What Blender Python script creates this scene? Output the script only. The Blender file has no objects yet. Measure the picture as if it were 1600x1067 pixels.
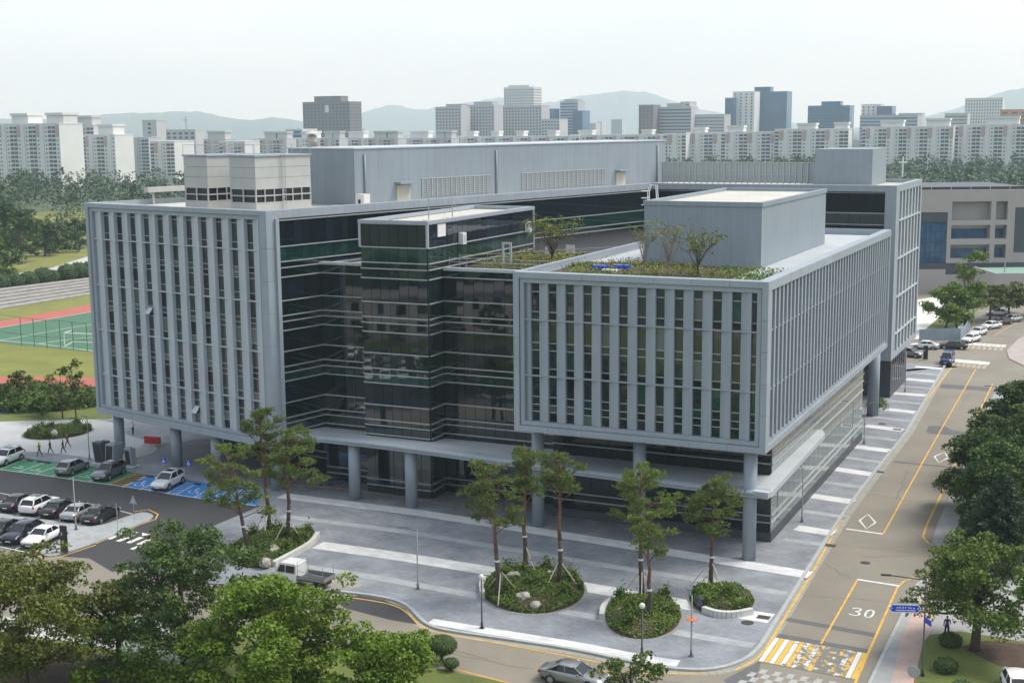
import bpy, bmesh, math, random
from mathutils import Vector, Matrix
random.seed(7)
SC = bpy.context.scene
COL = SC.collection
rad = math.radians

# ---------------------------------------------------------------- camera
cam = bpy.data.cameras.new('camera')
cam.lens = 46.98; cam.sensor_width = 36; cam.clip_start = 1; cam.clip_end = 20000
CO = bpy.data.objects.new('camera', cam); COL.objects.link(CO)
p_, r_ = rad(9.13), rad(-0.52)
fw = Vector((0, math.cos(p_), -math.sin(p_))); up = Vector((0, math.sin(p_), math.cos(p_))); rx = Vector((1, 0, 0))
cx = rx*math.cos(r_)+up*math.sin(r_); cu = up*math.cos(r_)-rx*math.sin(r_)
m = Matrix((cx, cu, -fw)).transposed().to_4x4(); m.translation = (0, 0, 38)
CO.matrix_world = m
SC.camera = CO

# ---------------------------------------------------------------- world, sun, exposure
SUN_EL, SUN_AZ = 56, 78            # degrees; azimuth clockwise from +Y
W = bpy.data.worlds.new('World'); SC.world = W; W.use_nodes = True
nt = W.node_tree; nt.nodes.clear()
out = nt.nodes.new('ShaderNodeOutputWorld')
sky = nt.nodes.new('ShaderNodeTexSky'); sky.sky_type = 'NISHITA'; sky.sun_disc = False
sky.sun_elevation = rad(SUN_EL); sky.sun_rotation = rad(SUN_AZ)
sky.air_density = 1.0; sky.dust_density = 3.0; sky.ozone_density = 1.0; sky.altitude = 60
bg = nt.nodes.new('ShaderNodeBackground'); bg.inputs[1].default_value = 0.05
nt.links.new(sky.outputs[0], bg.inputs[0])
# the even cloud sheet of a hazy overcast day
tc = nt.nodes.new('ShaderNodeTexCoord')
mp = nt.nodes.new('ShaderNodeMapping'); mp.inputs['Scale'].default_value = (1.2, 1.2, 5)
nz = nt.nodes.new('ShaderNodeTexNoise'); nz.inputs['Scale'].default_value = 1.6; nz.inputs['Detail'].default_value = 4
cr = nt.nodes.new('ShaderNodeValToRGB')
cr.color_ramp.elements[0].position = .3; cr.color_ramp.elements[0].color = (.63, .70, .76, 1)
cr.color_ramp.elements[1].position = .7; cr.color_ramp.elements[1].color = (.79, .825, .855, 1)
bg2 = nt.nodes.new('ShaderNodeBackground'); bg2.inputs[1].default_value = .69
nt.links.new(tc.outputs['Generated'], mp.inputs[0]); nt.links.new(mp.outputs[0], nz.inputs[0])
nt.links.new(nz.outputs[0], cr.inputs[0]); nt.links.new(cr.outputs[0], bg2.inputs[0])
ad = nt.nodes.new('ShaderNodeAddShader')
nt.links.new(bg.outputs[0], ad.inputs[0]); nt.links.new(bg2.outputs[0], ad.inputs[1]); nt.links.new(ad.outputs[0], out.inputs[0])

sun = bpy.data.lights.new('sun', 'SUN'); sun.energy = 2.5; sun.angle = rad(24); sun.color = (1, .95, .88)
so = bpy.data.objects.new('sun', sun); COL.objects.link(so)
sd = Vector((math.sin(rad(SUN_AZ))*math.cos(rad(SUN_EL)), math.cos(rad(SUN_AZ))*math.cos(rad(SUN_EL)), math.sin(rad(SUN_EL))))
so.rotation_euler = (-sd).to_track_quat('-Z', 'Y').to_euler(); so.location = (60, 60, 120)
SC.view_settings.view_transform = 'Standard'; SC.view_settings.look = 'None'
SC.view_settings.exposure = 0.55; SC.view_settings.gamma = 1
SC.render.engine = 'CYCLES'
SC.cycles.use_denoising = True
SC.cycles.max_bounces = 6; SC.cycles.diffuse_bounces = 3; SC.cycles.glossy_bounces = 3
SC.cycles.transmission_bounces = 3; SC.cycles.transparent_max_bounces = 6; SC.cycles.volume_bounces = 2
SC.cycles.caustics_reflective = False; SC.cycles.caustics_refractive = False

# ---------------------------------------------------------------- materials
MATS = {}
def nod(m): return m.node_tree.nodes, m.node_tree.links
def mat(name, color, rough=.6, metal=0., var=.0, vscale=1., fine=0., fscale=30., spec=.5, ior=1.5, isl=0., bump=0., bscale=40., trans=0., streak=0., slab=None, orand=0.):
    """colour with large soft wear (var), fine grain (fine), random tint per separate piece (isl), fine relief (bump)"""
    m = bpy.data.materials.new(name); m.use_nodes = True
    n, l = nod(m); b = n['Principled BSDF']
    b.inputs['Roughness'].default_value = rough; b.inputs['Metallic'].default_value = metal
    b.inputs['Specular IOR Level'].default_value = spec; b.inputs['IOR'].default_value = ior
    c = (*color, 1); b.inputs['Base Color'].default_value = c
    src = None
    def mul(sock, lo, hi):
        nonlocal src
        mr = n.new('ShaderNodeMapRange'); mr.inputs['To Min'].default_value = lo; mr.inputs['To Max'].default_value = hi
        l.new(sock, mr.inputs['Value'])
        hs = n.new('ShaderNodeMixRGB'); hs.blend_type = 'MULTIPLY'; hs.inputs[0].default_value = 1
        if src is None: hs.inputs[1].default_value = c
        else: l.new(src, hs.inputs[1])
        l.new(mr.outputs[0], hs.inputs[2]); src = hs.outputs[0]
    geo = n.new('ShaderNodeNewGeometry')
    if var:
        t = n.new('ShaderNodeTexNoise'); t.inputs['Scale'].default_value = vscale; t.inputs['Detail'].default_value = 5; t.inputs['Roughness'].default_value = .6
        l.new(geo.outputs['Position'], t.inputs['Vector']); 
        mr = n.new('ShaderNodeMapRange'); mr.inputs['From Min'].default_value = .3; mr.inputs['From Max'].default_value = .7
        l.new(t.outputs[0], mr.inputs[0]); mul(mr.outputs[0], 1-var, 1+var)
    if fine:
        t = n.new('ShaderNodeTexNoise'); t.inputs['Scale'].default_value = fscale; t.inputs['Detail'].default_value = 2
        l.new(geo.outputs['Position'], t.inputs['Vector']); mul(t.outputs[0], 1-fine, 1+fine)
    if orand:       # each pane or panel a little different
        oi = n.new('ShaderNodeObjectInfo'); mul(oi.outputs['Random'], 1-orand, 1+orand)
    if streak:      # faint vertical rain streaks
        mpn = n.new('ShaderNodeMapping'); mpn.inputs['Scale'].default_value = (2.2, 2.2, .10); l.new(geo.outputs['Position'], mpn.inputs[0])
        t = n.new('ShaderNodeTexNoise'); t.inputs['Scale'].default_value = 1; t.inputs['Detail'].default_value = 3; l.new(mpn.outputs[0], t.inputs['Vector'])
        mr = n.new('ShaderNodeMapRange'); mr.inputs['From Min'].default_value = .3; mr.inputs['From Max'].default_value = .7; l.new(t.outputs[0], mr.inputs[0]); mul(mr.outputs[0], 1-streak, 1+streak)
    if slab:        # stone slabs: tint from slab to slab and thin joints
        mpn = n.new('ShaderNodeMapping'); mpn.inputs['Rotation'].default_value = (0, 0, rad(25.13)); l.new(geo.outputs['Position'], mpn.inputs[0])
        bt = n.new('ShaderNodeTexBrick'); bt.inputs['Scale'].default_value = 1; bt.inputs['Brick Width'].default_value = slab; bt.inputs['Row Height'].default_value = slab*.5; bt.inputs['Mortar Size'].default_value = .012
        bt.inputs['Color1'].default_value = (.35, .35, .35, 1); bt.inputs['Color2'].default_value = (.65, .65, .65, 1); bt.inputs['Mortar'].default_value = (.1, .1, .1, 1)
        l.new(mpn.outputs[0], bt.inputs['Vector']); mul(bt.outputs['Color'], .72, 1.28)
    if isl:
        mul(geo.outputs['Random Per Island'], 1-isl, 1+isl)
    if src: l.new(src, b.inputs['Base Color'])
    if bump:
        t = n.new('ShaderNodeTexNoise'); t.inputs['Scale'].default_value = bscale; t.inputs['Detail'].default_value = 3
        l.new(geo.outputs['Position'], t.inputs['Vector'])
        bp = n.new('ShaderNodeBump'); bp.inputs['Strength'].default_value = bump; bp.inputs['Distance'].default_value = .05
        l.new(t.outputs[0], bp.inputs['Height']); l.new(bp.outputs[0], b.inputs['Normal'])
    if trans:
        tr = n.new('ShaderNodeBsdfTranslucent'); mx = n.new('ShaderNodeMixShader'); mx.inputs[0].default_value = trans
        if src: l.new(src, tr.inputs[0])
        else: tr.inputs[0].default_value = c
        l.new(b.outputs[0], mx.inputs[1]); l.new(tr.outputs[0], mx.inputs[2]); l.new(mx.outputs[0], n['Material Output'].inputs[0])
    MATS[name] = m; return m

PANEL = mat('blue_grey_metal_panel', (.295, .335, .375), .45, .0, var=.05, vscale=.35, fine=.02, fscale=4, streak=.06, orand=.035)
PANELW = mat('light_grey_metal_panel', (.44, .48, .515), .45, var=.05, vscale=.4, streak=.06)
PENT = mat('ribbed_grey_cladding', (.235, .275, .31), .5, var=.05, vscale=.2, fine=.03, fscale=9, streak=.07)
ALU = mat('aluminium_transom', (.40, .43, .43), .4, .2)
GLS = mat('dark_spandrel_glass', (.008, .014, .018), .03, ior=1.7, var=.15, vscale=.3, orand=.5)
GLV = mat('tinted_vision_glass', (.004, .012, .012), .02, ior=2.0, var=.3, vscale=.25, orand=.6)
GLG = mat('green_tinted_glass', (.010, .036, .033), .03, ior=1.95, var=.4, vscale=.6, orand=.5)
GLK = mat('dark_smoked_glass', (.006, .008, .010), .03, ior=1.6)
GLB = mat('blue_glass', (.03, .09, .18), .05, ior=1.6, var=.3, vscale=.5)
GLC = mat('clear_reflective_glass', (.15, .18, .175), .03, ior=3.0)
BLIND = mat('pane_with_blind', (.085, .10, .095), .15, ior=1.9, orand=.4)
WIN = mat('window_glass', (.012, .018, .022), .03, ior=2.0, var=.5, vscale=.9, orand=.5)
DARK = mat('dark_grey_stone_panel', (.055, .062, .072), .5, var=.1, vscale=.5)
WHITER = mat('cream_roof_coating', (.47, .455, .40), .7, var=.12, vscale=.3)
DECK = mat('canopy_deck_membrane', (.40, .43, .45), .6, var=.08, vscale=.3)
SOFF = mat('grey_soffit', (.20, .23, .26), .6)
WHITE = mat('white_paint', (.72, .72, .70), .5)
COLM = mat('painted_steel_column', (.25, .29, .33), .4, var=.03, vscale=.5)
BLACK = mat('black_metal', (.012, .012, .013), .45)
POLE = mat('grey_painted_pole', (.17, .175, .18), .45, .3)
STEEL = mat('galvanised_steel', (.38, .40, .41), .4, .5)

# ---------------------------------------------------------------- mesh helpers
class Frame:
    def __init__(s, o, deg):
        t = rad(deg); s.o = o; s.deg = deg; s.ex = (math.cos(t), -math.sin(t)); s.ey = (math.sin(t), math.cos(t)); s.rz = -t
    def w(s, x, y): return (s.o[0]+x*s.ex[0]+y*s.ey[0], s.o[1]+x*s.ex[1]+y*s.ey[1])
    def loc(s, p): dx, dy = p[0]-s.o[0], p[1]-s.o[1]; return (dx*s.ex[0]+dy*s.ex[1], dx*s.ey[0]+dy*s.ey[1])
FW = Frame((0, 0), 0)
FR = Frame((21.632, 111.63), 25.13)     # right wing, street and rear arm
FL = Frame((-24.871, 135.915), 38.0)      # left wing

ORG = {}
def link(o, parent=None):
    COL.objects.link(o)
    if parent is not None: o.parent = parent
    return o
def tag(o, label=None, cat=None, group=None, kind=None):
    if label: o['label'] = label
    if cat: o['category'] = cat
    if group: o['group'] = group
    if kind: o['kind'] = kind
    return o
def empty(name, loc=(0, 0, 0), parent=None, rz=0):
    o = bpy.data.objects.new(name, None); o.empty_display_size = .3
    pw = ORG.get(parent.name, (0, 0, 0)) if parent else (0, 0, 0)
    o.location = (loc[0]-pw[0], loc[1]-pw[1], loc[2]-pw[2]); o.rotation_euler[2] = rz
    link(o, parent); ORG[o.name] = tuple(loc); return o
_cubes = {}
def cube_mesh(m):
    k = m.name
    if k not in _cubes:
        me = bpy.data.meshes.new('box_'+k)
        v = [(x-.5, y-.5, z-.5) for z in (0, 1) for y in (0, 1) for x in (0, 1)]
        me.from_pydata(v, [], [(0, 2, 3, 1), (4, 5, 7, 6), (0, 1, 5, 4), (2, 6, 7, 3), (0, 4, 6, 2), (1, 3, 7, 5)])
        me.materials.append(m); _cubes[k] = me
    return _cubes[k]
_wedges = {}
def wedge_mesh(m):
    """fin section: the right front edge stands out, the left front edge lies back"""
    if m.name not in _wedges:
        me = bpy.data.meshes.new('fin_'+m.name); v = [(x, y, z) for z in (-.5, .5) for x, y in ((-.5, .5), (-.5, .22), (.5, -.5), (.5, .5))]
        me.from_pydata(v, [], [(0, 1, 2, 3)[::-1], (4, 5, 6, 7), (0, 4, 7, 3), (1, 5, 4, 0), (2, 6, 5, 1), (3, 7, 6, 2)]); me.flip_normals() if hasattr(me, 'flip_normals') else None
        me.materials.append(m); _wedges[m.name] = me
    return _wedges[m.name]
def pfin(name, parent, F, x0, x1, y0, y1, z0, z1, m):
    o = pbox(name, parent, F, x0, x1, y0, y1, z0, z1, m); o.data = wedge_mesh(m); return o
def pbox(name, parent, F, x0, x1, y0, y1, z0, z1, m, tilt=0.):
    """one box-shaped piece as its own object, sharing mesh data with its like"""
    o = bpy.data.objects.new(name, cube_mesh(m))
    w = F.w((x0+x1)/2, (y0+y1)/2); pw = ORG.get(parent.name, (0, 0, 0)) if parent else (0, 0, 0)
    o.location = (w[0]-pw[0], w[1]-pw[1], (z0+z1)/2-pw[2])
    o.rotation_euler = (random.uniform(-tilt, tilt), random.uniform(-tilt, tilt), F.rz+random.uniform(-tilt, tilt))
    o.scale = (abs(x1-x0), abs(y1-y0), abs(z1-z0))
    return link(o, parent)
class MB:
    """collects geometry in world coordinates for ONE mesh object"""
    def __init__(s): s.v = []; s.f = []; s.mi = []; s.m = 0
    def _add(s, vs, fs):
        b = len(s.v); s.v += [tuple(v) for v in vs]; s.f += [tuple(i+b for i in f) for f in fs]; s.mi += [s.m]*len(fs)
    def box(s, F, x0, x1, y0, y1, z0, z1):
        c = [(*F.w(x, y), z) for z in (z0, z1) for y in (y0, y1) for x in (x0, x1)]
        s._add(c, [(0, 2, 3, 1), (4, 5, 7, 6), (0, 1, 5, 4), (2, 6, 7, 3), (0, 4, 6, 2), (1, 3, 7, 5)]); return s
    def prism(s, pts, z0, z1, sides=True, bottom=False):
        n = len(pts); a = sum(pts[i][0]*pts[(i+1) % n][1]-pts[(i+1) % n][0]*pts[i][1] for i in range(n))
        if a < 0: pts = pts[::-1]
        vs = [(x, y, z1) for x, y in pts]+[(x, y, z0) for x, y in pts]
        fs = [tuple(range(n))]
        if sides: fs += [(i, i+n, (i+1) % n+n, (i+1) % n) for i in range(n)]
        if bottom: fs.append(tuple(range(2*n-1, n-1, -1)))
        s._add(vs, fs); return s
    def quad(s, a, b, c, d): s._add([a, b, c, d], [(0, 1, 2, 3)]); return s
    def tube(s, pts, radii, n=8, cap=True):
        pts = [Vector(p) for p in pts]; rings = []
        up0 = None
        for i, p in enumerate(pts):
            d = (pts[min(i+1, len(pts)-1)]-pts[max(i-1, 0)]).normalized()
            if up0 is None: up0 = Vector((1, 0, 0)) if abs(d.x) < .8 else Vector((0, 1, 0))
            a = (up0-d*up0.dot(d)).normalized(); b = d.cross(a); up0 = a
            r = radii[i] if isinstance(radii, (list, tuple)) else radii
            rings.append([p+(a*math.cos(2*math.pi*k/n)+b*math.sin(2*math.pi*k/n))*r for k in range(n)])
        vs = [v for rg in rings for v in rg]; fs = []
        for i in range(len(pts)-1):
            for k in range(n):
                fs.append((i*n+k, i*n+(k+1) % n, (i+1)*n+(k+1) % n, (i+1)*n+k))
        if cap: fs += [tuple(range(n-1, -1, -1)), tuple(range((len(pts)-1)*n, len(pts)*n))]
        s._add(vs, fs); return s
    def strip(s, pts, w, z, closed=False):
        """flat painted line of width w along pts"""
        n = len(pts); L_, R_ = [], []
        for i in range(n):
            a = pts[i-1] if (i or closed) else pts[i]; b = pts[(i+1) % n] if (i < n-1 or closed) else pts[i]
            dx, dy = b[0]-a[0], b[1]-a[1]; q = math.hypot(dx, dy) or 1
            nx, ny = -dy/q*w/2, dx/q*w/2
            L_.append((pts[i][0]+nx, pts[i][1]+ny, z)); R_.append((pts[i][0]-nx, pts[i][1]-ny, z))
        for i in range(n if closed else n-1):
            j = (i+1) % n; s.quad(R_[i], R_[j], L_[j], L_[i])
        return s
    def build(s, name, mats, parent=None, smooth=False, origin=None):
        if not isinstance(mats, (list, tuple)): mats = [mats]
        pw = Vector(ORG.get(parent.name, (0, 0, 0))) if parent is not None else Vector((0, 0, 0))
        if parent is None:
            if origin is None:
                n = max(1, len(s.v)); origin = (sum(v[0] for v in s.v)/n, sum(v[1] for v in s.v)/n, min(v[2] for v in s.v))
            og = Vector(origin)
        else: og = pw
        me = bpy.data.meshes.new(name); me.from_pydata([(Vector(v)-og)[:] for v in s.v], [], s.f)
        for mm in mats: me.materials.append(mm)
        me.polygons.foreach_set('material_index', s.mi)
        if smooth: me.polygons.foreach_set('use_smooth', [True]*len(s.f))
        me.update(); o = bpy.data.objects.new(name, me)
        if parent is None: o.location = og; 
        link(o, parent)
        if parent is None: ORG[o.name] = tuple(og)
        return o
def struct(o): o['kind'] = 'structure'; return o
def smoothpts(pts, it=2, closed=False):
    for _ in range(it):
        q = []
        n = len(pts)
        if not closed: q.append(pts[0])
        for i in range(n if closed else n-1):
            a, b = pts[i], pts[(i+1) % n]
            q.append(tuple(a[k]*.75+b[k]*.25 for k in range(len(a)))); q.append(tuple(a[k]*.25+b[k]*.75 for k in range(len(a))))
        if not closed: q.append(pts[-1])
        pts = q
    return pts


# ================================================================= the office building
B = empty('office_building', (*FR.w(-25, 10), 0))
tag(B, 'grey office complex with two finned wings, dark glass tower and curved entrance canopy on columns', 'building')
T = .0022
def transom(par, F, axis, c, a0, a1, z, sgn, h=.10, d=.12, m=ALU):
    if axis == 'y': pbox('transom', par, F, a0, a1, c-(d if sgn < 0 else -d)*1.0 if sgn < 0 else c, c if sgn < 0 else c+d, z-h/2, z+h/2, m)
    else: pbox('transom', par, F, c-d if sgn < 0 else c, c if sgn < 0 else c+d, a0, a1, z-h/2, z+h/2, m)
ROWS = [(28.7, 26.0, 's'), (26.0, 24.43, 'g'), (24.43, 23.8, 'v'), (23.8, 22.82, 'v'), (22.82, 20.37, 's'), (20.37, 18.8, 'v'), (18.8, 18.2, 'v'), (18.2, 17.25, 'v'),
        (17.25, 15.05, 's'), (15.05, 13.45, 'v'), (13.45, 12.8, 'v'), (12.8, 11.9, 'g'), (11.9, 9.6, 's'), (9.6, 8.0, 'v'), (8.0, 7.4, 'v'), (7.4, 6.45, 'v'), (6.45, 5.2, 's'),
        (5.2, 1.65, 'v'), (1.65, .98, 'v'), (.98, .15, 'v')]
GM = {'s': GLS, 'v': GLV, 'g': GLG, 'k': GLK, 'c': GLC}
def curtain(par, F, axis, c, a0, a1, pitch, zt, zb, sgn, single=True, rows=ROWS, remap=None):
    """curtain wall in plane axis=c from a0 to a1; sgn is the outward side"""
    n = max(1, round((a1-a0)/pitch)); st = (a1-a0)/n
    rest = MB(); t = .06
    for (z1, z0, k) in rows:
        z1, z0 = min(z1, zt), max(z0, zb)
        if z1-z0 < .2: continue
        if remap: k = remap.get(k, k)
        big = single and z1-z0 > 1.2
        for i in range(n):
            p0, p1 = a0+i*st+.03, a0+(i+1)*st-.03
            m_ = GM[k]
            if axis == 'y': q = (p0, p1, c, c+t) if sgn < 0 else (p0, p1, c-t, c)
            else: q = (c, c+t, p0, p1) if sgn < 0 else (c-t, c, p0, p1)
            if big: pbox('glass_panel', par, F, *q, z0+.03, z1-.03, m_, T)
            else:
                rest.m = 'svgkc'.index(k); rest.box(F, *q, z0+.03, z1-.03)
        transom(par, F, axis, c-.02*sgn*-1 if False else c, a0, a1, z1 if z1 == zt else z1, sgn)
    if rest.v:
        o = rest.build('glass_panel', [GLS, GLV, GLG, GLK, GLC], par); o['kind'] = 'stuff'
    # thin dark backing that carries the panes
    e = .06+.004
    if axis == 'y': pbox('glazing_backing', par, F, a0, a1, c+e if sgn < 0 else c-e-.2, c+e+.2 if sgn < 0 else c-e, zb, zt, BLACK)
    else: pbox('glazing_backing', par, F, c+e if sgn < 0 else c-e-.2, c+e+.2 if sgn < 0 else c-e, a0, a1, zb, zt, BLACK)

# ---------------- right wing (finned box on columns)
RW = empty('right_wing', (*FR.w(-12, 0), 0), B)
RX0, RX1, RY1, RZ0, RZ1 = -23.75, 0., 60.8, 10.05, 24.9
core = MB().box(FR, RX0+.35, RX1-.75, .75, RY1, RZ0+.25, 24.0); core.build('wall', DARK, RW)
fr = MB()
# outer portal ring on the front, butted pieces
def panels(par, F, box, axis, n, m_=PANEL, nm='frame_panel', gap=.025):
    """a run of cladding panels with open joints between them"""
    b = list(box); i0 = {'x': 0, 'y': 2, 'z': 4}[axis]; a0, a1 = b[i0], b[i0+1]
    for k in range(n):
        c = list(b); c[i0] = a0+(a1-a0)*k/n+(gap/2 if k else 0); c[i0+1] = a0+(a1-a0)*(k+1)/n-(gap/2 if k < n-1 else 0); pbox(nm, par, F, *c, m_)
panels(RW, FR, (RX0, RX1, 0, 1.0, RZ1-.55, RZ1), 'x', 7); panels(RW, FR, (RX0, RX1, 0, 1.0, RZ0, RZ0+.55), 'x', 7)
panels(RW, FR, (RX0, RX0+.55, 0, 1.0, RZ0+.55, RZ1-.55), 'z', 5); panels(RW, FR, (RX1-.55, RX1, 0, 1.0, RZ0+.55, RZ1-.55), 'z', 5)
fr = MB()
fr.box(FR, RX0+.62, RX1-.62, .16, .9, RZ1-.98, RZ1-.60); fr.box(FR, RX0+.62, RX1-.62, .16, .9, RZ0+.60, RZ0+.98)
fr.box(FR, RX0+.62, RX0+1.0, .16, .9, RZ0+.98, RZ1-.98); fr.box(FR, RX1-1.0, RX1-.62, .16, .9, RZ0+.98, RZ1-.98)
fr.build('inner_frame', PANEL, RW)
# side portal ring
fr = MB()
panels(RW, FR, (RX1-1.0, RX1, 1.0, RY1, RZ1-.8, RZ1), 'y', 17); panels(RW, FR, (RX1-1.0, RX1, 1.0, RY1, RZ0, RZ0+.55), 'y', 17)
fr.box(FR, RX1-.9, RX1-.04, RY1-.5, RY1-.004, RZ0+.55, RZ1-.8)
fr.build('side_frame', PANEL, RW)
pbox('side_rail', RW, FR, RX1-.9, RX1-.16, 1.0, RY1-.5, RZ0+.58, RZ0+.95, PANEL)
fr = MB(); fr.box(FR, RX0, RX0+.4, 1.0, RY1, RZ0, RZ1); fr.box(FR, RX0+.4, RX1-1.0, RY1-.4, RY1, 23.2, RZ1); fr.build('parapet', PANEL, RW)
pbox('soffit', RW, FR, RX0+.4, RX1-1.0, 1.0, RY1-.3, RZ0+.05, RZ0+.2, SOFF)
# front fins, window strips
WX = [-22.11+1.7175*i for i in range(13)]
zt_, zb_ = RZ1-1.0, RZ0+1.0
edges = [RX0+1.0]+[v for x in WX for v in (x, min(x+.73, RX1-1.0))]+[RX1-1.0]
for i in range(0, len(edges)-1, 2):
    if edges[i+1]-edges[i] > .05: pfin('fin', RW, FR, edges[i], edges[i+1], .22, .70, zb_, zt_, PANEL)
LEDR = [20.52, 15.33]
zz = [23.9, 23.12, 21.29, 20.62, 20.46, 17.54+.9, 17.54, 16.04, 15.43, 15.27, 13.1, 12.3, 11.95, 11.05]
zr = [[23.9, 23.1, 21.25, 20.55], [20.45, 18.4, 17.7, 16.0, 15.38], [15.27, 13.35, 12.6, 11.95, 11.05]]
alt = [[23.9, 23.1, 21.25, 20.55], [20.45, 17.55, 16.0, 15.38], [15.27, 12.3, 11.95, 11.05]]
for ci, x in enumerate(WX):
    for fl in range(3):
        zs = (alt if ci == 0 else zr)[fl]
        for a, b in zip(zs[:-1], zs[1:]):
            mm = WIN if (b+a)/2 % 5.2 > 1 else GLK
            q_ = random.random(); mm = GLG if q_ < .08 else BLIND if q_ < .14 else mm
            pbox('window_pane', RW, FR, x+.02, min(x+.71, RX1-1.02), .56, .60, b+.04, a-.04, mm, T)
bar = MB()
for x in WX:
    for zs in zr:
        for z in zs[1:-1]: bar.box(FR, x, min(x+.73, RX1-1.0), .50, .62, z-.035, z+.035)
bar.build('window_bar', ALU, RW)['kind'] = 'stuff'
for z in LEDR: pbox('ledge', RW, FR, RX0+1.0, RX1-1.0, .22, .50, z-.05, z+.06, PANEL)
# side fins
NS = 42
for i in range(NS):
    y = 1.25+i*(RY1-.5-1.5)/(NS-1)
    pbox('fin', RW, FR, -.60, -.10, y, y+.50, RZ0+.95, RZ1-.8, PANEL)
for z in LEDR: pbox('ledge', RW, FR, -.66, -.2, 1.0, RY1-.5, z-.05, z+.05, PANEL)
for k, (a, b) in enumerate(((20.6, 24.0), (15.4, 20.4), (11.0, 15.2))): pbox('window_pane', RW, FR, -.74, -.70, 1.0, RY1-.5, a, b, WIN)
# roof of the wing
pbox('roof_slab', RW, FR, RX0+.4, RX1-1.0, 1.0, RY1-.4, 23.6, 24.15, DECK)
# columns
for (x, y) in ((-1.6, 1.3), (-12.2, 2.3), (-22.75, 3.15)):
    c = FR.w(x, y); MB().tube([(*c, .1), (*c, RZ0+.1)], .60, 24).build('column', COLM, RW, True)
c = FR.w(-2.34, 65.4); MB().tube([(*c, 0), (*c, 9.9)], .75, 24).build('column', COLM, RW, True)
# recessed lower storeys
pbox('plinth', RW, FR, -22.9, -1.02, 6.85, 51.1, 0.02, .95, DARK)
pbox('wall', RW, FR, -22.6, -1.35, 7.2, 50.8, .95, RZ0, BLACK)
LOW = [(10.0, 9.05, 'v'), (9.05, 8.3, 'v'), (8.3, 7.45, 'v'), (7.45, 6.3, 'v'), (6.3, 2.6, 'v'), (2.6, 1.9, 'v'), (1.9, .96, 'v')]
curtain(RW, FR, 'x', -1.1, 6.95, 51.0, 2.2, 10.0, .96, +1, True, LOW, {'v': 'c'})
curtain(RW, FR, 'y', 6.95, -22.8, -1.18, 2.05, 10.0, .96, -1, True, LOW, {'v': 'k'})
# penthouse on the right wing roof
MB().box(FR, -17.1, -5.3, 17.4, 46.2, 24.1, 30.1).build('penthouse_wall', DARK, RW)
panels(RW, FR, (-17.2, -5.2, 17.3, 17.4, 24.1, 30.1), 'x', 4, PENT, 'penthouse_panel', .012); panels(RW, FR, (-5.3, -5.2, 17.4, 46.3, 24.1, 30.1), 'y', 8, PENT, 'penthouse_panel', .012); panels(RW, FR, (-17.2, -17.1, 17.4, 46.3, 24.1, 30.1), 'y', 8, PENT, 'penthouse_panel', .012)
pp = MB(); pp.box(FR, -17.3, -5.1, 17.2, 17.6, 30.1, 30.55); pp.box(FR, -17.3, -5.1, 46.0, 46.4, 30.1, 30.55)
pp.box(FR, -17.3, -16.9, 17.6, 46.0, 30.1, 30.55); pp.box(FR, -5.5, -5.1, 17.6, 46.0, 30.1, 30.55); pp.build('penthouse_parapet', PENT, RW)
pbox('penthouse_roof', RW, FR, -16.9, -5.5, 17.6, 46.0, 30.12, 30.2, WHITER)

# ---------------- left wing
LW = empty('left_wing', (*FL.w(-15, 0), 0), B)
LX0, LZ0, LZ1, LY1 = -30.9, 5.0, 29.75, 88.
MB().box(FL, LX0+.4, -.32, .9, LY1, LZ0+.3, 28.9).build('wall', DARK, LW)
fr = MB()
panels(LW, FL, (LX0, 0, 0, 1.1, LZ1-.5, LZ1), 'x', 9); panels(LW, FL, (LX0, 0, 0, 1.1, LZ0, LZ0+.75), 'x', 9)
panels(LW, FL, (LX0, LX0+.5, 0, 1.1, LZ0+.75, LZ1-.5), 'z', 7); panels(LW, FL, (-.9, 0, 0, 1.1, LZ0+.75, LZ1-.5), 'z', 7)
fr = MB()
fr.box(FL, LX0+.57, -.97, .18, 1.0, LZ1-.95, LZ1-.55); fr.box(FL, LX0+.57, -.97, .18, 1.0, LZ0+.80, LZ0+1.15)
fr.box(FL, LX0+.57, LX0+1.0, .18, 1.0, LZ0+1.15, LZ1-.95); fr.box(FL, -1.35, -.97, .18, 1.0, LZ0+1.15, LZ1-.95)
fr.build('inner_frame', PANEL, LW)
LWX = [-28.02+2.458*i for i in range(11)]
edges = [LX0+1.0]+[v for x in LWX for v in (x-.12, x+.74)]+[-1.35]
for i in range(0, len(edges)-1, 2): pfin('fin', LW, FL, edges[i], edges[i+1], .12, .74, LZ0+1.15, LZ1-.95, PANELW)
LEDL = [25.62, 20.3, 15.05, 9.75]
FLZ = [28.8, 25.62, 20.3, 15.05, 9.75, 6.15]
lp = MB()
for ci, x in enumerate(LWX):
    for fl in range(5):
        top, bot = FLZ[fl]-.06, FLZ[fl+1]+.06
        if fl == 0: zs = [top, 28.35, 26.35, bot]
        else:
            h = top-bot; zs = [top, top-.34*h, top-.45*h, top-.56*h, top-.86*h, bot] if fl < 4 else [top, top-.3*h, top-.5*h, top-.75*h, bot]
        for a, b in zip(zs[:-1], zs[1:]):
            mm = random.choice([WIN, WIN, GLK, GLG, WIN, WIN, BLIND])
            q = (FL, x-.10, x+.72, .58, .62, b+.035, a-.035)
            if a-b > 1.1: pbox('window_pane', LW, *q, mm, T)
            else: lp.m = [WIN, GLK, GLG, BLIND].index(mm); lp.box(*q)
            if b != bot: lp.m = 4; lp.box(FL, x-.11, x+.73, .54, .64, b-.035, b+.035)
lp.build('window_strip', [WIN, GLK, GLG, BLIND, ALU], LW)['kind'] = 'stuff'
for z in LEDL: pbox('ledge', LW, FL, LX0+1.0, -1.35, .30, .60, z-.06, z+.06, PANELW)
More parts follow.
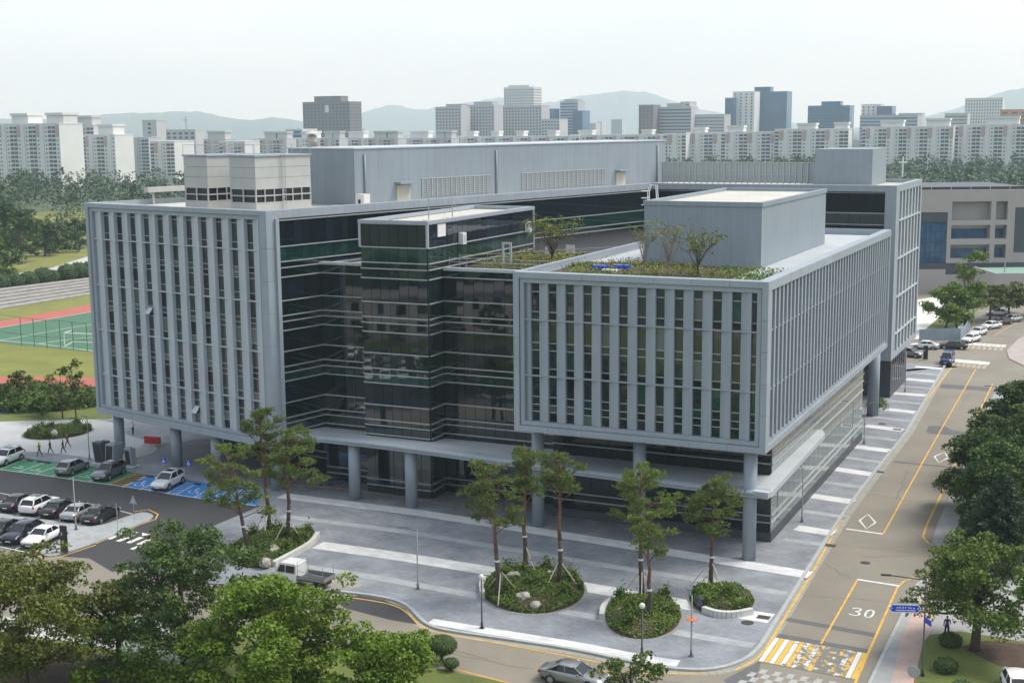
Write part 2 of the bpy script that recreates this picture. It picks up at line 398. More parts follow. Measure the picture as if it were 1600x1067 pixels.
# two windows tilted open
for (px, z) in ((LWX[3], 18.0), (LWX[6], 7.6)):
    c = FL.w(px+.4, .2); o = bpy.data.objects.new('open_window', cube_mesh(PANELW)); o.location = (c[0]-ORG[LW.name][0], c[1]-ORG[LW.name][1], z-ORG[LW.name][2])
    o.rotation_euler = (rad(-38), 0, FL.rz); o.scale = (.8, .05, .9); link(o, LW)
pbox('soffit', LW, FL, LX0+.5, -.9, 1.1, 30, LZ0+.06, LZ0+.28, SOFF)
# side fascia and corner return, glass side
panels(LW, FL, (-.9, .0, 1.1, 76.5, LZ1-.85, LZ1), 'y', 22, PANEL, 'fascia_panel')
pbox('corner_return', LW, FL, -.35, .25, 1.1, 1.55, LZ0, LZ1-.85, PANEL)
curtain(LW, FL, 'x', -.1, 1.6, 13.0, 1.14, 28.9, 5.4, +1, True)
curtain(LW, FL, 'x', -.1, 13.0, 76.0, 1.14, 28.9, 15.05, +1, False)
# roof and parapet
pbox('roof_slab', LW, FL, LX0+.5, -.9, 1.1, LY1, 28.92, 29.15, WHITER)
pbox('parapet', LW, FL, LX0, LX0+.5, 1.1, LY1, 27, LZ1, PANEL)
# columns
for (px, py) in ((188, 711), (272, 731), (333, 745), (431, 769)): pass
cL = FL.loc((-46.71, 154.85))
for x in (cL[0], -18.2, -11.2, -1.5):
    c = FL.w(x, 1.5); MB().tube([(*c, .08), (*c, LZ0+.1)], .62, 24).build('column', COLM, LW, True)
# ground floor behind the columns
pbox('wall', LW, FL, -19.0, -.4, 9.3, 40, .1, LZ0, BLACK)
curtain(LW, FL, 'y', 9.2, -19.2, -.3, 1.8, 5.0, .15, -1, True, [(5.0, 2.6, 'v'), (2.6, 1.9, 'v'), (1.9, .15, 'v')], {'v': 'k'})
# penthouse
MB().box(FL, -16.9, -6.1, 19.1, 87, 29.1, 35.6).build('penthouse_wall', DARK, LW)
panels(LW, FL, (-6.1, -6, 19.0, 87, 29.1, 35.6), 'y', 17, PENT, 'penthouse_panel', .012); panels(LW, FL, (-17, -6.1, 19.0, 19.1, 29.1, 35.6), 'x', 3, PENT, 'penthouse_panel', .012)
pbox('penthouse_cap', LW, FL, -17.1, -5.9, 18.9, 87.1, 35.6, 35.75, PANELW)
for y in (20.6, 45.0, 84.5):
    c = FL.w(-5.9, y); MB().tube([(*c, 29.1), (*c, 35.0)], .13, 8).build('downpipe', PENT, LW, True)
for y0, y1, n in ((30.5, 44.0, 15), (50.5, 70.5, 19)):
    for i in range(n):
        a = y0+(y1-y0)*i/n; b = y0+(y1-y0)*(i+1)/n
        o = MB(); o.box(FL, -6.0, -5.9, a, a+.12, 29.6, 31.9); o.box(FL, -6.0, -5.9, a+.12, b, 31.78, 31.9)
        for q in range(9): o.box(FL, -6.0, -5.94, a+.12, b, 29.7+q*.23, 29.78+q*.23)
        o.build('louvre_panel', ALU, LW)
for y in (26.0, 73.2):
    pbox('service_door', LW, FL, -6.0, -5.92, y, y+2.4, 29.2, 31.2, WHITER); pbox('door_hood', LW, FL, -6.0, -5.0, y-.3, y+2.7, 31.35, 31.6, PENT)

# ---------------- glass stair tower
TW = empty('glass_tower', (*FR.w(-40, 7.2), 0), B)
TX0, TX1, TY0, TY1 = -44.35, -36.5, 7.16, 33.0
MB().box(FR, TX0+.3, TX1-.3, TY0+.3, TY1, .1, 28.0).build('wall', BLACK, TW)
curtain(TW, FR, 'y', TY0, TX0+.1, TX1-.1, 1.12, 28.4, .15, -1, True)
curtain(TW, FR, 'x', TX1, TY0+.1, 10.3, 1.1, 28.4, .15, +1, True)
curtain(TW, FR, 'x', TX1, 10.3, TY1, 1.13, 28.4, 22.8, +1, True)
curtain(TW, FR, 'x', TX0, TY0+.1, 10.2, 1.1, 28.4, 6, -1, False)
for (x, y) in ((TX0, TY0), (TX1, TY0), (TX1, TY1)):
    pbox('corner_post', TW, FR, x-.12, x+.12, y-.12, y+.12, 22.9 if y == TY1 else 26.0, 28.4, ALU)
pp = MB(); pp.box(FR, TX0-.15, TX1+.15, TY0-.15, TY0+.45, 28.4, 28.75); pp.box(FR, TX0-.15, TX1+.15, TY1-.45, TY1+.15, 28.4, 28.75)
pp.box(FR, TX0-.15, TX0+.45, TY0+.45, TY1-.45, 28.4, 28.75); pp.box(FR, TX1-.45, TX1+.15, TY0+.45, TY1-.45, 28.4, 28.75); pp.build('parapet', PANEL, TW)
pbox('roof_slab', TW, FR, TX0+.45, TX1-.45, TY0+.45, TY1-.45, 28.1, 28.35, WHITER)
pbox('roof_vent', TW, FR, TX1, TX1+.05, 9.3, 11.0, 27.0, 28.3, WHITE)

# ---------------- recessed middle block with roof garden
MW = empty('middle_block', (*FR.w(-30, 10.3), 0), B)
pc = FL.w(-.2, 6.9); lc_ = FR.loc(pc)
poly = [FR.w(lc_[0], 10.6), FR.w(RX0+.4, 10.6), FR.w(RX0+.4, 72), FR.w(-36.6, 72)]
MB().prism(poly, .1, 23.2).build('wall', BLACK, MW)
curtain(MW, FR, 'y', 10.3, TX1+.06, RX0, 1.16, 23.55, .15, -1, True)
curtain(MW, FR, 'y', 9.6, lc_[0]+.25, TX0, 1.18, 23.75, .15, -1, True)
pbox('coping', MW, FR, TX1+.15, RX0, 10.1, 10.6, 23.55, 23.85, PANELW); pbox('coping', MW, FR, lc_[0]+.2, TX0-.15, 9.4, 10.0, 23.75, 24.0, PANELW)
MB().prism([FR.w(lc_[0]+.3, 9.7), FR.w(TX0, 9.7), FR.w(TX0, 30), FR.w(lc_[0]+4.6, 30)], 23.2, 23.5).build('roof_slab', DECK, MW)

# ---------------- rear arm
RA = empty('rear_block', (*FR.w(-18, 75), 0), B)
AX0, AX1, AY0, AY1, AZ0, AZ1 = -36.0, -1.6, 74.5, 96.5, 6.0, 29.75
MB().box(FR, AX0-6, AX1-.7, AY0+.4, AY1, AZ0+.2, 28.9).build('wall', DARK, RA)
curtain(RA, FR, 'y', AY0, AX0+.6, AX1-1.6, 1.6, 28.9, 9.6, -1, False)
fr = MB(); fr.box(FR, AX0, AX1, AY0-.7, AY0+.4, AZ1-.85, AZ1); fr.box(FR, AX1-1.5, AX1, AY0-.7, AY0+.4, AZ0, AZ1-.85); fr.build('portal_frame', PANEL, RA)
fr = MB(); fr.box(FR, AX1-.8, AX1, AY0+.4, AY1, AZ1-.9, AZ1); fr.box(FR, AX1-.8, AX1, AY0+.4, AY1, AZ0, AZ0+.8)
fr.box(FR, AX1-.8, AX1, AY1-1.2, AY1, AZ0+.8, AZ1-.9); fr.box(FR, AX1-.75, AX1-.02, AY0+.4, AY0+2.2, AZ0+.8, AZ1-.9); fr.build('side_frame', PANEL, RA)
for i in range(6):
    y = AY0+4.2+i*2.85; pbox('fin', RA, FR, AX1-.6, AX1-.05, y, y+.8, AZ0+.8, AZ1-.9, PANELW)
pbox('window_pane', RA, FR, AX1-.68, AX1-.64, AY0+2.2, AY1-1.2, AZ0+.8, AZ1-.9, WIN)
for z in (24.9, 19.7, 14.4, 9.3): pbox('ledge', RA, FR, AX1-.5, AX1+.06, AY0+2.2, AY1-1.2, z-.08, z+.08, PANELW)
pbox('roof_slab', RA, FR, AX0-6, AX1-.8, AY0+.4, AY1, 28.92, 29.2, WHITER)
pbox('parapet', RA, FR, AX0-6, AX1-.8, AY1, AY1+.4, 28, AZ1, PANEL)
pbox('base_wall', RA, FR, -30, -2.2, 77.9, 91.4, .1, AZ0+.2, DARK)
for i in range(6):
    y = 79.3+i*1.9; pbox('slit_window', RA, FR, -2.2, -2.15, y, y+.6, 1.6, 5.6, GLK)
for z in (1.4, 2.6, 4.4): pbox('base_window', RA, FR, -7.5, -4.6, 77.84, 77.9, z, z+(1.6 if z == 2.6 else .9), GLV)
pbox('stair_house', RA, FR, *(-14.88, -6.74), 84, 95.5, 29.2, 34.4, PENT)
# mesh screen on the rear roof
sx0, sx1 = (-38.67, -15.4)
n_ = 26
for i in range(n_+1):
    x = sx0+(sx1-sx0)*i/n_; pbox('screen_post', RA, FR, x-.07, x+.07, 85.9, 86.1, 29.2, 32.5, ALU)
for z in (30.6, 32.4): pbox('screen_rail', RA, FR, sx0, sx1, 85.95, 86.05, z-.06, z+.06, ALU)
scr = mat('pale_mesh_screen', (.33, .37, .39), .6); pbox('screen_mesh', RA, FR, sx0, sx1, 86.12, 86.16, 29.4, 32.4, scr)

# ---------------- entrance canopy
CA = empty('entrance_canopy', (*FR.w(-25, 3), 0), B)
edge = smoothpts([(.25, .3), (-12, .85), (-24.9, 1.9), (-36.7, 2.95), (-44, 3.3), (-52.0, 3.15)], 2)
cb = MB()
prof = [(0, 6.0), (0, 6.16), (.08, 6.18), (.08, 6.26), (-.04, 6.28), (0, 6.46), (.25, 6.58), (1.2, 6.62), (1.3, 6.45), (1.3, 6.0)]
ring = []
for (x, y) in edge: ring.append([(*FR.w(x, y+dy), z) for dy, z in prof])
vs = [v for r in ring for v in r]; k = len(prof); fs = []
for i in range(len(ring)-1):
    for j in range(k): fs.append((i*k+j, (i+1)*k+j, (i+1)*k+(j+1) % k, i*k+(j+1) % k))
fs += [tuple(range(k)), tuple(range((len(ring)-1)*k+k-1, (len(ring)-1)*k-1, -1))]
cb._add(vs, [f[::-1] for f in fs]); cb.build('edge_beam', PANEL, CA)
dk = MB()
back = [(.2, 6.8), (-23, 6.8), (-24, 10.2), (-36.4, 10.2), (-36.5, 9.0), (-44.4, 9.0), (-52.0, 9.4)]
def yb(x): return 6.9 if x > -22.9 else 10.2
for (a, b) in zip(edge[:-1], edge[1:]):
    pa, pb = (*FR.w(a[0], a[1]+1.25), 6.46), (*FR.w(b[0], b[1]+1.25), 6.46)
    qa, qb = (*FR.w(a[0], yb(a[0])), 5.92 if a[0] < -22.9 else 6.4), (*FR.w(b[0], yb(b[0])), 5.92 if b[0] < -22.9 else 6.4)
    dk.quad(pa, qa, qb, pb); lo = lambda v: (v[0], v[1], v[2]-.3)
    dk.quad(lo(pb), lo(qb), lo(qa), lo(pa))
dk.build('deck', DECK, CA)
# side leg of the canopy along the street front
sd_ = MB().prism([FR.w(.25, .3), FR.w(.45, .9), FR.w(.0, 24.4), FR.w(-.5, 26.0), FR.w(-1.1, 26.4), FR.w(-1.1, 1.6), FR.w(-1.1, .4)], 6.12, 6.60, True, True); sd_.build('side_slab', DECK, CA)
for (x, y) in ((-37.07, 3.85), (-43.95, 4.2)):
    c = FR.w(x, y); MB().tube([(*c, .08), (*c, 6.1)], .62, 24).build('column', COLM, CA, True)


# ================================================================= ground
GRASS = mat('lawn_green', (.105, .135, .026), .9, var=.25, vscale=.2, fine=.25, fscale=5, bump=.3, bscale=12)
FARG = mat('far_ground', (.05, .075, .03), .9, var=.4, vscale=.01)
ROADM = mat('worn_beige_asphalt', (.205, .185, .148), .85, var=.13, vscale=.14, fine=.08, fscale=9, bump=.1, bscale=60)
ASPH = mat('fresh_dark_asphalt', (.042, .042, .044), .85, var=.10, vscale=.3, fine=.12, fscale=18)
PATCH = mat('grey_asphalt_patch', (.105, .105, .108), .85, var=.1, vscale=.8, fine=.08, fscale=16)
PAVE = mat('blue_grey_stone_paving', (.205, .222, .245), .75, var=.28, vscale=.3, fine=.14, fscale=2.5, slab=.6)
PAVE2 = mat('mid_grey_stone_paving', (.31, .33, .34), .75, var=.14, vscale=.4, fine=.08, fscale=4, slab=.6)
PAVEW = mat('white_granite_paving', (.56, .57, .56), .7, var=.12, vscale=.6, fine=.05, fscale=5, slab=.9)
CONC = mat('pale_concrete', (.40, .41, .405), .8, var=.12, vscale=.25, fine=.05, fscale=4)
KERB = mat('granite_kerb', (.34, .355, .35), .8, var=.12, vscale=1.2)
GUT = mat('gutter_concrete', (.27, .265, .23), .85, var=.15, vscale=.6)
YEL = mat('yellow_road_paint', (.60, .34, .05), .7, var=.25, vscale=1.2)
def worn(name, c, base, lo):
    m_ = mat(name, c, .8); n, l = nod(m_); b = n['Principled BSDF']; geo = n.new('ShaderNodeNewGeometry'); t = n.new('ShaderNodeTexNoise'); t.inputs['Scale'].default_value = 1.5; t.inputs['Detail'].default_value = 6; t.inputs['Roughness'].default_value = .7
    l.new(geo.outputs['Position'], t.inputs['Vector']); mr = n.new('ShaderNodeMapRange'); mr.inputs['From Min'].default_value = lo; mr.inputs['From Max'].default_value = lo+.05; l.new(t.outputs[0], mr.inputs[0])
    mx = n.new('ShaderNodeMixRGB'); mx.inputs[1].default_value = (*c, 1); mx.inputs[2].default_value = (*base, 1); l.new(mr.outputs[0], mx.inputs[0]); l.new(mx.outputs[0], b.inputs['Base Color']); return m_
WHT = mat('white_road_paint', (.60, .60, .56), .7, var=.18, vscale=1.6)
PINK = mat('pink_block_paving', (.40, .30, .26), .8, var=.15, vscale=.5, fine=.1, fscale=5)
GREY2 = mat('grey_block_paving', (.29, .29, .285), .8, var=.12, vscale=.5, fine=.1, fscale=5)
SOIL = mat('brown_soil', (.07, .045, .03), .95, var=.3, vscale=.8, fine=.3, fscale=6)
struct(MB().prism([(-9600, -600), (9600, -600), (9600, 12100), (-9600, 12100)], -1, -.06, False).build('ground', FARG))
struct(MB().prism([(-150, 10), (120, 10), (150, 190), (170, 330), (95, 330), (60, 215), (40, 190), (-60, 160), (-150, 170)], -.5, 0, True).build('road', ROADM))

# plaza paving, raised on a kerb
KF = smoothpts([(-16.17, 106.55), (-13.69, 105.87), (-11.21, 104.88), (-9.44, 103.79), (-8.27, 102.01), (-7.45, 99.73), (-6.5, 98.08), (-5.08, 97.12), (-0.2, 95.2), (4.49, 93.23), (8.49, 90.76), (10.66, 89.68), (13.3, 89.17), (15.23, 89.92), (16.96, 91.5), (18.19, 93.64), (19.4, 96.52), (24.13, 107.68), (29.97, 121.37)], 2)+[(32.78, 127.85), (39.34, 141.92), (48.94, 162.02), (68.46, 207.88)]
back = [FR.w(3.4, 107), FR.w(-12, 107), FL.w(-20, 60), FL.w(-60, 40)]+[(-74.36, 176.55), (-66.6, 157.41), (-60.8, 154.32), (-57.14, 152.79), (-53.18, 150.83), (-47.01, 148.1), (-42.03, 145.36), (-35.46, 142.11), (-32.17, 140.54), (-29.02, 139.0), (-26.1, 137.62), (-25.44, 132.48), (-27.69, 127.78), (-30.28, 122.59), (-31.49, 117.0), (-31.57, 112.02), (-30.24, 109.48), (-20.56, 107.29)]
struct(MB().prism(KF+back, -.4, .12).build('plaza', PAVE))
k = MB()
for a, b in zip(KF[:-1], KF[1:]):
    d = math.hypot(b[0]-a[0], b[1]-a[1]); nx, ny = -(b[1]-a[1])/d, (b[0]-a[0])/d
    for s0, s1, z0, z1 in ((-.10, .22, -.05, .17),):
        q = [(a[0]+nx*s0, a[1]+ny*s0), (b[0]+nx*s0, b[1]+ny*s0), (b[0]+nx*s1, b[1]+ny*s1), (a[0]+nx*s1, a[1]+ny*s1)]
        k.quad(*[(*p, z1) for p in q]); k.quad((*q[0], z0), (*q[1], z0), (*q[1], z1), (*q[0], z1)); k.quad((*q[1], .1), (*q[0], .1), (*q[0], z1), (*q[1], z1)) if False else None
        k.quad((*q[2], z0), (*q[3], z0), (*q[3], z1), (*q[2], z1))
struct(k.build('kerb', KERB))
g_ = MB()
for a, b in zip(KF[:-1], KF[1:]):
    d = math.hypot(b[0]-a[0], b[1]-a[1]); nx, ny = -(b[1]-a[1])/d, (b[0]-a[0])/d
    g_.quad((a[0]-nx*.75, a[1]-ny*.75, .005), (b[0]-nx*.75, b[1]-ny*.75, .005), (b[0]-nx*.1, b[1]-ny*.1, .005), (a[0]-nx*.1, a[1]-ny*.1, .005))
struct(g_.build('gutter', GUT))
# inlaid bands of the plaza
def band(pts, w, m_, nm, z=.124): struct(MB().strip(smoothpts(pts, 2), w, z).build(nm, m_))
band([(-24.26, 135.56), (-15.79, 131.69), (-9.73, 128.98), (-2.64, 125.05), (2.15, 122.41), (11.2, 117.25), (20.31, 111.95), (25.2, 109.12)], 1.9, PAVEW, 'white_paving_band')
band([(-22.99, 128.07), (-17.3, 125.72), (-9.25, 121.95), (-0.17, 116.84), (9.53, 111.22), (16.61, 107.73), (22.22, 104.61)], 1.1, PAVE2, 'grey_paving_band')
band([(-18.1, 118.68), (-10.51, 115.3), (-2.96, 111.4), (5.17, 107.08), (13.17, 102.61), (19.94, 99.05)], 2.1, PAVEW, 'white_paving_band')
band([(-19.62, 113.07), (-13.39, 110.34), (-5.49, 106.11), (3.86, 100.98), (12.39, 96.3), (17.62, 93.65)], 1.1, PAVE2, 'grey_paving_band')
band([(-6.57, 99.16), (-2.15, 97.05), (4.53, 94.09), (9.47, 91.32), (11.66, 90.46)], 1.2, PAVEW, 'white_paving_band', .126)
WB = [[(26.87, 122.68), (30.01, 120.76)], [(30.73, 133.73), (34.52, 131.22)], [(35.63, 144.55), (39.34, 141.92)], [(40.39, 154.93), (44.07, 152.57)], [(44.76, 165.79), (48.77, 163.09)], [(49.54, 176.12), (53.41, 173.51)], [(54.27, 186.42), (58.12, 184.41)], [(59.08, 196.93), (62.8, 194.71)], [(63.44, 206.99), (67.37, 205.1)]]
for i, (a, b) in enumerate(WB):
    struct(MB().strip([a, b], 1.8, .124).build('white_paving_band', PAVEW))
    if i < len(WB)-1:
        c = WB[i+1]; band([tuple((a[q]+c[0][q])/2 for q in (0, 1)), tuple((b[q]+c[1][q])/2 for q in (0, 1))], 1.1, PAVE2, 'grey_paving_band')
band([(25.0, 119.14), (28.06, 117.51)], 1.0, PAVE2, 'grey_paving_band')
# paler worn areas of the court
for pts, m_ in (([(-73.09, 174.48), (-58.33, 175.05), (-50.62, 170.82), (-49.95, 165.62), (-44.38, 160.51), (-42.06, 155.18), (-46.0, 150.4), (-51.48, 153.65), (-56.85, 156.06), (-61.4, 155.91), (-66.47, 158.04)], CONC), ([(-20.63, 109.21), (-19.28, 112.7), (-15.05, 110.38), (-12.65, 108.51), (-12.98, 106.61), (-16.77, 107.02)], GUT)):
    struct(MB().prism(smoothpts(pts, 2, True), .1, .125, False).build('pale_concrete_apron', m_))
struct(MB().strip([(-24.16, 139.87), (-17.5, 137.84), (-10.76, 134.14), (-5.32, 130.66)], .22, .13).build('yellow_guide_strip', YEL))

# dark parking lane and bays
LANE = [(-64.75, 150.97), (-58.47, 148.11), (-53.65, 145.8), (-49.26, 143.58), (-44.92, 141.42), (-42.61, 140.42), (-38.84, 138.48), (-35.58, 136.62), (-32.38, 135.04), (-29.96, 133.99), (-25.35, 131.95), (-27.73, 127.96), (-30.38, 122.97), (-31.59, 117.37), (-32.24, 113.26), (-35.07, 111.96), (-38.2, 115.73), (-43.71, 116.98), (-47.48, 118.96), (-52.47, 121.04)]
struct(MB().prism(LANE, -.2, .006, False).build('parking_lane', ASPH))
struct(MB().prism([(-12.84, 105.41), (-10.63, 104.3), (-8.81, 102.34), (-7.98, 100.06), (-7.54, 98.82), (-9.71, 99.83), (-13.54, 102.46), (-14.86, 104.71)], -.2, .006, False).build('asphalt_patch', ASPH))
GRN = mat('green_bay_paint', (.035, .22, .095), .7, var=.15, vscale=1); BLU = mat('blue_bay_paint', (.02, .19, .52), .7, var=.1, vscale=1)
OCH = mat('ochre_hatch_paint', (.30, .17, .05), .7, var=.2, vscale=1)
struct(MB().prism([(-63.75, 150.34), (-58.41, 147.96), (-53.65, 145.8), (-49.26, 143.58), (-44.92, 141.42), (-44.28, 141.13), (-42.3, 145.82), (-47.11, 148.42), (-53.29, 151.15), (-57.27, 153.12), (-60.93, 154.65), (-66.68, 157.58)], 0, .010, False).build('green_parking_bays', GRN))
struct(MB().prism([(-44.1, 140.99), (-42.36, 140.28), (-40.56, 144.92), (-42.05, 145.67)], 0, .010, False).build('hatched_bay', mat('dark_brown_bay', (.07, .05, .035), .8)))
struct(MB().prism([(-42.19, 140.14), (-38.81, 138.36), (-35.55, 136.49), (-32.36, 134.91), (-29.93, 133.87), (-26.31, 132.22), (-26.21, 137.8), (-29.09, 139.31), (-32.24, 140.85), (-35.54, 142.43), (-40.37, 144.78)], 0, .010, False).build('blue_parking_bays', BLU))
pl = MB()
pl.strip([(-63.75, 150.34), (-58.41, 147.96), (-53.65, 145.8), (-49.26, 143.58), (-44.92, 141.42), (-42.61, 140.42), (-38.84, 138.48), (-35.58, 136.62), (-32.38, 135.04), (-29.96, 133.99), (-26.31, 132.22)], .15, .016)
pl.strip([(-60.93, 154.65), (-57.27, 153.12), (-53.29, 151.15), (-47.11, 148.42), (-42.12, 145.68), (-35.54, 142.43), (-32.24, 140.85), (-29.09, 139.31), (-26.21, 137.8)], .15, .016)
for a, b in [[(-58.39, 148.1), (-57.27, 153.12)], [(-55.86, 146.87), (-54.4, 151.04)], [(-53.61, 145.86), (-52.07, 149.92)], [(-51.42, 144.75), (-49.87, 148.81)], [(-49.26, 143.58), (-47.78, 146.58)], [(-46.56, 142.41), (-45.15, 146.21)]]: pl.strip([a, b], .15, .015)
f0, fd = Vector((-35.58, 136.62)), Vector((-34.35, 141.19))-Vector((-35.58, 136.62))
fu = (Vector((-29.96, 133.99))-f0).normalized()
for q in (-2, -1, 0, 1, 2):
    s_ = f0+fu*3.63*q
    pl.strip([s_[:], (s_+fd)[:]], .13, .015); e_ = s_+fu*2.35; 
    if q < 2: pl.strip([e_[:], (e_+fd)[:]], .13, .015)
    if q < 2:
        for h in range(5):
            t0, t1 = h/5+.04, h/5+.2; a = e_+fd*t0; b = e_+fu*1.28+fd*t1; pl.strip([a[:], b[:]], .12, .0145)
        # wheelchair mark: wheel, body, head
        c = s_+fu*1.2+fd*.38; uu, vv = fu, fd.normalized()
        if q != -1:
            P2 = lambda x, y: (c+uu*x+vv*y)[:]
            pl.strip([P2(.55*math.cos(t), .55*math.sin(t)) for t in [math.pi*(.75+1.25*i/12) for i in range(13)]], .14, .0155)
            pl.strip([P2(-.1, 1.0), P2(0, .2), P2(.5, .2), P2(.75, -.45)], .15, .0165); pl.strip([P2(-.1, .75), P2(.4, .75)], .12, .0172)
            pl.strip([P2(-.1+.1*math.cos(t), 1.25+.1*math.sin(t)) for t in [i*math.pi/4 for i in range(8)]], .14, .0155, True)
for cpx in [(-56.61, 148.62), (-54.2, 147.38), (-47.66, 144.34)]:
    c = Vector(cpx)
    for i in range(6):
        a = c+fu*(-.75+i*.27); pl.strip([a[:], (a+fu*.17)[:]], .28, .0155)
    for i in range(2):
        a = c+fu*(-.25+i*.3)+fd*.13; pl.strip([a[:], (a+fu*.18)[:]], .35, .0155)
struct(pl.build('bay_line_marking', WHT))
hl = MB(); ha, hb = Vector((-44.1, 140.99)), Vector((-42.05, 145.67)); hu = Vector((-42.36, 140.28))-ha
hl.strip([ha[:], hb[:]], .14, .015); hl.strip([(ha+hu)[:], (hb+hu)[:]], .14, .015)
for i in range(5): a = ha+(hb-ha)*(i/5+.03); hl.strip([a[:], (a+hu+(hb-ha)*.16)[:]], .12, .0145)
struct(hl.build('hatch_marking', YEL))
# second lot: median, island, bay lines
ISL = [(-57.19, 132.57), (-51.63, 129.98), (-42.59, 126.08), (-40.38, 124.95), (-38.09, 129.21), (-37.11, 130.08), (-35.84, 128.92), (-35.75, 127.37), (-36.41, 126.1), (-38.88, 120.06), (-41.34, 116.36), (-42.24, 116.12), (-43.12, 116.97), (-43.34, 118.28), (-42.14, 122.94), (-43.47, 124.01), (-50.74, 127.63), (-56.14, 130.01)]
struct(MB().prism(smoothpts(ISL, 1, True), -.2, .12).build('lot_island', PAVE2))
struct(MB().strip([(-38.95, 120.05), (-36.41, 126.07), (-35.42, 127.76), (-35.63, 129.54), (-37.02, 131.17), (-38.27, 130.53)], .16, .012).build('yellow_kerb_line', YEL))
struct(MB().strip([(-38.83, 119.66), (-41.17, 115.99), (-42.21, 115.66), (-43.59, 116.98), (-43.76, 118.47)], .16, .012).build('yellow_kerb_line', YEL))
struct(MB().strip([(-30.91, 121.38), (-30.24, 122.36), (-27.6, 127.3), (-25.29, 131.95)], .16, .012).build('yellow_kerb_line', YEL))
wl = MB()
for a, b in [[(-49.83, 129.43), (-48.68, 132.94)], [(-47.44, 128.47), (-46.25, 132.16)], [(-44.97, 127.09), (-43.76, 130.7)], [(-42.59, 126.05), (-41.26, 129.72)], [(-52.38, 130.75), (-51.46, 134.46)], [(-52.36, 131.9), (-51.6, 133.75)], [(-39.77, 130.8), (-38.21, 129.62)], [(-47.63, 119.35), (-43.78, 117.17)], [(-45.96, 118.35), (-45.71, 119.29)], [(-48.38, 119.75), (-47.2, 123.08)], [(-50.37, 120.59), (-49.29, 123.75)], [(-54.66, 138.0), (-52.91, 136.95)], [(-53.35, 134.52), (-52.93, 136.45)]]: wl.strip([a, b], .15, .014)
struct(wl.build('bay_line_marking', WHT))
cw = MB()
for a, b in [[(-38.21, 121.4), (-37.27, 123.39)], [(-37.1, 120.68), (-36.18, 122.54)], [(-35.99, 120.16), (-35.15, 121.91)], [(-34.9, 119.65), (-34.07, 121.48)], [(-33.81, 119.13), (-32.97, 120.95)], [(-35.09, 118.22), (-34.58, 119.16)], [(-33.4, 117.61), (-32.26, 120.05)]]: cw.strip([a, b], .55, .014)
for a in [[(-36.66, 122.96), (-35.79, 123.34), (-36.77, 123.99)], [(-35.26, 122.31), (-34.52, 122.69), (-35.54, 123.33)]]: cw.prism(a, 0, .014, False)
struct(cw.build('crosswalk_marking', WHT))

# street markings
YL = MB()
YL.strip(smoothpts([(15.61, 89.51), (17.03, 90.85), (18.07, 92.48), (19.14, 94.91), (20.5, 98.13)], 2)+[(25.91, 110.78), (33.12, 128.7), (46.59, 158.49), (69.12, 206.8)], .18, .013)
YL.strip([(22.71, 94.2), (29.01, 108.22)], .16, .013); YL.strip([(34.64, 120.81), (49.43, 154.12), (72.5, 205.5)], .16, .013)
YL.strip([(23.39, 87.03), (27.59, 96.63), (31.75, 106.08), (32.73, 107.63), (33.87, 108.57)], .18, .013)
YL.strip([(38.83, 116.07), (37.97, 117.98), (38.09, 119.91), (39.93, 124.34), (48.36, 143.16), (55.99, 160.5), (70.63, 192.96)], .18, .013)
YL.strip(smoothpts([(-14.86, 105.46), (-11.13, 104.01), (-9.36, 102.79), (-8.29, 100.91), (-7.37, 98.55), (-6.05, 97.06), (-0.2, 94.37), (6.22, 90.98)], 2), .15, .013); YL.strip([(5.89, 89.51), (9.68, 88.97), (13.5, 89.0)], .15, .013)
YL.strip([(-4.07, 89.96), (-0.21, 87.44), (1.53, 86.13)], .15, .013); YL.strip([(86.69, 237.67), (97.41, 254.57), (105.42, 265.65)], .15, .013)
struct(YL.build('yellow_line_marking', YEL))
wm = MB()
wm.strip([(31.59, 122.52), (34.58, 120.81)], .35, .0135); wm.strip([(29.01, 108.22), (32.04, 106.54)], .35, .0135)
for c in [[(34.92, 127.3), (34.92, 124.5), (33.52, 122.46), (33.55, 125.18)], [(50.48, 152.19), (49.97, 149.45), (48.21, 147.14), (48.63, 150.1)]]: wm.strip(c, .22, .0135, True)
c3 = Vector((27.41, 100.43)); eu = Vector((FR.ex[0], FR.ex[1])); ev = Vector((FR.ey[0], FR.ey[1]))
Q = lambda x, y: (c3+eu*x*.8+ev*y*.85)[:]
wm.strip(smoothpts([Q(-1.15, .75), Q(-.8, 1.05), Q(-.35, .95), Q(-.3, .4), Q(-.75, .1)], 2), .16, .0135)
wm.strip(smoothpts([Q(-.75, .08), Q(-.25, -.1), Q(-.2, -.75), Q(-.7, -1.05), Q(-1.2, -.75)], 2), .16, .0145)
wm.strip(smoothpts([Q(.3, .7), Q(.65, 1.1), Q(1.0, .7), Q(1.0, -.7), Q(.65, -1.1), Q(.3, -.7)], 2, True), .16, .0135, True)
struct(wm.build('white_road_marking', WHT))
pm = MB()
pm.strip([(21.21, 99.2), (27.2, 95.74)], .8, .010); pm.strip([(19.82, 95.91), (25.85, 92.66)], .75, .010)
pm.strip([(62.66, 191.86), (69.0, 189.15)], 3.2, .010); pm.prism([(51.59, 162.08), (54.01, 162.68), (56.34, 161.53), (56.03, 160.16), (51.48, 161.73)], 0, .010, False)
pm.prism([(52.88, 165.98), (54.77, 165.54), (55.03, 163.36), (56.57, 162.23), (56.06, 161.2), (53.94, 161.98), (51.46, 162.43)], 0, .011, False)
pm.strip([(43.35, 147.91), (48.99, 145.1)], .6, .010); pm.prism([(14.44, 87.77), (16.73, 90.17), (17.76, 91.3), (16.53, 87.07), (15.09, 86.36)], 0, .010, False)
struct(pm.build('asphalt_patch', PATCH))
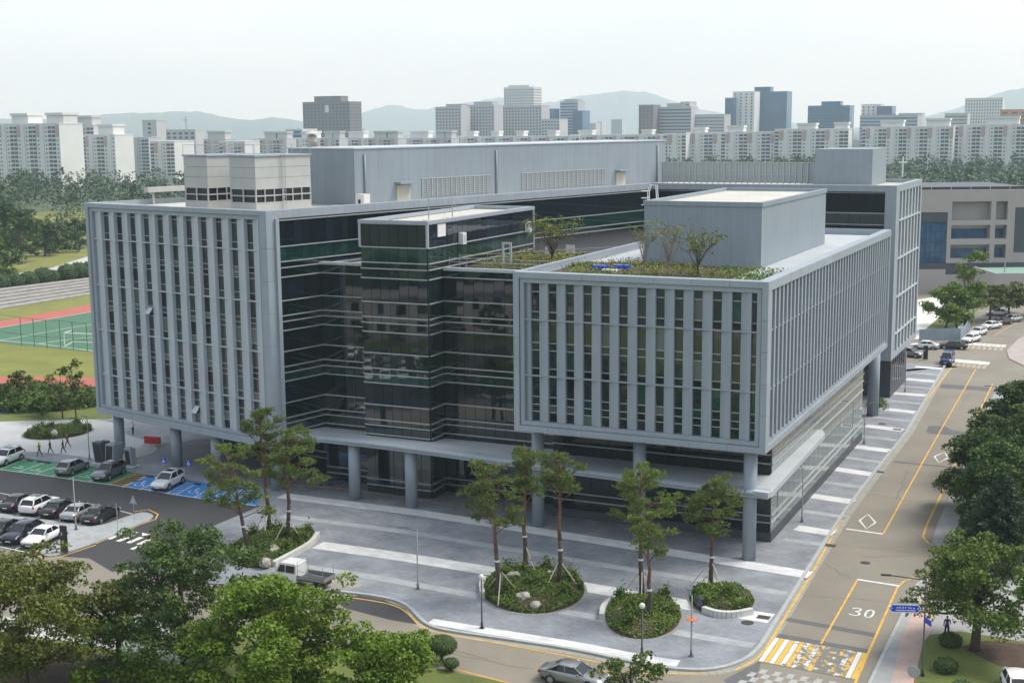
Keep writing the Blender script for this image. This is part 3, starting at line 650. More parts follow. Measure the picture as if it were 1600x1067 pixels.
# raised crossing with worn yellow and white stripes, and the checkered crossing before it
wornw = mat('worn_white_paint', (.55, .55, .52), .8, var=.5, vscale=1.3); worny = mat('worn_yellow_paint', (.55, .34, .07), .8, var=.5, vscale=1.1)
A_, B_, C_, D_ = [Vector(v) for v in [(19.55, 95.54), (25.71, 92.3), (23.57, 87.57), (17.42, 90.96)]]
struct(MB().prism([A_[:], B_[:], C_[:], D_[:]], 0, .0125, False).build('raised_crossing', mat('tan_grey_crossing', (.155, .148, .128), .85, var=.15, vscale=.6)))
AB = (.155, .148, .128)
WW = [worn('worn_white_%d' % q, (.56, .56, .53), AB, .62-.075*q) for q in range(4)]; WY = [worn('worn_yellow_%d' % q, (.58, .36, .06), AB, .60-.06*q) for q in range(4)]
f = lambda u, v: (A_.lerp(B_, u)).lerp(D_.lerp(C_, u), v)
for i in range(9):
    lv = (0, 0, 1, 2, 2, 3, 3, 2, 0)[i]
    for m_, off in ((WW[lv], .004), (WY[lv], .060)):
        u0 = i*.111+off; u1 = u0+.05; struct(MB().prism([f(u0, .02)[:], f(u1, .02)[:], f(u1, .98)[:], f(u0, .98)[:]], 0, .017, False).build('crossing_stripe', m_))
mb = MB(); E_, F_, G_, H_ = [Vector(v) for v in [(17.03, 89.82), (23.08, 86.82), (21.43, 83.66), (15.21, 87.1)]]
f = lambda u, v: (E_.lerp(F_, u)).lerp(H_.lerp(G_, u), v)
for i in range(14):
    for j in range(4):
        if (i+j) % 2: mb.prism([f(i/14, j/4)[:], f((i+1)/14, j/4)[:], f((i+1)/14, (j+1)/4)[:], f(i/14, (j+1)/4)[:]], 0, .014, False)
struct(mb.build('checkered_crossing', worn('faded_white', (.34, .34, .32), AB, .58)))
for c4 in [((76.16, 209.89), (71.49, 213.09)), ((84.86, 226.4), (79.3, 229.46))]:
    mb = MB(); a, b = Vector(c4[1]), Vector(c4[0])
    for i in range(8):
        c = a.lerp(b, (i+.5)/8); d = Vector(FR.ey)*1.4; mb.strip([(c-d)[:], (c+d)[:]], .7, .014)
    struct(mb.build('crosswalk_marking', wornw))
    mb = MB()
    for i in range(7):
        c = a.lerp(b, (i+.5)/7); d = Vector(FR.ey); mb.strip([(c-d*5.2)[:], (c-d*2.2)[:]], .55, .014)
    struct(mb.build('crossing_stripes', worn('faded_cream', (.36, .31, .20), AB, .6)))
# tar sealed cracks in the old asphalt
TAR = mat('crack_sealant', (.125, .118, .10), .8); rng_ = random.Random(21)
tar = MB()
for a, b in [[(23.6, 104.45), (30.45, 102.79)], [(27.29, 112.46), (28.47, 108.23)], [(30.81, 114.12), (35.71, 114.34)], [(39.16, 132.43), (43.7, 143.88)], [(36.54, 134.94), (41.4, 131.18)], [(50.89, 157.32), (55.99, 169.62)], [(-4.89, 93.02), (1.15, 89.95)], [(-10.0, 97.55), (-2.06, 91.76)], [(7.79, 87.92), (13.45, 87.14)], [(60.0, 175.41), (67.76, 193.1)], [(-43.76, 113.58), (-37.5, 111.69)], [(29.14, 117.86), (35.46, 115.43)]]:
    a, b = Vector(a), Vector(b); n_ = 9; nrm = Vector((-(b-a).y, (b-a).x)).normalized()
    tar.strip([(a.lerp(b, i/n_)+nrm*rng_.uniform(-.18, .18))[:] for i in range(n_+1)], rng_.uniform(.05, .10), .0075)
struct(tar.build('sealed_crack', TAR))
# manholes and drain grates
IRON = mat('cast_iron', (.05, .048, .045), .7, .3)
for i, (p, r, z) in enumerate([((30.79, 112.53), 0.45, 0.006), ((17.95, 98.22), 0.5, 0.125), ((47.15, 166.8), 0.5, 0.125)]):
    o = MB(); o.prism([(p[0]+r*math.cos(t*math.pi/10), p[1]+r*math.sin(t*math.pi/10)) for t in range(20)], z-.02, z+.006); o = o.build('manhole_cover', IRON)
    tag(o, ['round iron manhole cover in the middle of the street', 'round iron manhole cover in the paving by the smallest planting bed', 'dark round manhole cover on the paving beside the glass street front'][i], 'manhole')
for i, p in enumerate([(19.4, 99.34), (48.16, 163.47), (28.88, 117.49), (40.46, 143.44)]):
    a = Vector(p); q = [(a+eu*x+ev*y)[:] for x, y in ((-.5, -.4), (.5, -.4), (.5, .4), (-.5, .4))]
    o = MB().prism(q, 0, .134 if i < 2 else .02).build('drain_grate', IRON)
    tag(o, ['dark square drain grate on a white paving band near the street corner', 'dark square drain grate on the white paving band by the glass front', 'small gutter drain beside the kerb below the plinth corner', 'small gutter drain beside the kerb further up the street'][i], 'drain')
# far pavement with blocks, on the other side of the street
struct(MB().prism([(24.05, 85.89), (27.35, 93.18), (31.31, 101.71), (33.71, 106.63), (36.05, 109.65), (40.49, 111.73), (45.88, 109.88), (38.14, 84.04)], -.3, .12).build('pavement', GREY2))
struct(MB().prism([(25.44, 85.86), (28.68, 94.38), (32.24, 102.41), (34.9, 107.71), (36.23, 108.0), (32.87, 99.55), (30.66, 94.34), (27.6, 85.81)], 0, .124, False).build('pink_paving', PINK))
struct(MB().strip([(23.92, 85.9), (27.3, 93.18), (31.26, 101.71), (33.61, 106.63), (36.05, 109.81), (40.55, 111.9)], .25, .15).build('kerb', KERB))
struct(MB().prism([(26.8, 85.31), (30.1, 93.73), (31.07, 95.34), (33.61, 96.05), (37.58, 93.8), (41.39, 91.64), (38.14, 84.04)], 0, .16).build('lawn', GRASS))
struct(MB().prism([(38.64, 114.97), (38.32, 117.97), (40.85, 124.13), (48.12, 140.53), (55.29, 156.64), (70.53, 190.87), (73.07, 193.71), (78.6, 191.96), (60.15, 126.76), (46.55, 111.56)], -.3, .12).build('pavement', GREY2))
struct(MB().prism([(49.11, 136.59), (64.1, 170.67), (72.58, 188.38), (77.62, 187.2)]+[(150, 190), (118, 60), (80, 60)]+[(38.14, 84.04), (47.9, 108.17), (46.55, 111.56), (43.59, 118.97)], 0, .2).build('lawn', GRASS))
struct(MB().prism([(80.73, 213.72), (83.04, 221.13), (89.35, 233.09), (102.44, 251.74), (93.24, 213.06), (80.58, 196.91)], -.3, .12).build('pavement', mat('faded_pink_paving', (.34, .295, .275), .8, var=.15, vscale=.5)))
# yard beyond the fence
struct(MB().prism([(71.22, 234.89), (80.33, 236.56), (89.34, 257.67), (104.08, 302.75), (86.69, 286.95)], -.3, .03).build('yard', mat('white_concrete_yard', (.62, .61, .57), .8, var=.06, vscale=.2)))
struct(MB().prism([(75.14, 242.14), (79.51, 241.88), (89.22, 257.68), (102.24, 285.85), (97.54, 288.35)], 0, .06, False).build('lawn', GRASS))
# foreground lawn and footpath under the trees
struct(MB().prism([(-70, 20), (45, 20), (20, 62), (1.53, 86.34), (-4.05, 89.28), (-11.47, 93.17), (-24.79, 97.91), (-33.5, 97.46), (-42.22, 99.68), (-48.73, 101.92), (-120, 20)], -.3, .10).build('lawn', GRASS))
struct(MB().prism([(-45.71, 103.31), (-37.22, 99.7), (-31.45, 97.16), (-24.1, 92.98), (-23.59, 90.85), (-28.48, 93.56), (-33.97, 95.93), (-37.26, 97.04), (-44.12, 99.47)], 0, .106, False).build('footpath', CONC))
struct(MB().prism([(-36.8, 95.75), (-28.07, 92.12), (-23.85, 86.46), (-37.98, 86.77), (-41.25, 94.85)], 0, .108, False).build('bare_soil', SOIL))
struct(MB().prism([(34.87, 94.13), (39.07, 92.8), (37.24, 88.2), (34.1, 89.39), (32.58, 92.95)], 0, .166, False).build('bare_soil', SOIL))

# ---------------- sports ground on the left
TRK = mat('red_running_track', (.36, .10, .075), .85, var=.08, vscale=.3); TRK2 = mat('green_synthetic_pitch', (.05, .135, .075), .85, var=.08, vscale=.2)
LAWN2 = mat('yellow_green_lawn', (.16, .17, .028), .9, var=.2, vscale=.12, fine=.15, fscale=3)  # paler, yellower grass colour than the other lawns
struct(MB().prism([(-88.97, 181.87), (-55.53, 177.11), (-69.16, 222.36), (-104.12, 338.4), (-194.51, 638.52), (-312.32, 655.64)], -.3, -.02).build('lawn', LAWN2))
struct(MB().prism([(-123.15, 210.84), (-63.82, 204.62), (-60.7, 194.24), (-118.43, 202.5)], 0, .01, False).build('running_track', TRK))
struct(MB().prism([(-115.43, 240.48), (-103.7, 268.12), (-92.52, 295.16), (-85.99, 278.23), (-87.06, 277.33), (-100.33, 259.19), (-112.71, 234.64)], 0, .01, False).build('running_track', TRK))
struct(MB().prism([(-113.04, 235.36), (-100.33, 259.19), (-88.6, 282.35), (-71.15, 228.96), (-73.63, 229.76), (-87.27, 236.74), (-93.08, 239.94), (-110.43, 229.76)], 0, .014, False).build('sports_pitch', TRK2))
wl = MB()
for q in [[(-104.97, 252.07), (-100.33, 259.19), (-88.6, 282.35)], [(-94.21, 242.95), (-86.25, 258.33), (-82.76, 263.26)], [(-85.7, 238.8), (-81.5, 243.72), (-77.4, 245.76)], [(-94.21, 242.95), (-85.7, 238.8), (-72.49, 229.7)]]: wl.strip(q, .22, .02)
struct(wl.build('pitch_line_marking', WHT))
struct(MB().prism([(-130.98, 340.53), (-121.87, 385.06), (-129.3, 408.99), (-129.07, 363.27), (-138.02, 359.2)], 0, .03, False).build('path', CONC))
struct(MB().prism([(-70.93, 172.22), (-69.31, 176.88), (-58.51, 183.99), (-54.58, 178.3), (-53.38, 174.21), (-67.79, 172.86)], 0, .14, False).build('lawn', GRASS))
STEPM = mat('weathered_concrete_step', (.27, .255, .235), .9, var=.25, vscale=.6)
# stepped stands: each tier its own step
for i in range(6):
    a0, a1, b0, b1 = [Vector(v) for v in [(-113.6, 280.04), (-98.32, 311.68), (-124.04, 306.41), (-105.29, 334.27)]]
    p0 = a0.lerp(b0, i/6); p1 = a1.lerp(b1, i/6); q0 = a0.lerp(b0, (i+1)/6-.02); q1 = a1.lerp(b1, (i+1)/6-.02)
    if i == 0: ST = empty('concrete_stands', (*a0, 0)); tag(ST, 'pale stepped concrete spectator stands above the running track', 'stands')
    MB().prism([p0[:], p1[:], q1[:], q0[:]], 0, .25+.28*i).build('step', STEPM, ST)


# ================================================================= vegetation
import numpy as np
def leafmat(name, c1, c2, trans=.15):
    m_ = bpy.data.materials.new(name); m_.use_nodes = True; n, l = nod(m_); b = n['Principled BSDF']
    g1 = n.new('ShaderNodeNewGeometry'); oi = n.new('ShaderNodeObjectInfo')
    mx = n.new('ShaderNodeMixRGB'); mx.inputs[1].default_value = (*c1, 1); mx.inputs[2].default_value = (*c2, 1)
    l.new(g1.outputs['Random Per Island'], mx.inputs[0])
    hs = n.new('ShaderNodeHueSaturation'); mr = n.new('ShaderNodeMapRange'); mr.inputs['To Min'].default_value = .82; mr.inputs['To Max'].default_value = 1.18
    l.new(oi.outputs['Random'], mr.inputs[0]); l.new(mr.outputs[0], hs.inputs['Value']); l.new(mx.outputs[0], hs.inputs['Color'])
    l.new(hs.outputs[0], b.inputs['Base Color']); b.inputs['Roughness'].default_value = .55; b.inputs['Specular IOR Level'].default_value = .3
    tr = n.new('ShaderNodeBsdfTranslucent'); l.new(hs.outputs[0], tr.inputs[0])
    ms = n.new('ShaderNodeMixShader'); ms.inputs[0].default_value = trans; l.new(b.outputs[0], ms.inputs[1]); l.new(tr.outputs[0], ms.inputs[2])
    l.new(ms.outputs[0], n['Material Output'].inputs[0]); return m_
LF_BRIGHT = leafmat('bright_green_leaves', (0.066, 0.127, 0.008), (0.140, 0.205, 0.015))
LF_MID = leafmat('mid_green_leaves', (0.047, 0.091, 0.010), (0.110, 0.156, 0.019))
LF_DARK = leafmat('dark_green_leaves', (0.034, 0.073, 0.012), (0.082, 0.130, 0.020))
LF_OLIVE = leafmat('olive_brown_leaves', (0.074, 0.107, 0.012), (0.162, 0.180, 0.020))
LF_PINE = leafmat('red_pine_needles', (0.083, 0.132, 0.026), (0.193, 0.246, 0.055), .25)
LF_CEDAR = leafmat('cedar_needles', (.022, .050, .022), (.055, .090, .035), .1)
LF_COVER = leafmat('ground_cover_leaves', (.060, .120, .015), (.130, .190, .025))
LF_YEL = leafmat('yellow_green_herbs', (.13, .16, .02), (.26, .26, .04))
LF_WOOD = leafmat('far_wood_leaves', (.035, .065, .022), (.075, .115, .035), .1)
LF_WOOD2 = leafmat('far_wood_pale_leaves', (.06, .10, .025), (.12, .17, .04), .1)
BARK = mat('grey_brown_bark', (.075, .055, .042), .9, var=.3, vscale=3); RBARK = mat('red_pine_bark', (.16, .075, .045), .9, var=.35, vscale=2.5, fine=.2, fscale=9)
PALEBARK = mat('pale_bark', (.22, .19, .16), .9, var=.2, vscale=3)

def quads(C, S, rng, upb=.4, asp=1.0, dirs=None):
    """C centres (n,3), S sizes (n): one small leaf quad each, normals random with an upward lean"""
    n = len(C)
    N = rng.normal(size=(n, 3)); N[:, 2] = np.abs(N[:, 2])*(1+upb)+upb*.6; N /= np.linalg.norm(N, axis=1)[:, None]
    A = rng.normal(size=(n, 3)) if dirs is None else dirs
    A = A-N*(A*N).sum(1)[:, None] if dirs is None else A
    A /= np.linalg.norm(A, axis=1)[:, None]+1e-9
    Bv = np.cross(N, A); Bv /= np.linalg.norm(Bv, axis=1)[:, None]+1e-9
    h = S[:, None]/2
    V = np.empty((n, 4, 3)); V[:, 0] = C-A*h; V[:, 1] = C+Bv*h*asp*.62-A*h*.1; V[:, 2] = C+A*h; V[:, 3] = C-Bv*h*asp*.62-A*h*.1
    return V.reshape(-1, 3)
def quad_mesh(name, V, m_):
    me = bpy.data.meshes.new(name); nv = len(V); nf = nv//4
    me.vertices.add(nv); me.vertices.foreach_set('co', V.astype(np.float32).ravel())
    me.loops.add(nv); me.loops.foreach_set('vertex_index', np.arange(nv, dtype=np.int32))
    me.polygons.add(nf); me.polygons.foreach_set('loop_start', np.arange(0, nv, 4, dtype=np.int32)); me.polygons.foreach_set('loop_total', np.full(nf, 4, dtype=np.int32))
    me.materials.append(m_); me.update(calc_edges=True); me.validate(); return me
def obj(name, me, parent, loc=(0, 0, 0)):
    o = bpy.data.objects.new(name, me); o.location = loc; return link(o, parent)
def crown_clumps(rng, R, h0, h1, nc, cr, flat=.65):
    """clump centres gathered round uneven limb ends, so the crown has lobes, hollows and a broken outline"""
    nl = max(6, nc//9); limbs = []
    for i in range(nl):
        t = (i+.5)/nl; z = h0+(h1-h0)*(t**.85)*rng.uniform(.9, 1.04); a = i*2.4+rng.uniform(-.6, .6)
        prof = math.sin(math.pi*min(1, .20+.72*t))**.7; r = R*prof*rng.uniform(.50, .92)
        limbs.append((r*math.cos(a), r*math.sin(a), z, rng.uniform(.75, 1.25)))
    out = []
    for i in range(nc):
        x, y, z, s = limbs[i % nl]
        if i < nc*.16: x, y, z = x*.3, y*.3, z*.9+h0*.1
        out.append((x+rng.normal(0, R*.15*s), y+rng.normal(0, R*.15*s), min(h1*1.03, max(h0*.7, z+rng.normal(0, R*.10))), cr*rng.uniform(.45, 1.15)*s))
    return out
def clump_leaves(rng, cl, per, size, flat=.6):
    Cs = []
    for (x, y, z, r) in cl:
        n = int(per*(r**2))
        d = rng.normal(size=(n, 3)); d /= np.linalg.norm(d, axis=1)[:, None]
        d[:, 2] = np.where(rng.uniform(size=n) < .65, np.abs(d[:, 2]), d[:, 2])
        rr_ = r*rng.uniform(.35, 1.05, size=n)**.6
        P = d*rr_[:, None]; P[:, 2] *= flat
        Cs.append(P+np.array([x, y, z]))
    C = np.concatenate(Cs); S = size*rng.uniform(.5, 1.75, size=len(C)); return C, S
def broadleaf(name, base, H_, R, label, leaf, cat='tree', group=None, h0=.3, nc=60, cr=None, per=120, size=.30, seed=1, trunk_r=.2, bark=BARK, flat=.6, upb=.4):
    rng = np.random.default_rng(seed); cr = cr or R*.28
    t = empty(name, (*base, base[2]) if False else (base[0], base[1], base[2] if len(base) > 2 else .1))
    tag(t, label, cat, group)
    cl = crown_clumps(rng, R, H_*h0, H_-cr*.45, nc, cr)
    C, S = clump_leaves(rng, cl, per, size, flat)
    obj('crown', quad_mesh('crown', quads(C, S, rng, upb), leaf), t)
    mb = MB(); lx, ly = rng.uniform(-.03, .03, 2)*H_
    tp = [(0, 0, -.1), (lx*.3, ly*.3, H_*h0*.5), (lx*.7, ly*.7, H_*h0), (lx, ly, H_*.62), (lx, ly, H_*.86)]
    mb.tube(tp, [trunk_r*1.25, trunk_r, trunk_r*.85, trunk_r*.5, trunk_r*.12], 8)
    for i in range(0, len(cl), max(1, len(cl)//18)):
        x, y, z, r = cl[i]; z0 = H_*h0+max(0, (z-H_*h0))*.35; q = min(1, (z0/H_)/.62)
        s0 = Vector((lx*q, ly*q, z0)); e = Vector((x, y, z)); mid = s0.lerp(e, .5)+Vector((0, 0, -.06*H_*.3))
        mb.tube([s0, mid, e], [trunk_r*.42, trunk_r*.26, trunk_r*.08], 5)
    me = bpy.data.meshes.new('trunk'); me.from_pydata(mb.v, [], mb.f); me.materials.append(bark); me.polygons.foreach_set('use_smooth', [True]*len(mb.f)); obj('trunk', me, t)
    return t
def pine(base, H_, R, label, seed, lean=(0, 0), h0=.52, pads=15, padr=.85, group='red pines in the plaza beds', off=(0, 0), ob=0):
    rng = np.random.default_rng(seed)
    t = empty('pine_tree', (base[0], base[1], base[2])); tag(t, label, 'tree', group)
    mb = MB(); tp = []; n = 8
    wob = [rng.normal(0, .10, 2) for _ in range(n+1)]
    for i in range(n+1):
        q = i/n; tp.append((lean[0]*q+wob[i][0]*q*(1.3-q)*1.6, lean[1]*q+wob[i][1]*q*(1.3-q)*1.6, H_*.94*q-.1*(i == 0)))
    r0 = .115+.008*H_
    mb.m = 1; mb.tube(tp[:4], [r0*1.15, r0, r0*.92, r0*.84], 8); mb.m = 0; mb.tube(tp[3:], [r0*.84*(1-.16*i) for i in range(n-2)], 8)
    Cs, Ds = [], []
    def tr_at(q):
        q = min(.999, q)*n; i = int(q); f_ = q-i; return Vector(tp[i]).lerp(Vector(tp[i+1]), f_)
    for i in range(pads):
        q = h0+(1-h0)*(i+.5)/pads*rng.uniform(.93, 1.04); q = min(q, .99)
        a = i*2.4+rng.uniform(-.5, .5); rel = (q-h0)/(1-h0)
        rr_ = R*(1.08-.70*rel**1.6)*rng.uniform(.40, 1.05)*(.75+.5*rel if rel < .5 else 1)
        s0 = tr_at(q-.05); e = Vector((s0.x+rr_*math.cos(a)+off[0]*(rel), s0.y+rr_*math.sin(a)+off[1]*rel, H_*q+rng.uniform(-.1, .35)))
        mb.tube([s0, s0.lerp(e, .5)+Vector((0, 0, .12)), e], [.05, .035, .012], 5)
        pr = padr*rng.uniform(.7, 1.25)
        for k in range(4):
            c = e+Vector((rng.normal(0, pr*.45), rng.normal(0, pr*.45), rng.normal(0, .14)))
            mb.tube([s0.lerp(e, .55), c], [.022, .008], 4)
            nt_ = int(25*pr)
            d = rng.normal(size=(nt_, 3)); d /= np.linalg.norm(d, axis=1)[:, None]; d[:, 2] *= .5
            Cc = np.array(c)+d*pr*.78*rng.uniform(.3, 1, size=nt_)[:, None]
            for _ in range(6):
                dr = rng.normal(size=(nt_, 3)); dr[:, 2] = np.abs(dr[:, 2])*.9+.25; dr /= np.linalg.norm(dr, axis=1)[:, None]
                Cs.append(Cc+dr*.11); Ds.append(dr)
    C = np.concatenate(Cs); D = np.concatenate(Ds); S = .34*rng.uniform(.6, 1.25, size=len(C))
    obj('crown', quad_mesh('crown', quads(C, S, rng, .2, .34, D), LF_PINE), t)
    me = bpy.data.meshes.new('trunk'); me.from_pydata(mb.v, [], mb.f); me.materials.append(RBARK); me.materials.append(BARK)
    me.polygons.foreach_set('material_index', mb.mi); me.polygons.foreach_set('use_smooth', [True]*len(mb.f)); obj('trunk', me, t)
    # binding ring where the stakes hold the trunk
    rg = MB(); c = tr_at(.3); rg.tube([c-Vector((0, 0, .07)), c+Vector((0, 0, .07))], r0*1.02, 8); me = bpy.data.meshes.new('trunk_tie'); me.from_pydata(rg.v, [], rg.f); me.materials.append(WHITE); obj('trunk_tie', me, t)
    return t
def conifer(base, H_, R, label, seed, leaf=LF_CEDAR, tiers=13, group=None):
    rng = np.random.default_rng(seed); t = empty('cedar_tree', (base[0], base[1], base[2])); tag(t, label, 'tree', group)
    mb = MB(); mb.tube([(0, 0, -.1), (0, 0, H_)], [.26, .03], 8); Cs, Ds = [], []
    for i in range(tiers):
        q = i/(tiers-1); z = H_*(.13+.84*q); rr_ = R*(1-q)**.8+.25
        for k in range(9):
            a = k*.698+i*1.1+rng.uniform(-.2, .2); ln = rr_*rng.uniform(.75, 1.12)
            d = Vector((math.cos(a), math.sin(a), -.10)); e = Vector((0, 0, z))+d*ln
            mb.tube([(0, 0, z+.15), e], [.05, .012], 4)
            m_ = int(16*ln)+6; tt = rng.uniform(.12, 1.03, size=m_)
            P = np.array([0, 0, z+.1])[None]+np.array(d)[None]*ln*tt[:, None]+rng.normal(size=(m_, 3))*np.array([.22, .22, .09])
            for _ in range(3):
                dr = np.array([d.x, d.y, -.05])[None]*.8+rng.normal(size=(m_, 3))*.45; dr /= np.linalg.norm(dr, axis=1)[:, None]; Cs.append(P+dr*.12); Ds.append(dr)
    C = np.concatenate(Cs); D = np.concatenate(Ds); S = .5*rng.uniform(.6, 1.2, size=len(C))
    obj('crown', quad_mesh('crown', quads(C, S, rng, .3, .5, D), leaf), t)
    me = bpy.data.meshes.new('trunk'); me.from_pydata(mb.v, [], mb.f); me.materials.append(BARK); obj('trunk', me, t)
    return t
# ---------------- plaza pines
def P3(xy, z): return (xy[0], xy[1], z)
PB = [((-23.61, 114.82), 10.02), ((-23.23, 122.69), 11.99), ((-20.84, 118.84), 10.81), ((-1.07, 103.55), 11.27), ((0.98, 110.3), 11.01), ((3.74, 106.17), 11.5), ((10.35, 103.7), 11.21), ((10.44, 98.55), 8.58), ((16.22, 105.83), 9.3)]
pine(P3(PB[0][0], .4), PB[0][1]-.4, 2.9, 'leaning broad red pine in front of the blue parking bays, lowest of its three', 11, (-1.6, .2), .42, 20, .95, off=(-.3, 0))
pine(P3(PB[1][0], .4), PB[1][1]-.4, 2.3, 'tallest thin red pine before the corner of the left wing', 12, (-.5, 0), .55, 17, .85)
pine(P3(PB[2][0], .4), PB[2][1]-.4, 3.0, 'red pine with a wide crown reaching right over the canopy edge', 13, (.3, .2), .5, 20, .9, off=(1.3, 0))
pine(P3(PB[3][0], .4), PB[3][1]-.4, 2.5, 'red pine with a low spreading crown, left of the three in the large round bed', 14, (-1.0, 0), .55, 19, .85, off=(-.3, 0))
pine(P3(PB[4][0], .4), PB[4][1]-.4, 1.7, 'slim tall red pine at the back of the large round bed', 15, (-.1, 0), .6, 15, .75)
pine(P3(PB[5][0], .4), PB[5][1]-.4, 2.1, 'red pine with a crooked trunk, right of the three in the large round bed', 16, (.1, 0), .72, 13, .8)
pine(P3(PB[6][0], .4), PB[6][1]-.4, 2.5, 'tall red pine with a dense crown in the round bed near the street kerb', 17, (-.2, 0), .5, 20, .85)
pine(P3(PB[7][0], .4), PB[7][1]-.4, 1.7, 'short red pine standing close before the taller one near the street kerb', 18, (-.2, 0), .6, 9, .75)
pine(P3(PB[8][0], .4), PB[8][1]-.4, 2.3, 'single red pine in the smallest bed before the wing corner column', 19, (.1, 0), .5, 17, .85)

# ---------------- planting beds
STONE = mat('pale_boulder', (.36, .34, .30), .9, var=.3, vscale=2, bump=.4, bscale=5)
GRANW = mat('white_granite_wall', (.52, .52, .49), .7, var=.1, vscale=1); GRAV = mat('grey_gravel_edge', (.22, .225, .22), .9, fine=.35, fscale=9)
def bed(outline, hgt, label, seed, wall=None, dens=210, leaf=LF_COVER, z0=.125, rim=True, second=LF_MID):
    rng = np.random.default_rng(seed); n = len(outline)
    cx_, cy_ = sum(p[0] for p in outline)/n, sum(p[1] for p in outline)/n
    t = empty('planting_bed', (cx_, cy_, .12)); tag(t, label, 'planting bed', 'planting beds on the plaza')
    mb = MB(); rings = [(1.0, z0), (.86, z0+hgt*.55), (.55, z0+hgt*.9), (.2, z0+hgt)]
    vs = [(cx_+(p[0]-cx_)*s, cy_+(p[1]-cy_)*s, z) for s, z in rings for p in outline]; fs = []
    for i in range(len(rings)-1):
        for k in range(n): fs.append((i*n+k, i*n+(k+1) % n, (i+1)*n+(k+1) % n, (i+1)*n+k))
    fs.append(tuple((len(rings)-1)*n+k for k in range(n))); mb._add(vs, fs); mb.build('soil', SOIL, t, True)
    if rim: MB().strip([(cx_+(p[0]-cx_)*1.03, cy_+(p[1]-cy_)*1.03) for p in outline], .34, .135, True).build('gravel_edge', GRAV, t)
    xs = [p[0] for p in outline]; ys = [p[1] for p in outline]; area = (max(xs)-min(xs))*(max(ys)-min(ys))
    def inside(x, y):
        c = False
        for i in range(n):
            a, b = outline[i], outline[i-1]
            if (a[1] > y) != (b[1] > y) and x < (b[0]-a[0])*(y-a[1])/(b[1]-a[1])+a[0]: c = not c
        return c
    for lf, dn, hh, sz, nm in ((leaf, dens, .12, .20, 'ground_cover'), (second, dens*.35, .42, .24, 'low_shrubs')):
        C = []; spots = [(rng.uniform(min(xs), max(xs)), rng.uniform(min(ys), max(ys)), rng.uniform(.35, .9)) for _ in range(int(area*.16)+2)]
        N = int(area*dn)
        while len(C) < N:
            if nm == 'low_shrubs':
                s = spots[rng.integers(len(spots))]; x, y = s[0]+rng.normal(0, s[2]*.5), s[1]+rng.normal(0, s[2]*.5)
            else: x, y = rng.uniform(min(xs), max(xs)), rng.uniform(min(ys), max(ys))
            if not inside(x, y): N -= .4; continue
            q = max(abs(x-cx_)/(max(xs)-min(xs)), abs(y-cy_)/(max(ys)-min(ys)))*2
            z = z0+hgt*max(.0, 1-q**2.2)*.95+abs(rng.normal(0, hh)); C.append((x-cx_, y-cy_, z-.12))
        if C:
            C = np.array(C); o = obj(nm, quad_mesh(nm, quads(C, sz*rng.uniform(.6, 1.3, size=len(C)), rng, .5), lf), t); o['kind'] = 'stuff'
    if wall:
        w = MB(); pts = smoothpts(wall, 2)
        for a, b in zip(pts[:-1], pts[1:]):
            d = math.hypot(b[0]-a[0], b[1]-a[1]); nx, ny = -(b[1]-a[1])/d*.2, (b[0]-a[0])/d*.2
            w.prism([(a[0]+nx, a[1]+ny), (b[0]+nx, b[1]+ny), (b[0]-nx, b[1]-ny), (a[0]-nx, a[1]-ny)], .1, .62)
        w.build('seat_wall', GRANW, t)
    return t
def ell(l, r, tp, bt, n=40, pw=2.2):
    c = ((l[0]+r[0])/2, (l[1]+r[1])/2); u = ((r[0]-l[0])/2, (r[1]-l[1])/2); c2 = ((tp[0]+bt[0])/2, (tp[1]+bt[1])/2); v = ((tp[0]-bt[0])/2, (tp[1]-bt[1])/2)
    o = []
    for i in range(n):
        t = 2*math.pi*i/n; a, b = math.cos(t), math.sin(t); o.append(((c[0]+c2[0])/2+u[0]*a+v[0]*b, (c[1]+c2[1])/2+u[1]*a+v[1]*b))
    return o
bed(smoothpts([(-26.22, 116.85), (-25.66, 119.87), (-24.05, 121.79), (-21.89, 123.35), (-20.01, 123.09), (-18.47, 121.23), (-18.79, 118.51), (-20.02, 115.57), (-21.15, 113.11), (-22.5, 111.94), (-24.36, 112.85)], 2, True), .6, 'large planting bed with pines and a curved white wall beside the parked truck', 31, [(-18.41, 121.22), (-18.58, 118.31), (-19.73, 115.56), (-21.05, 112.59)])
bed(ell(*((-2.67, 105.73), (5.74, 105.81), (1.49, 111.62), (1.62, 100.76))), .75, 'large round green bed holding three red pines', 32, [(-2.51, 108.24), (-2.79, 106.35), (-2.53, 104.06)])
bed(ell(*((7.12, 99.92), (12.97, 99.77), (10.67, 104.31), (9.55, 94.97))), .75, 'round green bed with two pines near the lower kerb', 33, [(7.78, 102.61), (7.01, 101.19), (6.77, 99.1)])
bed(ell(*((14.12, 103.18), (19.21, 102.46), (17.34, 107.23), (16.42, 100.38))), .6, 'smallest round bed with one pine and a white seat wall in front', 34, [(14.88, 100.56), (15.69, 99.57), (16.99, 99.26), (18.63, 100.05)])
bed(ell(*((-61.6, 165.03), (-53.7, 167.23), (-58.81, 170.04), (-57.47, 162.41))), .5, 'oval planted bed on the pale court left of the building', 35, None, 150)
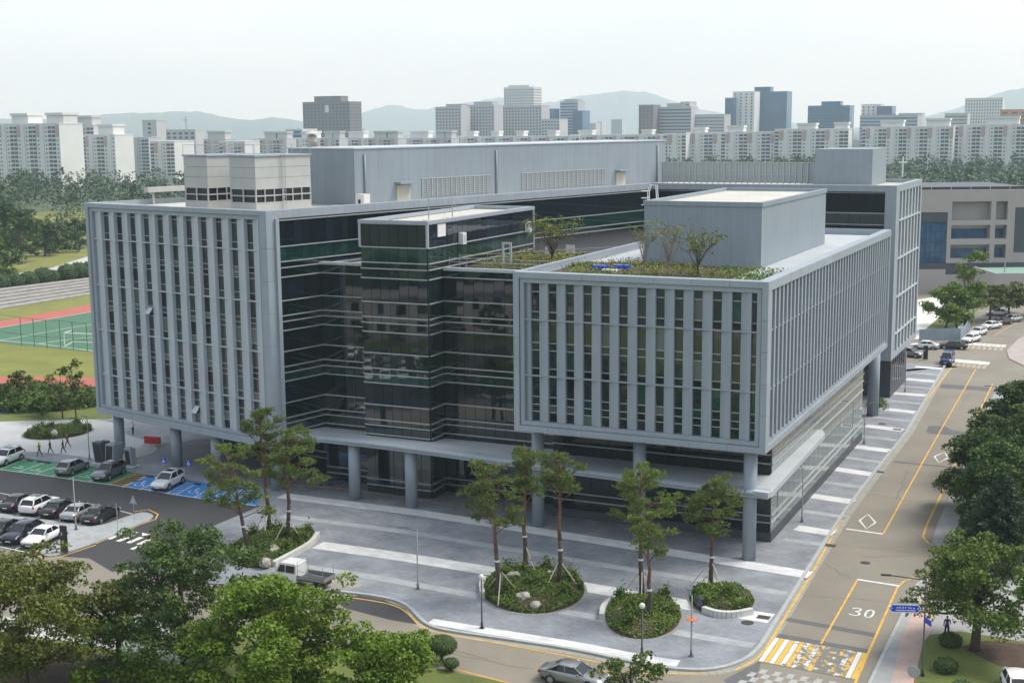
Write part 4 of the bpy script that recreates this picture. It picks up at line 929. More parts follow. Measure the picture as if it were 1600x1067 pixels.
for i, (p, s, lb) in enumerate((( (-0.34, 107.58), .75, 'tall pale boulder at the left edge of the large round bed'), ((0.69, 102.78), .7, 'flat white boulder in the middle of the large round bed'), ((1.64, 101.29), .5, 'small upright brown boulder at the front of the large round bed'), ((2.84, 108.18), .6, 'flat boulder at the back right of the large round bed'),
        ((10.61, 100.23), .6, 'upright boulder beside the two pine trunks'), ((8.47, 99.85), .45, 'small rounded boulder at the left of the two pines bed'), ((14.79, 101.38), .75, 'dark grey boulder at the left of the smallest bed'), ((-21.56, 115.55), .7, 'pale boulder among plants in the bed with the curved wall'), ((-21.88, 112.25), .7, 'grey boulder at the lower tip of the curved wall bed'), ((-57.36, 163.3), .7, 'pale boulder in the oval bed left of the building'))):
    rng = np.random.default_rng(90+i); bm = bmesh.new(); bmesh.ops.create_icosphere(bm, subdivisions=2, radius=1)
    for v in bm.verts:
        f_ = 1+.22*math.sin(v.co.x*3+i)+.18*math.cos(v.co.y*4+i*2)+rng.normal(0, .05); v.co = Vector((v.co.x*f_*s*rng.uniform(.97, 1.03), v.co.y*f_*s*.75, v.co.z*f_*s*.6))
    me = bpy.data.meshes.new('boulder'); bm.to_mesh(me); bm.free(); me.materials.append(STONE if i != 6 else DARK)
    o = bpy.data.objects.new('boulder', me); o.location = (p[0], p[1], .45+s*.25); o.rotation_euler[2] = i*1.3; link(o); tag(o, lb, 'boulder', 'boulders in the planting beds')
# timber stakes that hold the pines
STK = mat('pale_timber_stake', (.48, .44, .36), .8)
sk = 0
for (bp, names) in ((PB[3], 'leftmost pine of the large round bed'), (PB[4], 'slim pine at the back of the large round bed'), (PB[5], 'crooked pine of the large round bed'), (PB[6], 'tall pine near the kerb'), (PB[8], 'single pine of the smallest bed'), (PB[2], 'wide pine of the curved wall bed'), (PB[1], 'tallest pine of the curved wall bed')):
    x, y = bp[0]; t = empty('tree_brace', (x, y, .3)); tag(t, 'timber stakes propping the '+names, 'tree stakes', 'timber braces of the plaza pines')
    for k in range(3):
        a = .4+k*2.09+sk*.7; MB().tube([(x+1.75*math.cos(a), y+1.75*math.sin(a), .35), (x+.1*math.cos(a), y+.1*math.sin(a), 2.5)], .045, 6).build('stake', STK, t)
    sk += 1

# ---------------- foreground and street trees
FT = [(-33.48, 86.46), (-28.21, 90.5), (-23.42, 90.16), (-15.64, 83.24), (-8.89, 81.19), (7.38, 80.85), (-40.75, 93.61)]
HH = [9.53, 6.61, 10.32, 8.67, 6.1, 4.86, 8.15]
broadleaf('broadleaf_tree', P3(FT[0], .1), HH[0], 6.2, 'olive brown spreading tree in the lower left corner', LF_OLIVE, nc=180, cr=1.1, per=225, size=0.20, seed=41, h0=.22, trunk_r=.3)
broadleaf('broadleaf_tree', P3(FT[1], .1), HH[1], 3.2, 'small olive tree with a dark trunk between two larger crowns', LF_OLIVE, nc=80, cr=.85, per=195, size=0.20, seed=42, h0=.34, trunk_r=.22)
broadleaf('broadleaf_tree', P3(FT[2], .1), HH[2], 5.9, 'dark green tree hiding the crosswalk at the lot entrance', LF_DARK, nc=170, cr=1.1, per=225, size=0.20, seed=43, h0=.16, trunk_r=.32)
broadleaf('broadleaf_tree', P3(FT[3], .1), HH[3], 5.3, 'large bright green tree in front of the white truck', LF_BRIGHT, nc=215, cr=1.12, per=240, size=0.20, seed=44, h0=.2, trunk_r=.36)
broadleaf('broadleaf_tree', P3(FT[4], .1), HH[4], 3.3, 'bright green tree beside the clipped round shrubs', LF_BRIGHT, nc=150, cr=1.05, per=240, size=0.20, seed=45, h0=.15, trunk_r=.3)
broadleaf('broadleaf_tree', P3(FT[5], .1), HH[5], 2.3, 'small green tree top covering the nose of the grey sedan', LF_MID, nc=50, cr=.7, per=255, size=0.19, seed=46, h0=.3, trunk_r=.15)
RT = [((33.45, 92.35), 8.34), ((42.11, 111.59), 7.95), ((47.38, 127.06), 10.26), ((55.19, 140.17), 10.9), ((46.28, 129.35), 7.22), ((62.07, 156.25), 8.67)]
broadleaf('broadleaf_tree', P3(RT[0][0], .15), RT[0][1], 4.6, 'green round tree over the lawn behind the blue street sign', LF_MID, nc=190, cr=.95, per=255, size=0.20, seed=51, h0=.32, trunk_r=.34)
conifer(P3(RT[1][0], .15), RT[1][1], 4.3, 'dark drooping cedar across the street above the round green tree', 52)
broadleaf('broadleaf_tree', P3(RT[2][0], .15), RT[2][1], 4.8, 'broad green street tree next above the dark cedar', LF_DARK, nc=190, cr=1.05, per=210, size=0.22, seed=53, h0=.18, trunk_r=.3)
broadleaf('broadleaf_tree', P3(RT[3][0], .15), RT[3][1], 4.2, 'darker street tree at the picture edge higher up the street', LF_DARK, nc=170, cr=1.05, per=140, size=.3, seed=54, h0=.18, trunk_r=.3)
broadleaf('broadleaf_tree', P3(RT[4][0], .15), RT[4][1], 3.0, 'lower bushy tree nearest the yellow street edge line', LF_MID, nc=70, cr=.9, per=195, size=0.22, seed=55, h0=.12, trunk_r=.2)
conifer(P3(RT[5][0], .15), RT[5][1], 3.0, 'dark conifer at the picture edge beside the farthest street lamp', 56)
XT = [((45.25, 117.86), 9.45), ((43.51, 117.92), 6.72), ((51.42, 126.93), 10.33), ((51.07, 136.41), 7.7), ((59.36, 153.12), 6.23)]
for i, (lf, R_, lb) in enumerate(((LF_DARK, 4.2, 'green street tree close behind the dark cedar at the edge'), (LF_DARK, 3.0, 'darker bushy tree between the cedar and the kerb'), (LF_MID, 4.2, 'large green tree at the picture edge above the cedar'), (LF_MID, 3.6, 'green tree in the middle of the dense street row'), (LF_DARK, 3.2, 'dark tree near the top of the dense street row'))):
    broadleaf('broadleaf_tree', P3(XT[i][0], .15), XT[i][1], R_, lb, lf, nc=150, cr=1.0, per=210, size=0.22, seed=150+i, h0=.12, trunk_r=.25)
GT = [((79.43, 242.0), 9.34), ((85.78, 250.41), 14.0), ((92.88, 256.76), 6.63), ((97.67, 259.97), 6.73), ((103.2, 263.23), 5.11), ((82.26, 244.17), 7.62)]
for i, (gt, R_, lf, lb) in enumerate(((GT[0], 3.6, LF_BRIGHT, 'bright green tree at the corner of the fenced yard'), (GT[1], 4.4, LF_BRIGHT, 'tallest bright green tree before the beige hall'), (GT[2], 4.6, LF_OLIVE, 'olive tree beside the line of parked cars, nearest the yard fence'), (GT[3], 5.0, LF_OLIVE, 'wide olive tree overhanging the farthest parked cars'), (GT[4], 4.6, LF_OLIVE, 'olive tree at the picture edge by the far street'), (GT[5], 3.2, LF_BRIGHT, 'lower bright tree between the yard corner and the tallest one'))):
    broadleaf('broadleaf_tree', P3(gt[0], .1), gt[1], R_, lb, lf, nc=60, cr=1.3, per=55, size=.42, seed=60+i, h0=.2 if i < 2 or i == 5 else .35, trunk_r=.22)
LT = [((-70.62, 187.65), 4.43), ((-60.04, 174.49), 7.35), ((-63.51, 176.64), 3.07), ((-57.5, 172.43), 8.53), ((-70.45, 181.07), 3.59)]
for i, (gt, R_, lf, lb) in enumerate(((LT[0], 2.2, LF_MID, 'young tree before the red track left of the building'), (LT[1], 2.9, LF_MID, 'young tree with a full crown rising from the oval bed'), (LT[2], 2.4, LF_COVER, 'low bushy shrub tree on the grassy bank'), (LT[3], 2.2, LF_MID, 'thin young tree close to the corner of the left wing'), (LT[4], 2.2, LF_DARK, 'small tree at the left edge of the grassy bank'))):
    broadleaf('young_tree', P3(gt[0], .05), gt[1], R_, lb, lf, nc=40, cr=.8, per=70, size=.3, seed=70+i, h0=.3, trunk_r=.1)
# big trees beyond the playing field
BT = [((-138.45, 364.06), 20.87), ((-145.71, 394.68), 16.59), ((-143.51, 410.34), 10.82), ((-142.46, 436.53), 9.99), ((-143.09, 420.87), 8.63), ((-131.83, 340.6), 11.41)]
for i, (gt, R_, lf, lb) in enumerate(((BT[0], 9, LF_DARK, 'tall very dark tree at the left edge above the stands'), (BT[1], 6, LF_DARK, 'dark tree right of the tallest one above the stands'), (BT[2], 5, LF_MID, 'green tree at the middle of the far bank'), (BT[3], 5.5, LF_DARK, 'tree at the far bank beside the left wing edge'), (BT[4], 5, LF_MID, 'low round tree between two taller ones on the far bank'), (BT[5], 5, LF_COVER, 'pale green bush tree at the left edge below the dark tree'))):
    broadleaf('broadleaf_tree', P3(gt[0], 0), gt[1], R_, lb, lf, nc=60, cr=R_*.3, per=22, size=.8, seed=80+i, h0=.1, trunk_r=.3)
# clipped hedge balls by the stands
HB = [((-121.37, 315.83), 2.6), ((-119.34, 319.43), 2.5), ((-117.26, 323.12), 2.4), ((-115.92, 329.63), 2.6), ((-115.22, 333.67), 2.0), ((-112.67, 337.66), 2.6), ((-111.07, 341.83), 2.6), ((-110.25, 347.66), 2.4)]
def ball(name, p, r, zc, label, leaf, cat, group, seed, per=70, size=.3, flat=.9, stem=True):
    rng = np.random.default_rng(seed); t = empty(name, (p[0], p[1], .05)); tag(t, label, cat, group)
    n = int(per*r*r*4); d = rng.normal(size=(n, 3)); d /= np.linalg.norm(d, axis=1)[:, None]
    C = d*(r*rng.uniform(.88, 1.02, size=n))[:, None]; C[:, 2] *= flat; C[:, 2] += zc
    N = d
    obj('foliage', quad_mesh('foliage', quads(C, size*rng.uniform(.7, 1.2, size=n), rng, .2), leaf), t)
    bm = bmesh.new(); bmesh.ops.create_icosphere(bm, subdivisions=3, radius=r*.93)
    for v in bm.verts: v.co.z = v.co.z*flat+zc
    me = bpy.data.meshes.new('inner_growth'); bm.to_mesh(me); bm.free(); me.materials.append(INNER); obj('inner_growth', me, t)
    if stem:
        mb = MB().tube([(0, 0, -.1), (0, 0, zc)], .12, 6); me = bpy.data.meshes.new('stem'); me.from_pydata(mb.v, [], mb.f); me.materials.append(BARK); obj('stem', me, t)
    return t
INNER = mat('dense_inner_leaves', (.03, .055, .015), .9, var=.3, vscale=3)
ordn = ['first', 'second', 'third', 'fourth', 'small fifth', 'sixth', 'seventh', 'eighth']
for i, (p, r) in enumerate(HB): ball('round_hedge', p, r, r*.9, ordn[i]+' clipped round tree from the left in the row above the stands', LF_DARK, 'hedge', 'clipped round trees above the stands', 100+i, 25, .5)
TB = [(-7.5, 90.25), (-5.28, 91.47), (-6.54, 89.55), (-4.52, 89.73)]
for i, (r, zc, lb) in enumerate(((1.0, 1.35, 'clipped dome shrub on a stem beside the bright green tree'), (1.15, 1.2, 'larger clipped dome shrub nearest the front road'), (.5, .55, 'small clipped ball at the foot of the first dome shrub'), (.6, .55, 'small clipped ball right of the larger dome shrub'))):
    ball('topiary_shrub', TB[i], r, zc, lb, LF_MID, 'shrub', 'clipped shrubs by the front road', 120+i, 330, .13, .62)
SB = [(31.97, 93.24), (30.15, 88.61), (30.03, 84.66)]
for i, lb in enumerate(('dark round shrub at the lawn edge beside the walker', 'wide dark shrub on the lawn behind the street lamp', 'dark shrub top at the bottom edge beside the white car')):
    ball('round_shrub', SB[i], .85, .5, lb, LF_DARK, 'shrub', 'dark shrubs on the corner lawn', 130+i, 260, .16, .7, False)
rng = np.random.default_rng(5)
hs_ = empty('leafy_shrub', (-24.81, 85.96, 0.1)); tag(hs_, 'bright leafy shrub at the bottom edge under the dark tree', 'shrub')
cl = [(rng.uniform(-4.5, 4.5), rng.uniform(-1.6, 1.6), rng.uniform(.6, 2.0), rng.uniform(.6, 1.0)) for _ in range(46)]
C, S = clump_leaves(rng, cl, 190, .24); obj('foliage', quad_mesh('foliage', quads(C, S, rng, .5), LF_BRIGHT), hs_)

# planted bank between the court and the track
def bank(name, label, pts, n, hh, lf, seed, size=.34):
    rng = np.random.default_rng(seed); xs = [p[0] for p in pts]; ys = [p[1] for p in pts]; m_ = len(pts); cl = []
    while len(cl) < n:
        x, y = rng.uniform(min(xs), max(xs)), rng.uniform(min(ys), max(ys)); c = False
        for i in range(m_):
            a, b = pts[i], pts[i-1]
            if (a[1] > y) != (b[1] > y) and x < (b[0]-a[0])*(y-a[1])/(b[1]-a[1])+a[0]: c = not c
        if c: cl.append((x, y, rng.uniform(.1, hh), rng.uniform(.6, 1.3)))
    C, S = clump_leaves(rng, cl, 60, size); o0 = C.mean(0); o0[2] = 0
    o = bpy.data.objects.new(name, quad_mesh(name, quads(C-o0, S, rng, .4), lf)); o.location = o0; link(o); tag(o, label, 'shrubbery', None, 'stuff')
bank('bank_planting', 'dense green shrubs on the bank between the pale court and the red track', [(-73.71, 177.07), (-69.62, 177.71), (-62.99, 178.66), (-57.79, 182.23), (-59.72, 190.38), (-69.98, 193.71), (-78.65, 189.39)], 420, 1.5, LF_COVER, 301)
bank('bank_planting', 'dark undergrowth below the trees beyond the stands', [(-157.97, 382.84), (-151.67, 411.12), (-150.99, 444.51), (-154.45, 489.95), (-173.44, 551.07), (-182.93, 517.81), (-195.21, 474.75)], 380, 2.5, LF_MID, 302, .6)
bank('bank_planting', 'low plants along the foot of the back column by the street', [(47.99, 175.46), (49.35, 175.4), (50.89, 180.4), (49.85, 180.44)], 24, .5, LF_COVER, 303, .22)

# ---------------- roof garden on the right wing and middle block
RG = empty('roof_garden', (*FR.w(-14, 10), 24.15)); tag(RG, 'planted roof garden of herbs and grasses around the grey penthouse', 'roof garden')
def roofplants(nm, x0, x1, y0, y1, z, n, lf, hh, sz, seed, par=RG):
    rng = np.random.default_rng(seed); sp = [(rng.uniform(x0, x1), rng.uniform(y0, y1), rng.uniform(.5, 1.6)) for _ in range(max(3, int((x1-x0)*(y1-y0)*.12)))]
    C = []
    for _ in range(n):
        s = sp[rng.integers(len(sp))]; x = min(x1, max(x0, s[0]+rng.normal(0, s[2]))); y = min(y1, max(y0, s[1]+rng.normal(0, s[2])))
        w = FR.w(x, y); C.append((w[0]-ORG[par.name][0], w[1]-ORG[par.name][1], z-ORG[par.name][2]+abs(rng.normal(0, hh))))
    C = np.array(C); o = obj(nm, quad_mesh(nm, quads(C, sz*rng.uniform(.6, 1.3, size=n), rng, .3), lf), par); o['kind'] = 'stuff'
MB().box(FR, -22.8, -5.4, 3.0, 16.5, 24.152, 24.3).build('soil', SOIL, RG)
roofplants('herbs', -22.5, -2.2, 4.5, 16, 24.3, 2600, LF_COVER, .14, .24, 1)
roofplants('yellow_herbs', -22.5, -9, 6.5, 16.5, 24.3, 1800, LF_YEL, .28, .22, 2)
roofplants('tall_grasses', -9, -1.6, 4.5, 14, 24.3, 900, LF_MID, .35, .22, 3)
MB().box(FR, -36.2, -23.6, 14.5, 30, 23.21, 23.5).build('soil', SOIL, RG)
roofplants('herbs', -36, -24, 14.8, 30, 23.5, 6000, LF_YEL, .28, .24, 4)
roofplants('sedum', -36, -24, 12.5, 17, 23.4, 2600, LF_COVER, .15, .22, 5)
BT_ = [((-13.52, 6.88), 28.9), ((-11.3, 7.13), 29.4), ((-10.64, 7.95), 28.89), ((-8.56, 7.59), 28.37)]
def rooftree(nm, xy, h, R_, lb, lf, seed, per=34, bark=PALEBARK, zb=24.3, stems=9):
    w = FR.w(*xy); rng = np.random.default_rng(seed); t = empty(nm, (*w, zb)); tag(t, lb, 'tree', 'trees in the roof garden')
    mb = MB(); mb.tube([(0, 0, -.1), (.05, 0, h*.3)], [.09, .07], 6); cl = []
    for i in range(stems):
        a = i*2.4+rng.uniform(-.3, .3); r = R_*rng.uniform(.35, 1); e = Vector((r*math.cos(a), r*math.sin(a), h*rng.uniform(.7, .97)))
        s0 = Vector((.03, 0, h*rng.uniform(.12, .32))); m1 = s0.lerp(e, .55)+Vector((-e.x*.15, -e.y*.15, .1)); mb.tube([s0, m1, e], [.05, .03, .01], 5); cl.append((*e, .55))
        for k in range(5):
            f_ = m1.lerp(e, rng.uniform(0, .8)); q = f_+Vector(rng.normal(0, .45, 3).tolist())+Vector((0, 0, .3)); mb.tube([f_, q], [.02, .006], 4); cl.append((*q, .4))
    C, S = clump_leaves(rng, cl, per, .17); obj('crown', quad_mesh('crown', quads(C, S, rng, .3), lf), t)
    me = bpy.data.meshes.new('trunk'); me.from_pydata(mb.v, [], mb.f); me.materials.append(bark); obj('trunk', me, t)
rooftree('roof_tree', BT_[0][0], BT_[0][1]-24.3, 1.5, 'slender pale stemmed tree at the left corner of the roof penthouse', LF_OLIVE, 140, 30)
rooftree('roof_tree', BT_[1][0], BT_[1][1]-24.3, 2.1, 'largest fan shaped bare stemmed tree before the roof penthouse', LF_OLIVE, 141, 34, stems=13)
rooftree('roof_tree', BT_[3][0], BT_[3][1]-24.3, 2.3, 'leafier roof tree to the right of the fan shaped one', LF_OLIVE, 143, 75, BARK, stems=12)
xy = (-28.73, 20.48)
rooftree('roof_tree', xy, 28.28-23.5, 3.3, 'wide olive crowned tree on the garden roof beside the glass tower', LF_OLIVE, 144, 95, BARK, 23.5, 18)

# ---------------- woods and mountains far behind
def wood(name, label, pts, n, hmin, hmax, seed, lf, q=110, sz=1.15, conif=.3):
    rng = np.random.default_rng(seed); Cs, Ss = [], []
    xs = [p[0] for p in pts]; ys = [p[1] for p in pts]; m_ = len(pts); k = 0
    while k < n:
        x, y = rng.uniform(min(xs), max(xs)), rng.uniform(min(ys), max(ys)); c = False
        for i in range(m_):
            a, b = pts[i], pts[i-1]
            if (a[1] > y) != (b[1] > y) and x < (b[0]-a[0])*(y-a[1])/(b[1]-a[1])+a[0]: c = not c
        if not c: continue
        k += 1; h = rng.uniform(hmin, hmax); R_ = h*rng.uniform(.28, .42)
        d = rng.normal(size=(q, 3)); d /= np.linalg.norm(d, axis=1)[:, None]; d[:, 2] = d[:, 2]*.8+.1
        cone = rng.uniform() < conif
        P = d*np.array([R_, R_, h*.42])*rng.uniform(.7, 1.05, size=q)[:, None]
        if cone: P[:, :2] *= (.75-.65*(P[:, 2]/(h*.42)))[:, None]*.8
        Cs.append(P+np.array([x, y, h*.56])); Ss.append(np.full(q, sz*h/14)*rng.uniform(.7, 1.4, size=q))
    C = np.concatenate(Cs); S = np.concatenate(Ss); o0 = C.mean(0); o0[2] = 0
    o = bpy.data.objects.new(name, quad_mesh(name, quads(C-o0, S, rng, .35, 1.4), lf)); o.location = o0; link(o); tag(o, label, 'wood', None, 'stuff')
wood('wood', 'mixed green wood in front of the left apartment blocks', [(-420, 560), (-120, 520), (-60, 620), (-60, 800), (-480, 800)], 420, 10, 20, 1, LF_WOOD)
wood('wood', 'pale green trees along the far edge of the playing field', [(-300, 470), (-120, 430), (-100, 500), (-300, 560)], 110, 6, 12, 2, LF_WOOD2)
wood('wood', 'dark green wood between the beige hall and the long white apartments', [(120, 520), (700, 480), (900, 900), (60, 980), (60, 640)], 1300, 11, 19, 3, LF_WOOD, conif=.45)
wood('wood', 'dark trees behind the rear roof in front of white apartments', [(-60, 700), (160, 640), (220, 960), (-120, 1000)], 300, 12, 19, 4, LF_WOOD, conif=.5)


# ================================================================= town and hills behind
CWH = mat('white_apartment_paint', (.63, .635, .62), .8, var=.06, vscale=.05); CWG = mat('pale_grey_apartment_paint', (.46, .47, .47), .8, var=.05, vscale=.05)
CPK = mat('pinkish_facade_panel', (.44, .33, .30), .8); CDK = mat('dark_window_band', (.055, .065, .075), .3); CTN = mat('brown_granite_tower', (.19, .17, .16), .7, var=.1, vscale=.05)
CBL = mat('blue_curtain_glass', (.05, .13, .22), .25, var=.2, vscale=.03); CGR = mat('grey_office_stone', (.42, .425, .43), .7); CORG = mat('orange_brick', (.50, .25, .09), .8); CTE = mat('teal_mural', (.10, .36, .38), .8)
CBG = mat('beige_render', (.37, .34, .325), .8, var=.05, vscale=.3)
def tower(name, label, cat, X0, X1, D, zt, dep=14, deg=25.13, floor=2.8, bay=3.4, wall=None, win=None, wfrac=.55, hfrac=.5, end='plain', heads=(), zb=0, group=None, slab=False, bands=False):
    """block whose front runs X0..X1 at distance D; windows are dark boxes set proud in one part, the recess look put into their colour"""
    wall = wall or CWH; win = win or CDK
    th = rad(deg); F = Frame((X1, D), deg); wdt = (X1-X0)/max(.2, math.cos(th)-math.sin(th)*X0/D*-0) if False else (X1-X0)/(math.cos(th)+math.sin(th)*((X0+X1)/2)/D)
    t = empty(name, (X1, D, 0)); tag(t, label, cat, group)
    MB().box(F, -wdt, 0, 0, dep, zb-1, zt).build('wall', wall, t)
    mb = MB(); nf = max(1, int((zt-1.0)/floor)); nb = max(1, int(wdt/bay)); bw = wdt/nb
    for f_ in range(nf):
        z = zt-1.0-(f_+1)*floor+floor*.25
        if z < 1: break
        for b in range(nb):
            x = -wdt+b*bw
            if bands:
                if b == 0: mb.box(F, -wdt+.4, -.4, -.12, .1, z, z+floor*hfrac)
                continue
            if slab and b % 5 == 2: continue
            if slab:
                q = .84 if b % 5 in (0, 4) else .38; j = .5*bw*(1-q); hh = .62 if q > .5 else .40; mb.box(F, x+j, x+bw-j, -.10, .1, z+(0 if q > .5 else .3), z+floor*hh); continue  # recessed balconies drawn as wide dark boxes, their shade put into the colour
            j = .5*bw*(1-wfrac); mb.box(F, x+j, x+bw-j, -.10, .1, z, z+floor*hfrac)
        if end == 'windows':
            ne = max(1, int(dep/bay)); be = dep/ne
            for b in range(ne): mb.box(F, -.1, .10, b*be+be*.2, b*be+be*.8, z, z+floor*hfrac)
    o = mb.build('window_grid', win, t); o['kind'] = 'stuff'
    if slab:     # projecting balcony parapets and stair shafts
        mb = MB()
        for f_ in range(nf):
            z = zt-1.0-(f_+1)*floor
            if z < 1: break
            for b in range(nb):
                if b % 5 in (0, 4): mb.box(F, -wdt+b*bw+.2, -wdt+(b+1)*bw-.2, -.9, 0, z-.15, z+floor*.26)
        o = mb.build('balcony_parapets', wall, t); o['kind'] = 'stuff'
        for b in range(2, nb, 5): pbox('stair_shaft', t, F, -wdt+b*bw+bw*.05, -wdt+b*bw+bw*.95, -.7, 0, zb, zt+.1, wall)
        for b in range(1, nb, 5): pbox('pink_panel', t, F, -wdt+b*bw+.1, -wdt+(b+1)*bw-.1, -.13, -.11, zt-7.5, zt-.6, CPK)
    pbox('roof_edge', t, F, -wdt-.2, .2, -.2, dep+.2, zt, zt+.7, wall)
    for (a, b, h) in heads:
        pbox('machine_room', t, F, -wdt+(wdt)*a, -wdt+wdt*b, dep*.2, dep*.8, zt+.7, zt+h, wall); pbox('machine_room_cap', t, F, -wdt+wdt*a-.5, -wdt+wdt*b+.5, dep*.15, dep*.85, zt+h, zt+h+1.6 if slab else zt+h+.4, wall)
    return t, F, wdt
def E2(*a): return a
APT = [(-368.63, -299.78, 900, 42.23), (-323.7, -307.64, 1000, 41.27), (-310.69, -286.59, 980, 34.24), (-306.75, -288.87, 1080, 31.56), (-272.0, -253.66, 1020, 28.89), (-260.87, -242.36, 1150, 28.94), (-226.32, -206.44, 1050, 28.13), (-214.04, -190.09, 1150, 29.03), (-194.36, -168.8, 1200, 28.94), (-165.99, -149.23, 1180, 28.9), (-152.9, -126.2, 1200, 28.56), (-120.94, -95.35, 1150, 28.73), (-97.01, -65.99, 1170, 28.31), (-64.23, -48.86, 1120, 28.53), (-50.69, 58.75, 1150, 29.07), (49.7, 108.55, 1130, 29.87), (97.86, 125.46, 1100, 30.03), (122.15, 140.55, 1080, 30.74), (140.55, 169.18, 1080, 31.29), (165.03, 207.69, 1060, 31.6), (200.79, 257.83, 1030, 33.51), (259.26, 327.89, 1000, 34.64), (320.79, 400.11, 980, 35.66)]
def apt(i, label, **k): return tower('apartment_block', label, 'apartment block', *APT[i][:3], APT[i][3], group='white apartment blocks along the horizon', slab=True, **k)
apt(0, 'long white apartment slab at the left edge with two roof machine rooms', heads=((.50, .66, 6), (.84, 1.0, 6)), dep=22)
apt(1, 'grey apartment block half hidden behind the leftmost slab', wall=CWG, heads=((.1, .8, 6),), dep=16)
apt(2, 'white apartment block with one machine room, second from the left edge', heads=((.4, .85, 6.5),), dep=20)
apt(3, 'pale blue apartment block with a teal end mural', wall=CWG, dep=16)
apt(4, 'lower white apartment block right of the teal mural', heads=(), dep=24)
apt(5, 'pale grey apartment block behind the cooling towers', wall=CWG, heads=((.1, .9, 6),))
apt(6, 'white apartment block with pink stripes above the cooling towers', dep=20)
nm_ = ['left of the blue panelled building', 'just behind the conical vent', 'between the vent and the brown tower', 'directly below the brown tower', 'right of the brown tower foot', 'left of the long row above the long penthouse', 'narrow one next to the long row']
for i in range(7, 14): apt(i, 'small white apartment block on the skyline '+nm_[i-7], wall=CWG if i % 2 else CWH, heads=((.15, .55, 5), (.6, .95, 5)) if i % 2 else ((.3, .8, 5),), dep=14)
apt(14, 'very long low white apartment row above the penthouse roof', heads=tuple((a, a+.06, 3.5) for a in (.1, .3, .5, .75)), floor=3)
apt(15, 'white apartment row left of the penthouse end', heads=((.1, .3, 3),), floor=3)
apt(16, 'white apartment row at the right end of the penthouse', heads=((.3, .6, 3),), floor=3)
apt(17, 'narrow white apartment block right of the penthouse end'); apt(18, 'white apartment block with a painted end wall above the mesh screen', heads=((.2, .5, 3),))
apt(19, 'white apartment block above the middle of the mesh screen', heads=((.1, .4, 4),)); apt(20, 'white apartment block above the grey stair house', heads=((.3, .55, 3.5), (.8, .98, 4)))
apt(21, 'long white apartment slab above the small white cross', heads=((.2, .45, 4), (.7, .95, 5)), bay=3); apt(22, 'long white apartment slab at the right edge', heads=((.3, .6, 5),), bay=3)
OFF = [(-229.53, -177.21, 1500, 66.32), (-88.07, -57.88, 1600, 60.97), (-59.33, -18.84, 1620, 63.21), (-20.75, 38.4, 1650, 62.47), (-7.74, 30.97, 1750, 87.47), (38.74, 52.38, 1700, 58.94), (35.99, 56.5, 1550, 45.5), (62.84, 85.28, 1700, 68.16), (78.39, 90.35, 1690, 56.11), (142.47, 158.75, 1500, 59.67), (158.74, 171.66, 1520, 56.32), (165.14, 200.53, 1500, 57.29), (189.69, 200.38, 1510, 62.94), (197.8, 237.48, 1500, 48.61), (253.76, 264.32, 1600, 68.41), (262.68, 288.31, 1600, 75.68), (288.1, 330.85, 1620, 75.88), (340.34, 388.63, 1550, 57.81), (388.79, 410.03, 1500, 58.15), (400.44, 417.21, 1480, 55.68), (374.15, 436.51, 1450, 45.83), (465.21, 489.88, 1450, 47.21), (536.73, 581.26, 1600, 65.73), (487.81, 537.56, 1350, 49.74), (-207.49, -192.12, 1250, 36.84), (-312.26, -300.32, 1150, 45.54), (148.82, 164.8, 2600, 42.6), (194.28, 215.17, 2600, 49.45), (173.69, 182.62, 2700, 45.16), (430.22, 455.73, 1500, 47.99), (-310.81, -274.55, 1180, 37.29)]
def office(i, label, **k): return tower('office_tower' if k.pop('tall', True) else 'office_block', label, 'building', *OFF[i][:3], OFF[i][3], floor=k.pop('floor', 3.6), dep=k.pop('dep', 25), **k)
t_, F_, w_ = office(0, 'dark brown stepped high-rise standing alone on the skyline', wall=CTN, bay=4.5, heads=((.2, .77, 6.5),), end='windows')
pbox('roof_arch', t_, F_, -w_*.52, -w_*.44, -.12, -.02, OFF[0][3]-11, OFF[0][3]-3, CWH)
office(1, 'grey gridded office block, left of the joined pair', wall=CGR, bay=4, wfrac=.5, heads=((.35, .95, 3.5),), tall=False); office(2, 'grey gridded office block, middle of the joined group', wall=CGR, bay=4, wfrac=.5, heads=((.35, .9, 4),), tall=False)
office(3, 'grey gridded office block below the pale tower', wall=CGR, bay=4, wfrac=.5, tall=False); office(4, 'tallest pale white high-rise rising behind the grey offices', wall=CWH, bay=3.5, wfrac=.45, heads=((.1, .8, 3),), end='windows')
office(5, 'narrow dark blue tower beside the grey offices', wall=CBL, bands=True, hfrac=.35); office(6, 'small pale stepped block below the dark blue tower', wall=CWG, tall=False)
office(7, 'slim grey tower standing alone before the highest hill', wall=CGR, win=CBL, bands=True, hfrac=.5, heads=((.15, .9, 2.5),)); office(8, 'lower blue grey shaft joined to the slim tower', wall=CBL, bands=True, hfrac=.35)
office(9, 'dark thin tower with a white zigzag edge', wall=CTN, wfrac=.35, bay=4); office(10, 'blue glass slice between the zigzag tower and brown block', wall=CBL, bands=True)
office(11, 'beige brown office block with long window bands', wall=CGR, bands=True, tall=False, heads=((.2, .7, 4),)); office(12, 'beige shaft rising from the beige brown office block', wall=CGR, tall=True, bay=5); office(13, 'low beige hall right of the beige shaft', wall=CGR, bands=True, hfrac=.25, tall=False)
office(14, 'narrow blue glass tower left of the white slab tower', wall=CBL, bands=True, hfrac=.3); office(15, 'white slab tower with dotted windows between blue glass towers', wall=CWH, wfrac=.3, bay=6); office(16, 'wide blue glass tower with a flat overhanging roof', wall=CBL, bands=True, hfrac=.3, heads=((.05, .5, 6),))
office(17, 'blue glass office block with a flat roof plate, standing alone', wall=CBL, bands=True, hfrac=.3, heads=((.3, .75, 5),), tall=False)
